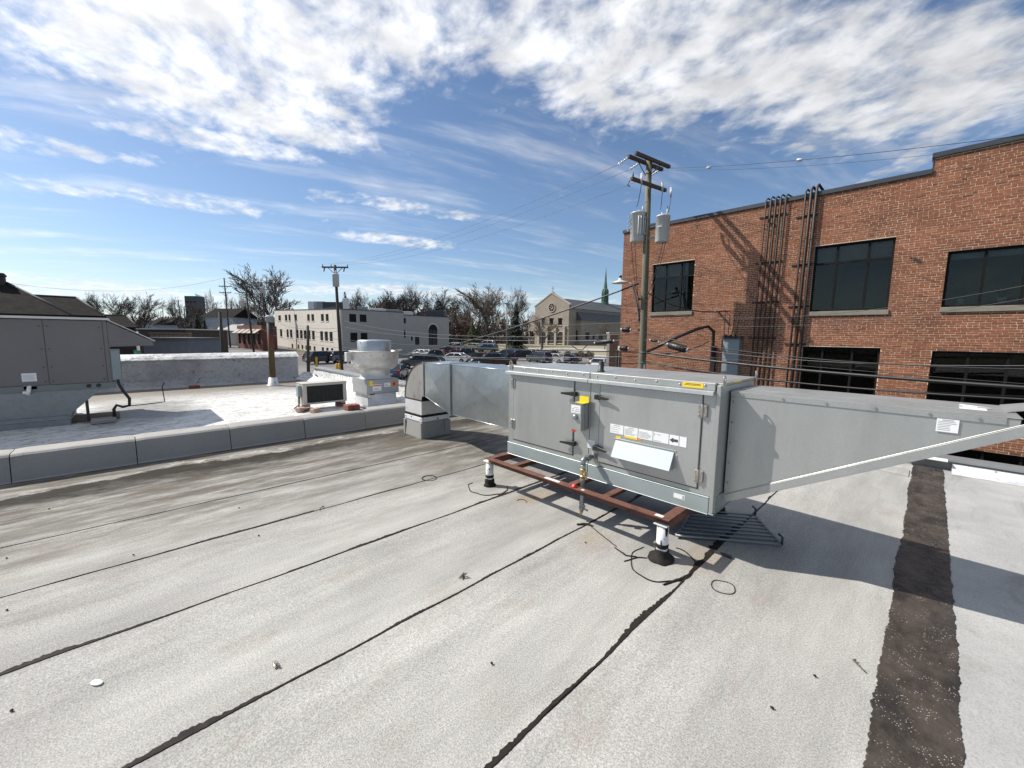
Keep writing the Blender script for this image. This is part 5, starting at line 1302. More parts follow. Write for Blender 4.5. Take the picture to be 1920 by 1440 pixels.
# lamp on a bracket
tip = on_y(1163, 531, 14.6)
lamp = part('lamp_bracket', MB().tube([lean(2.15) + Vector((-.1, 0, 0)), on_y(1187, 533, 14.8), on_y(1180, 531, 14.7)], .035, 8).tube([lean(2.0) + Vector((-.1, -.05, 0)), on_y(1190, 548, 14.8)], .02, 6), MT['galv_dull'], mp)
part('lamp_head', MB().lathe([(.34, 0), (.30, .03), (.14, .10), (.07, .14), (.07, .20), (.0001, .21)], tip, 20), MT['transf'], mp)
part('photocell', MB().lathe([(.06, .21), (.06, .30), (.0001, .31)], tip, 10), MT['black'], mp)

# ================================================================ other poles
def pole(pb, pt, f, label, r=.15, arms=(), extra=None, armdir=None, m_='poledark', group='utility poles down the street'):
    a = at(*pb, f); t = at(*pt, f)
    a.z = min(a.z, ground_z(a.x, a.y))
    o = thing('utility_pole', label, 'utility pole', a, group=group)
    part('pole', MB().tube([a, a.lerp(t, .5), t], [r * 1.15, r, r * .8], 8), MT[m_], o)
    d = armdir or RH
    tops = []
    for frac, hl in arms:
        c = a.lerp(t, frac); s = Vector((-d.y, d.x, 0))
        part('crossarm', MB().hexa([c + d * (-hl) - s * .06 - Vector((0, 0, .07)), c + d * hl - s * .06 - Vector((0, 0, .07)), c + d * hl + s * .06 - Vector((0, 0, .07)), c - d * hl + s * .06 - Vector((0, 0, .07))], [c - d * hl - s * .06 + Vector((0, 0, .07)), c + d * hl - s * .06 + Vector((0, 0, .07)), c + d * hl + s * .06 + Vector((0, 0, .07)), c - d * hl + s * .06 + Vector((0, 0, .07))]), MT['arm'], o)
        q = MB()
        for k in (-.95, -.3, .95):
            p = c + d * hl * k; q.tube([p + Vector((0, 0, .06)), p + Vector((0, 0, .30))], [.05, .03], 6)
        q.tube([c - Vector((0, 0, .75)), c + d * hl * .55 - Vector((0, 0, .05))], .03, 5).tube([c - Vector((0, 0, .75)), c - d * hl * .55 - Vector((0, 0, .05))], .03, 5)
        part('pin_insulator', q, MT['poledark'], o)
        tops.append(c)
    if extra: extra(o, a, t)
    return o, a, t
def with_transformer(frac, dx, r=.32, h=1.2):
    def f_(o, a, t):
        c = a.lerp(t, frac) + RH * dx - FH * .3
        tt = part('transformer', MB().lathe([(r, 0), (r, h), (r * 1.06, h + .02), (r * 1.06, h + .06), (r * .5, h + .12), (.0001, h + .13)], c, 14), MT['transf'], o)
        part('bushing', MB().tube([c + Vector((.1, 0, h + .1)), c + Vector((.1, 0, h + .4))], .05, 6).tube([c + Vector((-.12, 0, h + .1)), c + Vector((-.12, 0, h + .35))], .05, 6), MT['insul'], tt)
    return f_
pB, aB, tB = pole((641, 697), (628, 497), 43, 'leaning wooden pole with single crossarm and transformer in front of pale office', .17, ((.98, 1.35),), with_transformer(.80, .1))
def hang(o, a, t):
    q = MB()
    for k in (-.8, .72):
        c = a.lerp(t, .98) + RH * 1.35 * k; q.tube([c, c - Vector((.0, 0, .45)) - RH * .1], [.07, .05], 6)
    part('insulator', q, MT['poledark'], o)
hang(pB, aB, tB)
pC, aC, tC = pole((432, 651), (420, 521), 85, 'thin straight pole with two short crossarms by the white estate car', .14, ((.88, 1.2), (.79, 1.2)))
pD, aD, tD = pole((476, 659), (460, 537), 75, 'pole with two crossarms and a transformer bank in front of the awning building', .16, ((.985, 1.35), (.905, 1.35)), with_transformer(.70, -.9, .4, 1.0))
pE, aE, tE = pole((502, 660), (490, 529), 88, 'wooden pole under the big bare tree, two long crossarms', .2, ((.99, 1.85), (.90, 1.85)), with_transformer(.84, .3, .4, 1.2))
pole((578, 700), (577, 610), 36, 'short dark service pole standing just beyond the parapet by the black hatchback', .13, group='short poles near the roof')
pole((421, 690), (412, 585), 42, 'short brown leaning pole beside the silver car roof', .17, group='short poles near the roof')
pole((325, 612), (322, 565), 190, 'distant pole, left of the two before the dark tower', .2, ((.95, 1.6),))
pole((340, 612), (334, 562), 170, 'distant pole, right of the two before the dark tower', .2, ((.97, 1.6),))
pole((349, 625), (345, 575), 150, 'distant bare pole just left of the dark tower', .18)
pole((307, 620), (305, 578), 210, 'distant slim pole furthest left among the trees', .18)
pole((366, 640), (360, 575), 120, 'dark pole in front of the dark tower', .2)
pole((848, 640), (848, 566), 100, 'slim pole behind the right end of the pale office', .12, ((.97, .8),))
MT['greypole'] = mat('grey_metal_pole', (.16, .165, .165), .5, .5, .1)
def lightpole(px, pb, pt, f, label):
    a = at(px, pb, f); t = at(px - .4, pt, f); a.z = min(a.z, ground_z(a.x, a.y))
    o = thing('light_pole', label, 'light pole', a, group='parking lot light poles')
    part('pole', MB().tube([a, t], [.10, .07], 8), MT['greypole'], o)
    part('pole_base', MB().lathe([(.3, 0), (.3, .7), (.12, .75)], (a.x, a.y, a.z), 10), MT['greypole'], o)
    part('lamp_head', MB().box((t.x - .1, t.y - .35, t.z), (t.x + .1, t.y + .35, t.z + .14)), MT['greypole'], o)
lightpole(950, 675, 570, 58, 'tall thin grey light pole in the car park in front of the fir')
lightpole(1015, 652, 598, 95, 'slim grey light pole on the lawn before the stone church')
def bollard(px, pb, pt, f, label):
    a = at(px, pb, f); t = at(px, pt, f)
    o = thing('bollard', label, 'bollard', a, group='yellow bollards by the parking lot')
    part('post', MB().lathe([(.09, -.4), (.09, (t - a).z - .05), (.07, (t - a).z - .01), (.0001, (t - a).z)], a, 10), MT['bollard'], o)
MT['bollard'] = mat('yellow_bollard_paint', (.62, .36, .02), .6, 0, .12)
bollard(594, 687, 670, 36, 'yellow bollard next to the black hatchback')
bollard(632, 695, 681, 33, 'left yellow bollard of the pair at the foot of the leaning pole')
bollard(636.5, 695, 681, 33.4, 'right yellow bollard of the pair at the foot of the leaning pole')
bollard(1103, 682, 672, 70, 'yellow bollard at the end of the low red brick planter')

# ================================================================ overhead wires
def wire(a, c, sag, r, label, m_='wire', n=24, grp='overhead wires'):
    return solo('overhead_wire', MB().tube(sagline(a, c, sag, n), r, 5), MT[m_], label, 'wire', grp)
for k, (q, dx) in enumerate(zip(ins_pts, (-1.25, -.4, 1.25))):
    c = aB.lerp(tB, .98) + RH * dx + Vector((0, 0, .3))
    wire(q, c, .8, .006, ('highest', 'middle', 'lowest')[k] + ' of three thin wires sloping from the tall pole down to the leaning pole', n=30)
p = lean(8.22) + AD * 1.05
ends = on_y(1930, 252, 14.0)
w_ = wire(p, ends, .12, .007, 'thin high wire with two white line markers crossing the sky over the brick building')
w_ = wire(lean(8.22) + AD * .9 + sV * .3, on_y(1990, 262, 14.6), .2, .004, 'faint second high wire above the brick parapet')
for px, py, lb2 in ((1329, 314, 'left white bead on the high wire against the blue sky'), (1499, 300, 'right white bead on the high wire against the blue sky')):
    t = (px - 1258) / (1930 - 1258.); c = on_y(px, py, p.y + (14.0 - p.y) * t)
    d = (ends - p).normalized()
    solo('line_marker', MB().tube([c - d * .09, c - d * .06, c + d * .06, c + d * .09], [.02, .05, .05, .02], 8), MT['insul'], lb2, 'marker')
# heavy black cable rising from the car park to the pole
wire(at(735, 671, 30), lean(3.7) + Vector((-.2, -.1, 0)), .35, .034, 'thick black cable sweeping up from the parking lot to the tall pole', n=30)
# communication cables to the left
for k, (z, pe, f, s, r, lb2) in enumerate(((1.02, (500, 612), 80, .9, .022, 'long level cable leaving the tall pole just above its metal band'), (.55, (560, 640), 60, .5, .018, 'lower level cable from the tall pole crossing the car park'), (1.5, (640, 612), 43.2, .5, .014, 'upper level cable between tall pole and leaning pole'), (1.75, (640, 600), 43.2, .7, .012, 'topmost of the level cables between tall pole and leaning pole'), (.85, (640, 650), 43.2, .45, .016, 'lowest of the level cables between tall pole and leaning pole'), (2.2, (866, 600), 110, .6, .010, 'thin pale cable in front of the church'))):
    wire(lean(z) + Vector((-.14, -.1, 0)), at(*pe, f), s, r, lb2, 'wire' if k in (0, 1) else 'wirelite', 30)
# cables to the right along the alley
for k, (z, ye, ze, s, r, lb2) in enumerate(((1.02, 12.6, (1990, 731), .10, .042, 'thick black cable running right from the tall pole in front of the lower windows'), (1.10, 12.6, (1990, 725), .05, .008, 'twisted thin wire on top of the thick right-hand cable'), (.68, 12.6, (1990, 752), .2, .02, 'lower of two thin cables running right from the tall pole'), (.62, 12.8, (1990, 746), .22, .018, 'upper of two thin cables low along the alley'), (1.75, 13.2, (1990, 693), .3, .016, 'thin cable crossing the tops of the lower windows'), (1.5, 13.2, (1990, 685), .3, .010, 'second thin cable crossing the tops of the lower windows'), (2.6, 14.5, (1990, 522), .5, .006, 'fine wire crossing the upper windows'), (2.35, 14.5, (1990, 548), .5, .006, 'lower fine wire crossing the upper windows'))):
    wire(lean(z) + Vector((.14, -.1, 0)), on_y(*ze, ye), s, r, lb2, 'wire' if k < 5 else 'wirelite', 26)
# service drop to the wall
sp = on_y(1360, 583, 16.7)
wire(lean(3.35) + Vector((.12, -.05, 0)), sp, .28, .024, 'black service cable dropping from the tall pole across the upper window to the wall')
for k in range(4):
    c = Vector((-5.55 + .125 * k, 16.62, 1.66))
    solo('service_lead', MB().tube([sp, sp.lerp(c, .4) + Vector((.12 * k, 0, .12 + .08 * k)), sp.lerp(c, .8) + Vector((.05 * k, -.05, .05)), c], .014, 6), MT['wire'], ('leftmost', 'second', 'third', 'rightmost')[k] + ' of four cable leads looping into the top of the grey cable box', 'cable', 'leads into the grey cable box')
solo('cable_bundle', MB().tube([lean(1.02) + Vector((.14, 0, 0)), on_y(1270, 632, 15.4), on_y(1310, 616, 16.2), on_y(1328, 612, 16.6), on_y(1338, 622, 16.78), Vector((-6.0, 16.80, 1.25)), Vector((-6.0, 16.82, .9))], .06, 8), MT['wire'], 'thick black cable bundle arching from the tall pole down onto the brick wall', 'cable')
solo('cable_bundle', MB().tube(sagline(lean(1.0) + Vector((.14, 0, 0)), on_y(1330, 640, 16.7), .22), .02, 6), MT['wire'], 'thin loose cable sagging under the arching bundle to the wall', 'cable')
def closure(c, d, L, r, label):
    d = d.normalized(); o = thing('splice_case', label, 'splice case', c, group='splice cases on the cables')
    part('case', MB().tube([c - d * L * .5, c - d * L * .45, c + d * L * .45, c + d * L * .5], [r * .6, r, r, r * .6], 10), MT['black'], o)
    q = MB()
    for t in (-.4, -.25, -.1, .05, .2, .35): q.tube([c + d * (L * t - .01), c + d * (L * t + .01)], r * 1.03, 10)
    part('ridge', q, MT['black'], o)
    part('clamp', MB().tube([c - d * (L * .5 + .08), c - d * (L * .5 + .02)], r * .45, 8).tube([c + d * (L * .5 + .02), c + d * (L * .5 + .08)], r * .45, 8), MT['insul'], o)
closure(on_y(1270, 651, 14.75), on_y(1285, 655, 14.7) - on_y(1254, 646, 14.8), .72, .135, 'large black splice case on the cable just right of the tall pole')
closure(on_y(1227, 639, 14.85), Vector((1, 0, -.2)), .25, .06, 'small black splice case closest to the right side of the pole')
closure(on_y(1174, 618, 14.8), Vector((1, 0, -.05)), .30, .11, 'upper small black splice case left of the tall pole')
closure(on_y(1170, 653, 14.8), Vector((1, 0, -.05)), .30, .11, 'lower small black splice case left of the tall pole')
closure(on_y(1133, 641, 14.9), on_y(1150, 639, 14.85) - on_y(1115, 643, 15), .95, .10, 'long drooping black splice case left of the brick corner')
b = MB().tube([at(1072, 648, 19), at(1082, 655, 19), at(1092, 656, 19), at(1102, 646, 19)], .02, 6)
solo('cable_loop', b, MT['wire'], 'slack loop of black cable hanging under the level cable before the church', 'cable')
# short wires among the far poles
for a, c, s, lb2 in ((tC, tE, 1.2, 'thin wire from the thin straight pole to the pole by the big tree'), (tC, at(-40, 522, 60), 2.2, 'long thin wire from the thin straight pole across the left sky'), (aB.lerp(tB, .62), at(489, 565, 88), 1.0, 'wire from the leaning pole to the big bare tree pole'), (aB.lerp(tB, .42), at(500, 575, 88), 1.5, 'wire crossing the top windows of the pale office'), (aB.lerp(tB, .40), at(577, 618, 36), .3, 'wire from the leaning pole down to the short service pole'), (at(577, 617, 36), at(505, 590, 70), .6, 'wire from the short service pole leftward past the flue'), (aC.lerp(tC, .45), at(476, 620, 75), .8, 'low wire between the two left poles'), (aC.lerp(tC, .42), at(330, 600, 120), 1.2, 'low wire from the thin straight pole to the distant poles'), (aD.lerp(tD, .5), at(560, 640, 60), .8, 'low wire in front of the awning building')):
    wire(a, c, s, .016, lb2, 'wire', 18)

# ================================================================ ground beyond the roof
def gmat(name, c1, c2, sc, c3=None, rough=.95):
    m, n, p = mat_base(name); co = n.new('ShaderNodeTexCoord').outputs['Object']
    c = n.mix(n.ramp(n.noise(co, sc, 6, .65), .35, .68), rgb(c1), rgb(c2))
    if c3: c = n.mix(n.ramp(n.noise(co, sc * .23, 5, .6), .5, .62), c, rgb(c3))
    v = n.ramp(n.noise(co, 5, 4, .7), .3, .7, .85, 1.12, False); cc = n.new('ShaderNodeCombineXYZ')
    for i in range(3): n.l.new(v, cc.inputs[i])
    n.l.new(n.mix(1, c, cc.outputs[0], 'MULTIPLY'), p.inputs['Base Color']); p.inputs['Roughness'].default_value = rough; p.inputs['Specular IOR Level'].default_value = .2
    return m
MT['ground'] = gmat('winter_ground', (.12, .105, .075), (.085, .08, .055), .3, (.15, .14, .12))
MT['asphalt'] = gmat('worn_asphalt', (.17, .165, .16), (.115, .112, .11), .5, (.20, .195, .19))
MT['lawn'] = gmat('dormant_lawn', (.27, .24, .17), (.21, .19, .125), .4)
MT['concrete'] = gmat('pale_concrete', (.40, .385, .35), (.33, .32, .295), .4)
MT['paint'] = mat('road_paint', (.66, .66, .63), .7, 0, .1)
NR = [0, 8, 14, 18, 22, 26, 30, 35, 40, 50, 60, 66, 72, 80, 90, 100, 110, 118, 140, 180, 240, 350, 550, 900, 1500, 2600]
b = MB(); vs = [(0, 0, -4.2)]; fs = []; NA = 72
for r in NR[1:]:
    for k in range(NA):
        a = 2 * pi * k / NA; x, y = r * cos(a), r * sin(a); vs.append((x, y, ground_z(x, y)))
for k in range(NA): fs.append((0, 1 + k, 1 + (k + 1) % NA))
for i in range(len(NR) - 2):
    for k in range(NA): q = 1 + i * NA; fs.append((q + k, q + NA + k, q + NA + (k + 1) % NA, q + (k + 1) % NA))
struct('ground', b.add(vs, fs, True), MT['ground'])
def azi(px): d = ray(px, 640); return atan2(d.y, d.x)
def polar_sheet(name, px0, px1, r0, r1, off, m_, edge=None):
    a0, a1 = azi(px0), azi(px1); na, nr = 24, 40; vs = []; fs = []
    for i in range(nr + 1):
        for k in range(na + 1):
            r = r0 + (r1 - r0) * i / nr; a = a0 + (a1 - a0) * k / na
            x, y = r * cos(a), r * sin(a)
            vs.append((x, y, max(ground_z(x, y), gz_lin(r)) + off))
    for i in range(nr):
        for k in range(na): q = i * (na + 1) + k; fs.append((q, q + na + 1, q + na + 2, q + 1))
    return struct(name, MB().add(vs, fs, True), MT[m_])
def gz_lin(r):
    for i in range(len(NR) - 1):
        if NR[i] <= r <= NR[i + 1]:
            t = (r - NR[i]) / (NR[i + 1] - NR[i]); return ground_z(NR[i], 0) * (1 - t) + ground_z(NR[i + 1], 0) * t
    return -1.15
polar_sheet('parking_lot', 540, 1250, 19, 79, .03, 'asphalt')
polar_sheet('street', 250, 539, 22, 130, .03, 'asphalt')
polar_sheet('sidewalk', 640, 1250, 79.2, 83, .10, 'concrete')
polar_sheet('church_lawn', 930, 1250, 84, 165, .05, 'lawn')
polar_sheet('church_drive', 985, 1250, 93, 104, .09, 'concrete')
polar_sheet('verge', 455, 520, 60, 74, .10, 'lawn')
polar_sheet('pavement', 425, 520, 76, 82, .10, 'concrete')
polar_sheet('alley', 1000, 2300, 8.5, 17, .02, 'asphalt')
# painted bay lines
pl_ = []
for k in range(16):
    a = at(760 + 22 * k, 680, 50 + .3 * k); d = (RH * .35 + FH * .94)
    z = gz_lin(hypot(a.x, a.y)) + .045
    s = Vector((-d.y, d.x, 0)) * .06
    q = [a - s, a + d * 5 - s, a + d * 5 + s, a + s]
    struct('bay_line', MB().add([(p.x, p.y, z) for p in q], [(0, 1, 2, 3)][::1]), MT['paint'])

# ================================================================ building helper
def cut_wall(A, d, n, L, z0, z1, holes, th=.3):
    """wall from A along d with rectangular holes (t0, t1, za, zb); n points outward"""
    ts = sorted({0, L, *[max(0, min(L, h[0])) for h in holes], *[max(0, min(L, h[1])) for h in holes]}); zz = sorted({z0, z1, *[h[2] for h in holes], *[h[3] for h in holes]})
    b = MB()
    for i in range(len(ts) - 1):
        for k in range(len(zz) - 1):
            tm, zm = (ts[i] + ts[i + 1]) / 2, (zz[k] + zz[k + 1]) / 2
            if ts[i + 1] - ts[i] < 1e-4 or any(h[0] < tm < h[1] and h[2] < zm < h[3] for h in holes): continue
            p, q = A + d * ts[i], A + d * ts[i + 1]
            lo = [Vector((v.x, v.y, zz[k])) for v in (p, q, q - n * th, p - n * th)]
            b.hexa(lo, [Vector((v.x, v.y, zz[k + 1])) for v in lo])
    return b
def on_plane(px, py, A, n): d = ray(px, py); return CAM + d * ((A - CAM).dot(n) / d.dot(n))
def pane(parent, A, d, n, h, name='window', m_='glassfar', set_=.14, bars=True, fm='frame'):
    def q(t, z, o): p = A + d * t - n * o; return Vector((p.x, p.y, z))
    t0, t1, za, zb = h
    lo = [q(t0, za, set_), q(t1, za, set_), q(t1, za, set_ + .04), q(t0, za, set_ + .04)]; hi = [Vector((v.x, v.y, zb)) for v in lo]
    w = part(name, MB().hexa(lo, hi), MT[m_], parent)
    if bars:
        b = MB(); tm = (t0 + t1) / 2
        for ta, tb, z_a, z_b in ((tm - .03, tm + .03, za, zb), (t0, t1, (za + zb) / 2 - .03, (za + zb) / 2 + .03)):
            lo = [q(ta, z_a, set_ - .04), q(tb, z_a, set_ - .04), q(tb, z_a, set_ - .005), q(ta, z_a, set_ - .005)]; b.hexa(lo, [Vector((v.x, v.y, z_b)) for v in lo])
        part('glazing_bars', b, MT[fm], w)
    return w
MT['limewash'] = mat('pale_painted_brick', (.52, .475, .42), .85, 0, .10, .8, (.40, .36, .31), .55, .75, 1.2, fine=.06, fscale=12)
MT['limewash_shaded'] = mat('pale_brick_shaded', (.36, .335, .305), .85, 0, .06, .8, fine=.05, fscale=12)  # the pale brick again, with the shade of the sunless sides painted in
MT['roofgrey'] = mat('flat_roof_felt', (.10, .10, .10), .9, 0, .2, 1)
MT['doordark'] = mat('dark_door', (.018, .016, .015), .5, 0, .1)

# ---------------------------------------------------------------- pale three-storey office
OA = at(640, 650, 69); OA.z = 0
dl = Vector((-1, 0, 0)); dr = Vector((0, 1, 0))          # on the same street grid as the roof
nl = -dr; nr_ = -dl
ofc = thing('office_building', 'pale three-storey office with rows of narrow dark windows and a lower arched wing', 'building', (OA.x, OA.y, -2.6))
def tpar(px, py, d, n): p = on_plane(px, py, OA, n); return (p - OA).dot(d), p.z
cpx = lambda X: X / 5.0526 + 480; cpy = lambda Y: Y / 5.0526 + 440
LL = tpar(515, 600, dl, nl)[0]; LR = tpar(757, 600, dr, nr_)[0]; LW = tpar(838, 620, dr, nr_)[0]
ztop = tpar(638, 580, dl, nl)[1]; zwing = tpar(775, 592, dr, nr_)[1]; zfar = tpar(516, 582, dl, nl)[1]
holes = []
for row, ya, yb in (((((218, 242), (280, 302), (314, 334), (370, 394), (490, 515), (530, 556), (620, 648), (665, 693))), (757, 814), (750, 819)), (((226, 247), (288, 308), (320, 343), (378, 402), (414, 440), (450, 477), (497, 514), (528, 554), (606, 633), (648, 679), (694, 724)), (894, 966), (920, 1010)), (((330, 345), (388, 404), (423, 440), (460, 477), (500, 514), (538, 556), (614, 636), (658, 680), (703, 726)), (1022, 1060), (1075, 1122))):
    for a, c in row:
        m_ = ((a + c) / 2 - 230) / 480; y0 = ya[0] + (yb[0] - ya[0]) * m_; y1 = ya[1] + (yb[1] - ya[1]) * m_; xm = cpx((a + c) / 2)
        holes.append((tpar(cpx(c), 620, dl, nl)[0], tpar(cpx(a), 620, dl, nl)[0], tpar(xm, cpy(y1), dl, nl)[1], tpar(xm, cpy(y0), dl, nl)[1]))
part('wall', cut_wall(OA, dl, nl, LL, -2.8, ztop, holes), MT['limewash'], ofc)
P3_ = lambda t, o_, z: Vector(((OA + dl * t - nl * o_).x, (OA + dl * t - nl * o_).y, z))
part('raised_parapet', MB().hexa([P3_(0, .002, ztop + .001), P3_(LL, .002, ztop + .001), P3_(LL, .298, ztop + .001), P3_(0, .298, ztop + .001)], [P3_(0, .002, ztop + .02), P3_(LL, .002, zfar), P3_(LL, .298, zfar), P3_(0, .298, ztop + .02)]), MT['limewash'], ofc)
part('parapet_edge', MB().hexa([P3_(-.05, -.06, ztop + .024), P3_(LL, -.06, zfar + .004), P3_(LL, .34, zfar + .004), P3_(-.05, .34, ztop + .024)], [P3_(-.05, -.06, ztop + .15), P3_(LL, -.06, zfar + .13), P3_(LL, .34, zfar + .13), P3_(-.05, .34, ztop + .15)]), MT['coping'], ofc)
for h_ in holes: pane(ofc, OA, dl, nl, h_)
MT['sillpale'] = mat('pale_sill', (.56, .53, .48), .8, 0, .08)
for h_ in holes:
    p, q = OA + dl * (h_[0] - .08), OA + dl * (h_[1] + .08); lo = [Vector((v.x, v.y, h_[2] - .14)) for v in (p + nl * .07, q + nl * .07, q - nl * .01, p - nl * .01)]
    part('window_sill', MB().hexa(lo, [v + Vector((0, 0, .135)) for v in lo]), MT['sillpale'], ofc)
holes = []
for a, c, y0, y1 in ((888, 955, 752, 828), (986, 1052, 757, 828), (892, 960, 928, 1018), (990, 1056, 930, 1018)):
    t0 = tpar(cpx(a), 620, dr, nr_)[0]; t1 = tpar(cpx(c), 620, dr, nr_)[0]; xm = cpx((a + c) / 2); holes.append((t0, t1, tpar(xm, cpy(y1), dr, nr_)[1], tpar(xm, cpy(y0), dr, nr_)[1]))
part('wall', cut_wall(OA + dr * .301, dr, nr_, LR - .301, -2.8, ztop, [(a - .301, c - .301, e, f_) for a, c, e, f_ in holes]), MT['limewash_shaded'], ofc)
for h_ in holes: pane(ofc, OA, dr, nr_, h_)
WA = OA + dr * LR - nr_ * .12
tw = lambda X, Y: tpar(cpx(X), cpy(Y), dr, nr_)
holes = []
for a, c, y0, y1 in ((1402, 1425, 790, 840), (1398, 1411, 905, 975), (1470, 1487, 965, 1005), (1508, 1550, 965, 1045), (1637, 1722, 900, 1045)):
    t0 = tw(a, 900)[0] - LR; t1 = tw(c, 900)[0] - LR; zc = [tw((a + c) / 2, y)[1] for y in (y1, y0)]; holes.append((max(.06, t0), max(.4, t1), zc[0], zc[1]))
part('wing_wall', cut_wall(WA + dr * .003, dr, nr_, LW - LR + .6, -2.8, zwing, holes), MT['limewash_shaded'], ofc)
for i, h_ in enumerate(holes): pane(ofc, WA, dr, nr_, h_, 'door' if i >= 3 else 'window', 'doordark' if i >= 3 else 'glassfar', bars=i != 0)
# arched head over the wing door
h_ = holes[4]; tm, rr = (h_[0] + h_[1]) / 2, (h_[1] - h_[0]) / 2
def arcpt(a, r, o): p = WA + dr * (tm + r * cos(a)) + nr_ * o; return Vector((p.x, p.y, h_[3] + r * sin(a)))
n_ = 14; b = MB(); vs = [arcpt(pi * k / n_, rr, .012) for k in range(n_ + 1)]; b.add(vs, [tuple(range(n_ + 1))]); part('arched_light', b, MT['glassfar'], ofc)
b = MB()
for k in range(n_):
    a0, a1 = pi * k / n_, pi * (k + 1) / n_
    b.hexa([arcpt(a0, rr, .0), arcpt(a1, rr, .0), arcpt(a1, rr + .22, .0), arcpt(a0, rr + .22, .0)], [arcpt(a0, rr, .06), arcpt(a1, rr, .06), arcpt(a1, rr + .22, .06), arcpt(a0, rr + .22, .06)])
part('arch_surround', b, MT['sillpale'], ofc)
lo = [OA + v for v in (dl * .31 + dr * .31, dl * .31 + dr * LR, dr * LR + dl * LL, dl * LL + dr * .31)]
part('flat_roof', MB().hexa([Vector((v.x, v.y, ztop - .5)) for v in lo], [Vector((v.x, v.y, ztop - .35)) for v in lo]), MT['roofgrey'], ofc)
lo = [WA + v - nr_ * .31 for v in (dr * .31, dr * (LW - LR + .58), dr * (LW - LR + .58) + dl * 14, dr * .31 + dl * 14)]
part('flat_roof', MB().hexa([Vector((v.x, v.y, zwing - .5)) for v in lo], [Vector((v.x, v.y, zwing - .35)) for v in lo]), MT['roofgrey'], ofc)
for A_, d_, n2, L_2, z_ in ((OA, dr, nr_, LR, ztop), (WA, dr, nr_, LW - LR + .6, zwing)):
    p, q = A_ - d_ * .05, A_ + d_ * L_2; lo = [p + n2 * .06, q + n2 * .06, q - n2 * .36, p - n2 * .36]
    dzz = .0 if n2 is nl else .003
    part('roof_edge', MB().hexa([Vector((v.x, v.y, z_ + .004 + dzz)) for v in lo], [Vector((v.x, v.y, z_ + .14 + dzz)) for v in lo]), MT['coping'], ofc)
e1 = OA + dr * LR; lo = [e1 + dl * .305, e1 + dl * LL, e1 + dl * LL - dr * .3, e1 + dl * .305 - dr * .3]
part('wall', MB().hexa([Vector((v.x, v.y, -2.8)) for v in lo], [Vector((v.x, v.y, ztop - .01)) for v in lo]), MT['limewash_shaded'], ofc)
def roofbox(px, py0, py1, w, f, m_, nm='rooftop_plant'):
    c = at(px, py0, f); t = at(px, py1, f); lo = [c - RH * w + FH * 0, c + RH * w, c + RH * w + FH * w * 1.4, c - RH * w + FH * w * 1.4]
    part(nm, MB().hexa([Vector((v.x, v.y, c.z - .6)) for v in lo], [Vector((v.x, v.y, t.z)) for v in lo]), MT[m_], ofc, .03)
MT['plantgrey'] = mat('grey_plant_casing', (.25, .25, .25), .6, .2, .1); MT['plantwhite'] = mat('white_plant_casing', (.62, .62, .6), .6, 0, .1)
for q in ((586, 579, 565, 1.0, 92, 'plantwhite'), (598, 579, 565, 1.1, 92, 'plantgrey'), (622, 579, 566, 2.0, 92, 'coping'), (648, 580, 559, .5, 84, 'plantwhite'), (678, 582, 575, .9, 84, 'plantgrey'), (706, 583, 578, 1.4, 86, 'plantwhite'), (728, 584, 580, 2.4, 92, 'plantgrey'), (762, 589, 584, 1.2, 96, 'plantwhite'), (815, 588, 582, 2.4, 104, 'coping')): roofbox(*q)

# ---------------------------------------------------------------- stone church
MT['stone'] = mat('tan_limestone', (.27, .235, .19), .9, 0, .14, .5, (.19, .165, .135), .5, .7, 1.0, fine=.08, fscale=6)
MT['stonepale'] = mat('pale_limestone_trim', (.37, .32, .26), .9, 0, .08, .6)
MT['slate'] = mat('grey_slate_roof', (.062, .066, .073), .6, 0, .12, .6)
MT['verdigris'] = mat('verdigris_copper', (.065, .14, .105), .7, .1, .2, .8, (.11, .19, .15), .5, .7, 1.5)
CA = at(1003, 645, 138); CYF = CA.y
chp = thing('church', 'tan stone church with a round rose window, arched doors and green spire', 'church', (CA.x, CYF, -1.6))
ccx = lambda X: X / 5.0526 + 800; ccy = lambda Y: Y / 5.0526 + 480
def cf(X, Y): p = on_y(ccx(X), ccy(Y), CYF); return p.x, p.z
xl, zel = cf(1028, 475); xr, zer = cf(1350, 470); xa, zap = cf(1190, 362)
xa = (xl + xr) / 2; zE = (zel + zer) / 2
NL = 46.
b = MB().hexa([(xl, CYF, -1.6), (xl, CYF, zE), (xa, CYF, zap), (xr, CYF, zE), (xr, CYF, -1.6)], [(xl, CYF + .9, -1.6), (xl, CYF + .9, zE), (xa, CYF + .9, zap), (xr, CYF + .9, zE), (xr, CYF + .9, -1.6)])
part('gable_front', b, MT['stone'], chp)
zr = zap - .9; ze2 = zE - .8
part('nave_roof', MB().hexa([(xl - .2, CYF + .95, ze2), (xa, CYF + .95, zr), (xr + .35, CYF + .95, ze2 - .2), (xa, CYF + .95, ze2 - .6)], [(xl - .2, CYF + NL, ze2), (xa, CYF + NL, zr), (xr + .35, CYF + NL, ze2 - .2), (xa, CYF + NL, ze2 - .6)]), MT['slate'], chp)
part('nave_wall', MB().box((xl + .1, CYF + .92, -1.6), (xr - .003, CYF + NL, ze2 - .25)), MT['stone'], chp)
for s0, s1, e0, e1 in ((xl - .3, xa, zE - .1, zap + .25), (xa, xr + .3, zap + .25, zE - .1)):
    part('gable_coping', MB().hexa([(s0, CYF - .12, e0), (s1, CYF - .12, e1), (s1, CYF + 1.0, e1), (s0, CYF + 1.0, e0)], [(s0, CYF - .12, e0 + .4), (s1, CYF - .12, e1 + .4), (s1, CYF + 1.0, e1 + .4), (s0, CYF + 1.0, e0 + .4)]), MT['stonepale'], chp)
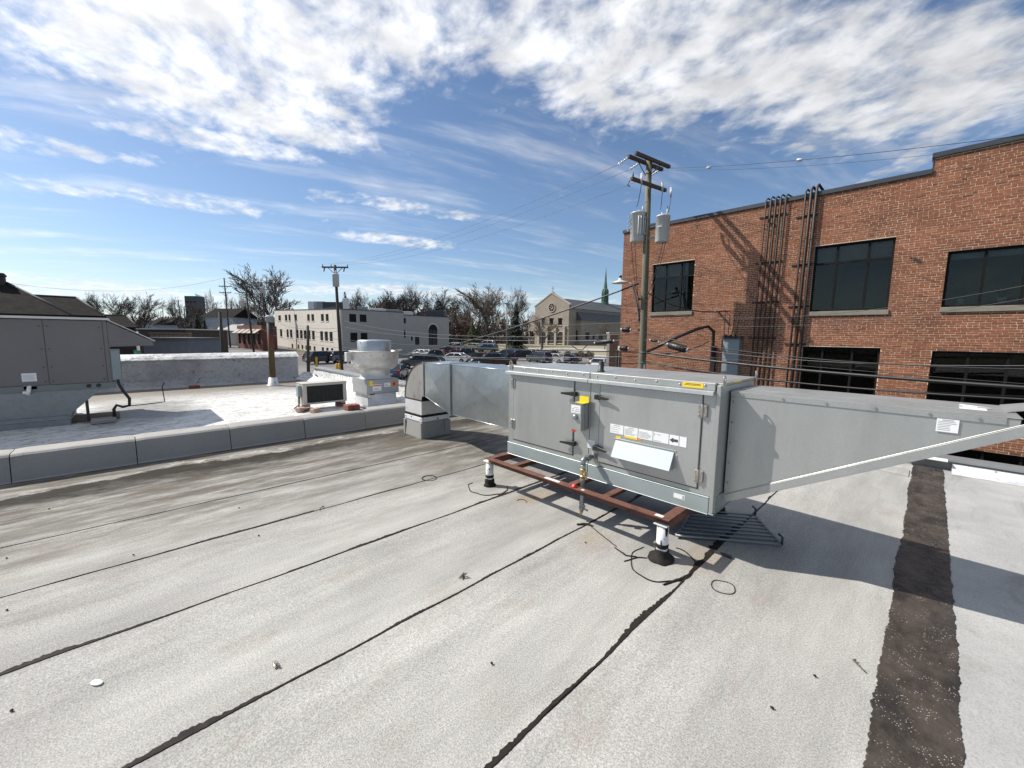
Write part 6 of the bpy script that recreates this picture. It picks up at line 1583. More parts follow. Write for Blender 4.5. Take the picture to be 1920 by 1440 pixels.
part('cross', MB().box((xa - .12, CYF + .3, zap + .6), (xa + .12, CYF + .5, zap + 2.5)).box((xa - .5, CYF + .301, zap + 1.7), (xa + .5, CYF + .499, zap + 1.95)).box((xa - .4, CYF + .1, zap + .3), (xa + .4, CYF + .8, zap + .7)), MT['stonepale'], chp)
# rose window
rx, rz = cf(1187, 487); R_ = abs(cf(1222, 487)[0] - cf(1152, 487)[0]) / 2
def ringm(cx, cz, r0, r1, y0, y1, n=24):
    b = MB()
    for k in range(n):
        a0, a1 = 2 * pi * k / n, 2 * pi * (k + 1) / n
        b.hexa([(cx + r0 * cos(a0), y0, cz + r0 * sin(a0)), (cx + r1 * cos(a0), y0, cz + r1 * sin(a0)), (cx + r1 * cos(a1), y0, cz + r1 * sin(a1)), (cx + r0 * cos(a1), y0, cz + r0 * sin(a1))], [(cx + r0 * cos(a0), y1, cz + r0 * sin(a0)), (cx + r1 * cos(a0), y1, cz + r1 * sin(a0)), (cx + r1 * cos(a1), y1, cz + r1 * sin(a1)), (cx + r0 * cos(a1), y1, cz + r0 * sin(a1))])
    return b
rw = part('rose_window', MB().lathe([(R_ * .86, 0), (R_ * .86, .02), (.0001, .021)], (0, 0, 0), 24).xf(Matrix.Translation((rx, CYF - .01, rz)) @ Matrix.Rotation(radians(90), 4, 'X')), MT['glassfar'], chp)
part('rose_surround', ringm(rx, rz, R_ * .82, R_, CYF - .2, CYF - .02), MT['stonepale'], rw)
b = ringm(rx, rz, R_ * .2, R_ * .3, CYF - .15, CYF - .04, 12)
for k in range(8): a = 2 * pi * k / 8; b.tube([(rx + R_ * .28 * cos(a), CYF - .1, rz + R_ * .28 * sin(a)), (rx + R_ * .83 * cos(a), CYF - .1, rz + R_ * .83 * sin(a))], R_ * .055, 5)
part('rose_tracery', b, MT['stonepale'], rw)
def lancet(X, Y0, Y1, w, parent, plane='y', name='lancet_window', m_='glassfar', XX=None):
    """pointed opening with a pale hood, on the front (plane y) or the flank (plane x)"""
    if plane == 'y': c0 = on_y(ccx(X), ccy(Y1), CYF - .02); c1 = on_y(ccx(X), ccy(Y0), CYF - .02); Pm = lambda u, o, z: Vector((c0.x + u, c0.y - o, z))
    else: c0 = on_x(ccx(X), ccy(Y1), XX + .02); c1 = on_x(ccx(X), ccy(Y0), XX + .02); Pm = lambda u, o, z: Vector((c0.x + o, c0.y + u, z))
    z0, z1 = c0.z, c1.z; sp_ = z1 - w * 1.1; out = [(-w, z0), (w, z0), (w, sp_)]
    for k in range(1, 6): t = k / 5; out.append((w * cos(t * pi / 2), sp_ + (z1 - sp_) * sin(t * pi / 2)))
    for k in range(1, 6): t = 1 - k / 5; out.append((-w * cos(t * pi / 2), sp_ + (z1 - sp_) * sin(t * pi / 2)))
    l = part(name, MB().add([Pm(u, .01, z) for u, z in out], [tuple(range(len(out)))]), MT[m_], parent)
    part('hood_mould', MB().tube([Pm(u, .06, z) for u, z in out[2:]] , .13, 5), MT['stonepale'], l)
    q = MB().hexa([Pm(-w - .2, -.01, z0 - .3), Pm(w + .2, -.01, z0 - .3), Pm(w + .2, .2, z0 - .3), Pm(-w - .2, .2, z0 - .3)], [Pm(-w - .2, -.01, z0 - .02), Pm(w + .2, -.01, z0 - .02), Pm(w + .2, .2, z0 - .02), Pm(-w - .2, .2, z0 - .02)])
    part('window_ledge', q, MT['stonepale'], l)
for X in (1093, 1107, 1172, 1188, 1254, 1272): lancet(X, 580, 655, .42, chp)
for X in (1108, 1183, 1270): lancet(X, 715, 825, 1.5, chp, name='arched_door', m_='doordark')
# porch piers
for X in (1068, 1146, 1226, 1308):
    x, z = cf(X, 700); part('porch_pier', MB().box((x - .35, CYF - .5, -1.6), (x + .35, CYF - .003, z + .6)).box((x - .45, CYF - .6, z + .605), (x + .45, CYF - .004, z + 1.0)), MT['stonepale'], chp)
part('string_course', MB().box((xl, CYF - .15, cf(1190, 668)[1]), (xr, CYF - .005, cf(1190, 660)[1])), MT['stonepale'], chp)
# low left aisle and right corner block
xq, zq = cf(955, 620); part('side_aisle', MB().box((xq, CYF + .5, -1.6), (xl - .005, CYF + 20, zq)).hexa([(xq, CYF + .5, zq + .001), (xl - .005, CYF + .5, zq + .001), (xl - .005, CYF + 20, zq + .001), (xq, CYF + 20, zq + .001)], [(xl - .4, CYF + .5, zq + 2.4), (xl - .005, CYF + .5, zq + 2.5), (xl - .005, CYF + 20, zq + 2.5), (xl - .4, CYF + 20, zq + 2.4)]), MT['stone'], chp)
for X in (985, 1002): lancet(X, 705, 765, .35, chp)
BXR = on_y(ccx(1462), 640, CYF + 4).x
z_b = on_y(ccx(1400), ccy(610), CYF + 4).z
part('corner_block', MB().box((xr + .003, CYF + 4, -1.6), (BXR, CYF + NL - 6, z_b)), MT['stone'], chp)
part('corner_roof', MB().hexa([(xr + .003, CYF + 3.8, z_b + .003), (BXR + .3, CYF + 3.8, z_b + .003), (BXR + .3, CYF + NL - 6, z_b + .003), (xr + .003, CYF + NL - 6, z_b + .003)], [(xr + .004, CYF + 3.8, z_b + 2.6), (xr + .3, CYF + 3.8, z_b + 2.6), (xr + .3, CYF + NL - 6, z_b + 2.6), (xr + .004, CYF + NL - 6, z_b + 2.6)]), MT['slate'], chp)
for X in (1402, 1420):
    p = on_y(ccx(X), ccy(750), CYF + 3.98); w_ = .38
    part('lancet_window', MB().add([(p.x - w_, p.y, p.z - 1.7), (p.x + w_, p.y, p.z - 1.7), (p.x + w_, p.y, p.z + 1.1), (p.x, p.y, p.z + 1.8), (p.x - w_, p.y, p.z + 1.1)], [(0, 1, 2, 3, 4)]), MT['glassfar'], chp)
for X, Y0, Y1 in ((1512, 715, 790), (1530, 715, 790), (1580, 735, 790), (1640, 735, 790), (1660, 735, 790)): lancet(X, Y0, Y1, .55, chp, 'x', XX=BXR)
for X, Y0, Y1 in ((1610, 575, 660), (1690, 580, 655), (1760, 585, 650)): lancet(X, Y0, Y1, .6, chp, 'x', XX=xr)
for k in range(7): y = CYF + 8 + 5 * k; part('buttress', MB().hexa([(xr - .01, y - .4, -1.6), (xr + 1.0, y - .4, -1.6), (xr + 1.0, y + .4, -1.6), (xr - .01, y + .4, -1.6)], [(xr - .01, y - .4, ze2 - 1), (xr + .3, y - .4, ze2 - 1.8), (xr + .3, y + .4, ze2 - 1.8), (xr - .01, y + .4, ze2 - 1)]), MT['stonepale'], chp)
# spire over the ridge
sy = None
for k in range(400):
    y = CYF + 2 + k * .1; c = Vector((xa, y, zr)) - CAM; d = c.dot(CF)
    if 960 + FPX * c.dot(CR) / d > 1134: break
spz = at(1134, 502, (Vector((xa, y, 0)) - CAM).dot(FH)).z; zb_ = at(1134, 548, (Vector((xa, y, 0)) - CAM).dot(FH)).z
s_ = part('spire', MB().lathe([(1.45, zr - 1.0), (1.45, zb_ - 3.6), (1.2, zb_ - 3.5), (1.15, zb_), (.75, zb_ + 1.4), (.42, zb_ + 4), (.04, spz)], (xa, y, 0), 8, False), MT['verdigris'], chp)
b = MB()
for k in range(8): a = 2 * pi * (k + .5) / 8; b.tube([(xa + 1.22 * cos(a), y + 1.22 * sin(a), zb_ - 3.5), (xa + 1.18 * cos(a), y + 1.18 * sin(a), zb_ + .4), (xa + .9 * cos(a), y + .9 * sin(a), zb_ + 1.2)], .12, 5)
part('spire_rib', b, MT['verdigris'], s_)

# ---------------------------------------------------------------- simple houses and sheds
def gable(name, label, cat, A, d, L, D, z0, ze, zr_, wall, roof, over=.4, hip=0, group=None, hipl=None):
    """block with a ridge along d; A is its near left corner, depth D away from the viewer"""
    n = Vector((-d.y, d.x, 0));  n = n if n.dot(FH) > 0 else -n
    o = thing(name, label, cat, (A.x, A.y, z0), group=group)
    q = lambda t, s, z: Vector(((A + d * t + n * s).x, (A + d * t + n * s).y, z))
    part('wall', MB().hexa([q(0, 0, z0), q(L, 0, z0), q(L, D, z0), q(0, D, z0)], [q(0, 0, ze), q(L, 0, ze), q(L, D, ze), q(0, D, ze)]), MT[wall], o)
    h = hip
    part('roof', MB().add([q(-over, -over, ze), q(L + over, -over, ze), q(L + over, D + over, ze), q(-over, D + over, ze), q(h if hipl is None else hipl, D / 2, zr_), q(L - h, D / 2, zr_)], [(0, 1, 5, 4), (2, 3, 4, 5), (1, 2, 5), (3, 0, 4), (3, 2, 1, 0)]), MT[roof], o)
    return o, q
MT['shingle'] = mat('dark_asphalt_shingle', (.015, .0135, .012), .95, 0, .22, 1.2, (.021, .019, .016), .5, .7, 3, fine=.15, fscale=8)
MT['shingle'].node_tree.nodes['Principled BSDF'].inputs['Specular IOR Level'].default_value = .08
MT['housebrick'] = mat('dark_house_brick', (.06, .045, .038), .9, 0, .15, 2)
MT['houseblue'] = mat('pale_blue_siding', (.34, .37, .40), .8, 0, .08, 2)
MT['garage'] = mat('cream_siding', (.42, .39, .34), .8, 0, .08, 2)
MT['awnbrick'] = mat('red_shop_brick', (.13, .048, .037), .9, 0, .15, 2)
MT['block'] = mat('grey_cinder_block', (.15, .16, .175), .9, 0, .14, 1.5, fine=.1, fscale=5)
MT['trim'] = mat('pale_trim', (.5, .48, .45), .7, 0, .05)
# dark hipped roofs at the far left, each turned side-on to the roof we stand on
def ray_house(pxr, pye, pxt, pyt, f, D, L, z0, label):
    c = at(pxr, pye, f); n = ray(pxr, pye); n.z = 0; n.normalize(); d = Vector((n.y, -n.x, 0)); ze = c.z
    o = thing('house', label, 'house', (c.x, c.y, z0)); m_ = c + n * D / 2; t = 0
    while t < L:
        p = m_ - d * t; v = p - CAM; q_ = v.dot(CF)
        if 960 + FPX * v.dot(CR) / q_ < pxt: break
        t += .02
    zr_ = at(pxt, pyt, (p - CAM).dot(FH)).z
    q = lambda t_, s_, z: Vector(((c - d * t_ + n * s_).x, (c - d * t_ + n * s_).y, z))
    part('wall', MB().hexa([q(L, .35, z0), q(.35, .35, z0), q(.35, D - .35, z0), q(L, D - .35, z0)], [q(L, .35, ze), q(.35, .35, ze), q(.35, D - .35, ze), q(L, D - .35, ze)]), MT['housebrick'], o)
    part('roof', MB().add([q(L, 0, ze), q(0, 0, ze), q(0, D, ze), q(L, D, ze), q(L, D / 2, zr_), q(t, D / 2, zr_)], [(0, 1, 5, 4), (2, 3, 4, 5), (1, 2, 5), (3, 0, 4), (3, 2, 1, 0)]), MT['shingle'], o)
    part('hip_cap', MB().tube([q(0, 0, ze + .02), q(t, D / 2, zr_ + .03)], .09, 5).tube([q(t, D / 2, zr_ + .03), q(L, D / 2, zr_ + .03)], .09, 5), MT['roofgrey'], o)
    part('gutter', MB().tube([q(L, -.06, ze - .03), q(-.06, -.06, ze - .03), q(-.06, D, ze - .03)], .07, 6), MT['shingle'], o)
    return o, q, t, zr_, ze
o, q, t, zr_, ze = ray_house(138, 592, 22, 531, 33, 11, 18, -2.8, 'house with big dark shingle roof and a brick chimney, far left')
c = q(t + .5, 5.5, zr_); v = c - CAM; ct = at(12, 512, v.dot(FH))
ch_ = part('chimney', MB().box((c.x - .42, c.y - .42, c.z - 1.0), (c.x + .42, c.y + .42, ct.z)).box((c.x - .48, c.y - .48, ct.z - .25), (c.x + .48, c.y + .48, ct.z - .1)), MT['housebrick'], o)
part('chimney_pot', MB().lathe([(.16, ct.z), (.14, ct.z + .3), (.0001, ct.z + .31)], (c.x, c.y, 0), 8), MT['trim'], ch_)
c = q(4.2, .9, ze + .3); part('vent_pipe', MB().lathe([(.09, -.5), (.09, .55), (.0001, .56)], tuple(c), 8), MT['trim'], o)
ray_house(197, 593, 147, 558, 44, 9, 14, -2.8, 'house with long dark roof just behind the chimney house')
o, q, t, zr_, ze = ray_house(259, 614, 240, 592, 54, 8, 9, -2.6, 'low dark brick house with white windows beside the white parapet')
for k in range(2):
    t_ = 1.0 + 1.1 * k; part('window', MB().hexa([q(t_ + .5, .30, ze - 1.9), q(t_, .30, ze - 1.9), q(t_, .36, ze - 1.9), q(t_ + .5, .36, ze - 1.9)], [q(t_ + .5, .30, ze - .3), q(t_, .30, ze - .3), q(t_, .36, ze - .3), q(t_ + .5, .36, ze - .3)]), MT['trim'], o)
def slab(name, label, cat, px0, px1, f0, f1, D, pyt, m_, roof='roofgrey', z0=-2.8, group=None):
    a, c = at(px0, pyt, f0), at(px1, pyt, f1); zt = (a.z + c.z) / 2; d = (c - a); d.z = 0; d.normalize(); n = Vector((-d.y, d.x, 0)); n = n if n.dot(FH) > 0 else -n
    o = thing(name, label, cat, (a.x, a.y, z0), group=group)
    lo = [a, c, c + n * D, a + n * D]
    part('wall', MB().hexa([Vector((v.x, v.y, z0)) for v in lo], [Vector((v.x, v.y, zt)) for v in lo]), MT[m_], o)
    e = .15; lo = [a - n * e - d * e, c - n * e + d * e, c + n * (D + e) + d * e, a + n * (D + e) - d * e]
    part('roof', MB().hexa([Vector((v.x, v.y, zt + .003)) for v in lo], [Vector((v.x, v.y, zt + .18)) for v in lo]), MT[roof], o)
    return o, a, d, n, zt
slab('garage', 'low garage with pale flat roof edge behind the white parapet', 'garage', 259, 348, 62, 62, 9, 618, 'housebrick', 'trim')
slab('block_wall', 'low grey-blue cinder block building beyond the white parapet', 'building', 268, 352, 44, 44, 5, 636, 'block')
o, a, d, n, zt = slab('timber_fence', 'weathered timber fence above the cinder block building', 'fence', 282, 354, 52, 52, .15, 626, 'wood', 'wood')
for k in range(9): v = a + d * (k * .6) - n * .05; part('board', MB().hexa([v, v + d * .5, v + d * .5 - n * .03, v - n * .03], [w + Vector((0, 0, -1.2)) for w in (v, v + d * .5, v + d * .5 - n * .03, v - n * .03)]), MT['wood'], o)
slab('shed', 'small brown flat-topped shed beside the silver car roof', 'shed', 358, 399, 47, 50, 4, 647, 'wood', 'concrete')
MT['teal'] = mat('teal_sign_paint', (.05, .25, .20), .5, 0, .05)
a = at(251, 664, 30); c = at(263, 657, 30)
sg = thing('sign', 'small teal sign standing just beyond the white parapet', 'sign', (a.x, a.y, a.z - 2))
part('panel', MB().hexa([a, a + RH * .5, a + RH * .5 + FH * .04, a + FH * .04], [v + Vector((0, 0, c.z - a.z)) for v in (a, a + RH * .5, a + RH * .5 + FH * .04, a + FH * .04)]), MT['teal'], sg)
part('post', MB().tube([a + RH * .25 + FH * .08 - Vector((0, 0, 2)), a + RH * .25 + FH * .08 + Vector((0, 0, .6))], .03, 6), MT['galv_dull'], sg)
part('print', MB().hexa([a + RH * .08 - FH * .004 + Vector((0, 0, .06)), a + RH * .2 - FH * .004 + Vector((0, 0, .06)), a + RH * .2 - FH * .001 + Vector((0, 0, .06)), a + RH * .08 - FH * .001 + Vector((0, 0, .06))], [v + Vector((0, 0, .11)) for v in (a + RH * .08 - FH * .004, a + RH * .2 - FH * .004, a + RH * .2 - FH * .001, a + RH * .08 - FH * .001)]), MT['trim'], sg)
A = at(384, 640, 96); o, q = gable('house', 'pale blue house with dark roof left of the thin pole', 'house', A, RH, 7, 9, -1.5, at(398, 594, 96).z, at(398, 578, 100).z, 'houseblue', 'shingle', .4, .0)
part('gable_wall', MB().add([q(-.01, 0, at(398, 594, 96).z), q(-.01, 4.5, at(398, 578, 100).z - .2), q(-.01, 9, at(398, 594, 96).z)], [(0, 1, 2)]), MT['houseblue'], o)
for k in range(2): t = 1.2 + 2.6 * k; part('window', MB().hexa([q(t, -.03, 1.3), q(t + .9, -.03, 1.3), q(t + .9, .02, 1.3), q(t, .02, 1.3)], [q(t, -.03, 2.9), q(t + .9, -.03, 2.9), q(t + .9, .02, 2.9), q(t, .02, 2.9)]), MT['trim'], o)
A = at(417, 640, 92); o, q = gable('garage', 'cream garage with grey roof between the two leaning poles', 'garage', A, RH, 3.2, 7, -1.5, at(425, 620, 92).z, at(425, 607, 95).z, 'garage', 'plantgrey', .3, .3)
A = at(409, 640, 84); gable('shed', 'tiny white gabled shed by the street left of the cream garage', 'shed', A, RH, .45, 1.2, -1.4, at(411, 618, 84).z, at(411, 611, 84).z, 'plantwhite', 'plantwhite', .02, .1)
a = at(446, 640, 84); c = at(492, 640, 78); d = (c - a); d.z = 0; L = d.length; d.normalize(); n = Vector((-d.y, d.x, 0)); n = n if n.dot(FH) > 0 else -n
zt = at(470, 610, 81).z
shop = thing('shop_building', 'low red brick building with a row of small slanted awnings', 'building', (a.x, a.y, -1.8))
hs = []
for k in range(5): hs.append((.4 + k * L / 5, .4 + k * L / 5 + L / 5 * .55, -.5, 1.5))
part('wall', cut_wall(Vector((a.x, a.y, 0)), d, -n, L, -1.9, zt, hs), MT['awnbrick'], shop)
lo = [a + n * .3, c + n * .3, c + n * 4 - d * 2.6, a + n * 4]; part('flat_roof', MB().hexa([Vector((v.x, v.y, -1.9)) for v in lo], [Vector((v.x, v.y, zt - .1)) for v in lo]), MT['awnbrick'], shop)
MT['awning'] = mat('faded_awning', (.30, .27, .22), .8, 0, .1)
for h_ in hs:
    pane(shop, Vector((a.x, a.y, 0)), d, -n, h_)
    v0, v1 = a + d * (h_[0] - .25), a + d * (h_[1] + .25); zz_ = 2.35
    part('awning', MB().hexa([Vector(((v - n * o_).x, (v - n * o_).y, z)) for v, o_, z in ((v0, .01, zz_), (v1, .01, zz_), (v1, 1.1, zz_ - .75), (v0, 1.1, zz_ - .75))], [Vector(((v - n * o_).x, (v - n * o_).y, z + .06)) for v, o_, z in ((v0, .01, zz_), (v1, .01, zz_), (v1, 1.1, zz_ - .75), (v0, 1.1, zz_ - .75))]), MT['awning'], shop)
# distant dark tower with a blue pyramid top
MT['towerdark'] = mat('dark_tower_cladding', (.05, .052, .058), .5, 0, .1, .1); MT['towerblue'] = mat('blue_metal_roof', (.13, .30, .40), .5, .1, .05)
a = at(350, 610, 420); c = at(380, 610, 420); w = (c - a).length * .72; zt = at(365, 555, 420).z; zp = at(365, 549, 420).z
tw_ = thing('office_tower', 'distant dark tower block with pale blue pyramid roof', 'tower', (a.x, a.y, -1.5))
lo = [a, a + RH * w, a + RH * w + FH * w, a + FH * w]
part('wall', MB().hexa([Vector((v.x, v.y, -2)) for v in lo], [Vector((v.x, v.y, zt)) for v in lo]), MT['towerdark'], tw_)
m_ = (lo[0] + lo[2]) / 2; part('roof', MB().add([Vector((v.x, v.y, zt + .01)) for v in lo] + [Vector((m_.x, m_.y, zp))], [(0, 1, 4), (1, 2, 4), (2, 3, 4), (3, 0, 4)]), MT['towerblue'], tw_)
for k in range(7): z = 2 + (zt - 4) * k / 7; v = a - FH * .15; part('window_band', MB().hexa([v + RH * 1 + Vector((0, 0, z - v.z)), v + RH * (w - 1) + Vector((0, 0, z - v.z)), v + RH * (w - 1) + FH * .1 + Vector((0, 0, z - v.z)), v + RH * 1 + FH * .1 + Vector((0, 0, z - v.z))], [u_ + Vector((0, 0, z - v.z + 1.6)) for u_ in (v + RH * 1, v + RH * (w - 1), v + RH * (w - 1) + FH * .1, v + RH * 1 + FH * .1)]), MT['glassfar'], tw_)
# more roofs far off to the left
for px0, px1, f, pt, lb2, m2 in ((270, 292, 130, 600, 'small far house among bare trees, left', 'houseblue'), (296, 322, 150, 598, 'far low grey house right of the first far house', 'garage'), (478, 505, 130, 596, 'far house roof behind the awning building', 'housebrick')):
    A = at(px0, 640, f); gable('house', lb2, 'house', A, RH, (px1 - px0) / 762 * f, 9, -1.5, at(px0, pt + 8, f).z, at(px0, pt - 3, f).z, m2, 'shingle', .3, 1.0)
# brown metal cabin at the corner of the brick building
MT['cabin'] = mat('grey_brown_cladding', (.13, .115, .10), .8, 0, .08, 2)
a = at(1141, 690, 24); zt = at(1150, 625, 24).z
cb_ = thing('stair_enclosure', 'grey-brown clad enclosure with a pale top left of the brick corner', 'enclosure', (a.x, a.y, -4.2))
part('wall', MB().hexa([Vector((v.x, v.y, -4.2)) for v in (a, a + RH * .50, a + RH * .50 + FH * .7, a + FH * .7)], [Vector((v.x, v.y, zt)) for v in (a, a + RH * .50, a + RH * .50 + FH * .7, a + FH * .7)]), MT['cabin'], cb_, .01)
part('cap', MB().hexa([Vector((v.x, v.y, zt + .002)) for v in (a - RH * .04, a + RH * .54, a + RH * .54 + FH * .74, a - RH * .04 + FH * .74)], [Vector((v.x, v.y, zt + .05)) for v in (a - RH * .04, a + RH * .54, a + RH * .54 + FH * .74, a - RH * .04 + FH * .74)]), MT['trim'], cb_)
solo('downpipe', MB().box((-10.42, 16.9, -4.2), (-10.28, 17.0, 1.0)), MT['conduit'], 'dark brown square downpipe on the corner of the brick building', 'downpipe', bevel=.01)
# planters and hedges
def low_wall(px0, px1, f0, f1, pyt, th, label, m_='awnbrick', nm='planter_wall', cat='low wall'):
    a, c = at(px0, pyt, f0), at(px1, pyt, f1); zt = (a.z + c.z) / 2; d = (c - a); d.z = 0; n = Vector((-d.y, d.x, 0)).normalized(); n = n if n.dot(FH) > 0 else -n
    o = thing(nm, label, cat, (a.x, a.y, -2.6)); lo = [a, c, c + n * th, a + n * th]
    part('wall', MB().hexa([Vector((v.x, v.y, -2.8)) for v in lo], [Vector((v.x, v.y, zt)) for v in lo]), MT[m_], o)
    lo = [a - n * .05, c - n * .05, c + n * (th + .05), a + n * (th + .05)]
    part('cap', MB().hexa([Vector((v.x, v.y, zt + .003)) for v in lo], [Vector((v.x, v.y, zt + .09)) for v in lo]), MT['sillpale'], o)
low_wall(897, 930, 72, 74, 664, .4, 'low red brick planter wall behind the dark pickup')
low_wall(1060, 1103, 73, 70, 673, .4, 'low red brick planter wall at the foot of the brown hedge')
low_wall(818, 868, 90, 92, 655.5, .3, 'low pale kerb wall behind the maroon car', 'sillpale')

# ================================================================ cars
MT['tyre'] = mat('tyre_rubber', (.018, .018, .018), .85, 0, .1); MT['rim'] = mat('alloy_rim', (.35, .35, .36), .4, .8, .1)
MT['carglass'] = glass_mat('car_window', (.010, .012, .013), .06)
MT['taillight'] = mat('red_tail_lamp', (.35, .008, .01), .25, 0, .05); MT['headlight'] = mat('clear_head_lamp', (.6, .6, .6), .15, .2, .05)
MT['plate'] = mat('number_plate', (.5, .5, .5), .5, 0, .05); MT['trimblack'] = mat('black_trim', (.02, .02, .02), .6, 0, .05)
def carpaint(name, c, metal=.3): return mat('paint_' + name, c, .28, metal, .04, 2, coat=.8)
PAINT = {k: carpaint(k, v) for k, v in {'black': (.012, .012, .014), 'white': (.72, .72, .71), 'darkgrey': (.055, .062, .066), 'grey': (.17, .175, .18), 'silver': (.42, .43, .44), 'maroon': (.14, .012, .02), 'blue': (.02, .045, .10), 'steelblue': (.06, .10, .14), 'green': (.018, .03, .024), 'cream': (.58, .56, .46)}.items()}
def car_proto(kind):
    o = thing('parked_car', 'car', 'car', (0, 0, 0)); BASE[o.name] = Vector((0, 0, 0))
    if kind == 'sedan': Lc, Wc, prof, cab = 4.7, 1.8, [(-2.35, .38), (-2.38, .75), (-2.28, .98), (-1.55, 1.03), (.95, .98), (1.9, .86), (2.28, .72), (2.35, .45), (2.25, .28), (-2.25, .28)], [(-1.75, -1.05, .45, 1.25), 1.0, 1.45]
    elif kind == 'suv': Lc, Wc, prof, cab = 4.6, 1.86, [(-2.28, .42), (-2.32, .85), (-2.22, 1.10), (-1.4, 1.12), (1.05, 1.08), (1.95, 1.0), (2.25, .82), (2.3, .5), (2.2, .33), (-2.2, .33)], [(-2.18, -1.80, .42, 1.25), 1.1, 1.70]
    elif kind == 'pickup': Lc, Wc, prof, cab = 5.7, 1.96, [(-2.85, .55), (-2.87, .95), (-2.84, 1.12), (-.85, 1.14), (1.4, 1.14), (2.5, 1.08), (2.8, .9), (2.84, .55), (2.7, .42), (-2.7, .42)], [(-.95, -.75, .75, 1.55), 1.13, 1.86]
    else: Lc, Wc, prof, cab = 5.4, 2.0, [(-2.7, .45), (-2.74, 1.0), (-2.70, 1.25), (-2.0, 1.25), (1.4, 1.22), (2.3, 1.1), (2.6, .9), (2.7, .5), (2.6, .36), (-2.6, .36)], [(-2.68, -2.60, 1.15, 1.9), 1.24, 2.25]
    h = Wc / 2
    n = len(prof); inset = lambda z: h - (.05 if z > .9 else 0) - (.06 if z < .4 else 0)
    part('body', MB().hexa([(x, -inset(z), z) for x, z in prof], [(x, inset(z), z) for x, z in prof]), PAINT['grey'], o, .06, 2)
    (xa_, xb_, xc_, xd_), z0, z1 = cab[0], cab[1], cab[2]
    wb, wt = h - .07, h - .22
    part('windows', MB().hexa([(xa_, -wb, z0 - .02), (xd_, -wb, z0 - .02), (xd_, wb, z0 - .02), (xa_, wb, z0 - .02)], [(xb_, -wt, z1 - .06), (xc_, -wt, z1 - .06), (xc_, wt, z1 - .06), (xb_, wt, z1 - .06)]), MT['carglass'], o, .03)
    b = MB().hexa([(xb_ - .03, -wt - .02, z1 - .065), (xc_ + .05, -wt - .02, z1 - .065), (xc_ + .05, wt + .02, z1 - .065), (xb_ - .03, wt + .02, z1 - .065)], [(xb_ + .12, -wt + .08, z1), (xc_ - .12, -wt + .08, z1), (xc_ - .12, wt - .08, z1), (xb_ + .12, wt - .08, z1)])
    for s in (-1, 1):
        for x0, x1 in ((xa_, xb_), (xd_, xc_)): b.tube([(x0, s * wb, z0 - .02), (x1, s * wt, z1 - .06)], .055, 5)
        xm0 = (xa_ + xd_) / 2; b.tube([(xm0, s * wb, z0 - .02), (xm0 - .05, s * wt, z1 - .06)], .045, 5)
    part('roof', b, PAINT['grey'], o)
    if kind == 'pickup': part('truck_bed', MB().box((-2.75, -h + .16, 1.10), (-1.02, h - .16, 1.155)), MT['trimblack'], o)
    for x in (-Lc / 2 + .85, Lc / 2 - .85):
        for s in (-1, 1):
            w_ = part('wheel', MB().lathe([(.22, -.11), (.33, -.10), (.345, -.06), (.345, .06), (.33, .10), (.22, .11)], (0, 0, 0), 16).xf(Matrix.Translation((x, s * (h - .10), .345)) @ Matrix.Rotation(radians(90), 4, 'X')), MT['tyre'], o)
            part('rim', MB().lathe([(.215, -.09), (.215, .09), (.12, .112), (.0001, .113)] if s < 0 else [(.0001, -.113), (.12, -.112), (.215, -.09), (.215, .09)], (0, 0, 0), 12).xf(Matrix.Translation((x, s * (h - .10), .345)) @ Matrix.Rotation(radians(90), 4, 'X')), MT['rim'], w_)
    zl = .82 if kind == 'sedan' else .95
    for s in (-1, 1):
        part('tail_light', MB().box((-Lc / 2 - .045, s * (h - .20) - .14, zl - .02), (-Lc / 2 + .16, s * (h - .20) + .14, zl + .20)), MT['taillight'], o, .02)
        part('headlight', MB().box((Lc / 2 - .22, s * (h - .28) - .16, zl - .14), (Lc / 2 - .03, s * (h - .28) + .16, zl + .02)), MT['headlight'], o, .02)
        part('mirror', MB().box((xd_ - .45, s * (h + .02) - .09, z0 + .02), (xd_ - .32, s * (h + .02) + .09, z0 + .16)), MT['trimblack'], o, .02)
    part('number_plate', MB().box((-Lc / 2 - .04, -.26, .62), (-Lc / 2 + .1, .26, .76)), MT['plate'], o)
    part('bumper', MB().box((-Lc / 2 - .05, -h + .1, .36), (-Lc / 2 + .2, h - .1, .55)).box((Lc / 2 - .2, -h + .1, .34), (Lc / 2 + .03, h - .1, .52)), MT['trimblack'], o, .03)
    return o
PROTO = {}
def car(px, py, kind, paint, head, label, cat='car', zoff=0, group='cars parked in the lot'):
    fresh = kind not in PROTO
    if fresh: PROTO[kind] = car_proto(kind)
    o = PROTO[kind] if fresh else copy_tree(PROTO[kind])
    p = on_ground(px, py); p.z = gz_lin(hypot(p.x, p.y)) + .035 + zoff
    o.location = p
    d = RH * cos(radians(head)) + FH * sin(radians(head)); o.rotation_euler = (0, 0, atan2(d.y, d.x))
    o['label'] = label; o['category'] = cat; o['group'] = group
    for ch in o.children:
        if ch.name.split('.')[0] in ('body', 'roof'):
            ch.material_slots[0].link = 'OBJECT'; ch.material_slots[0].material = PAINT[paint]
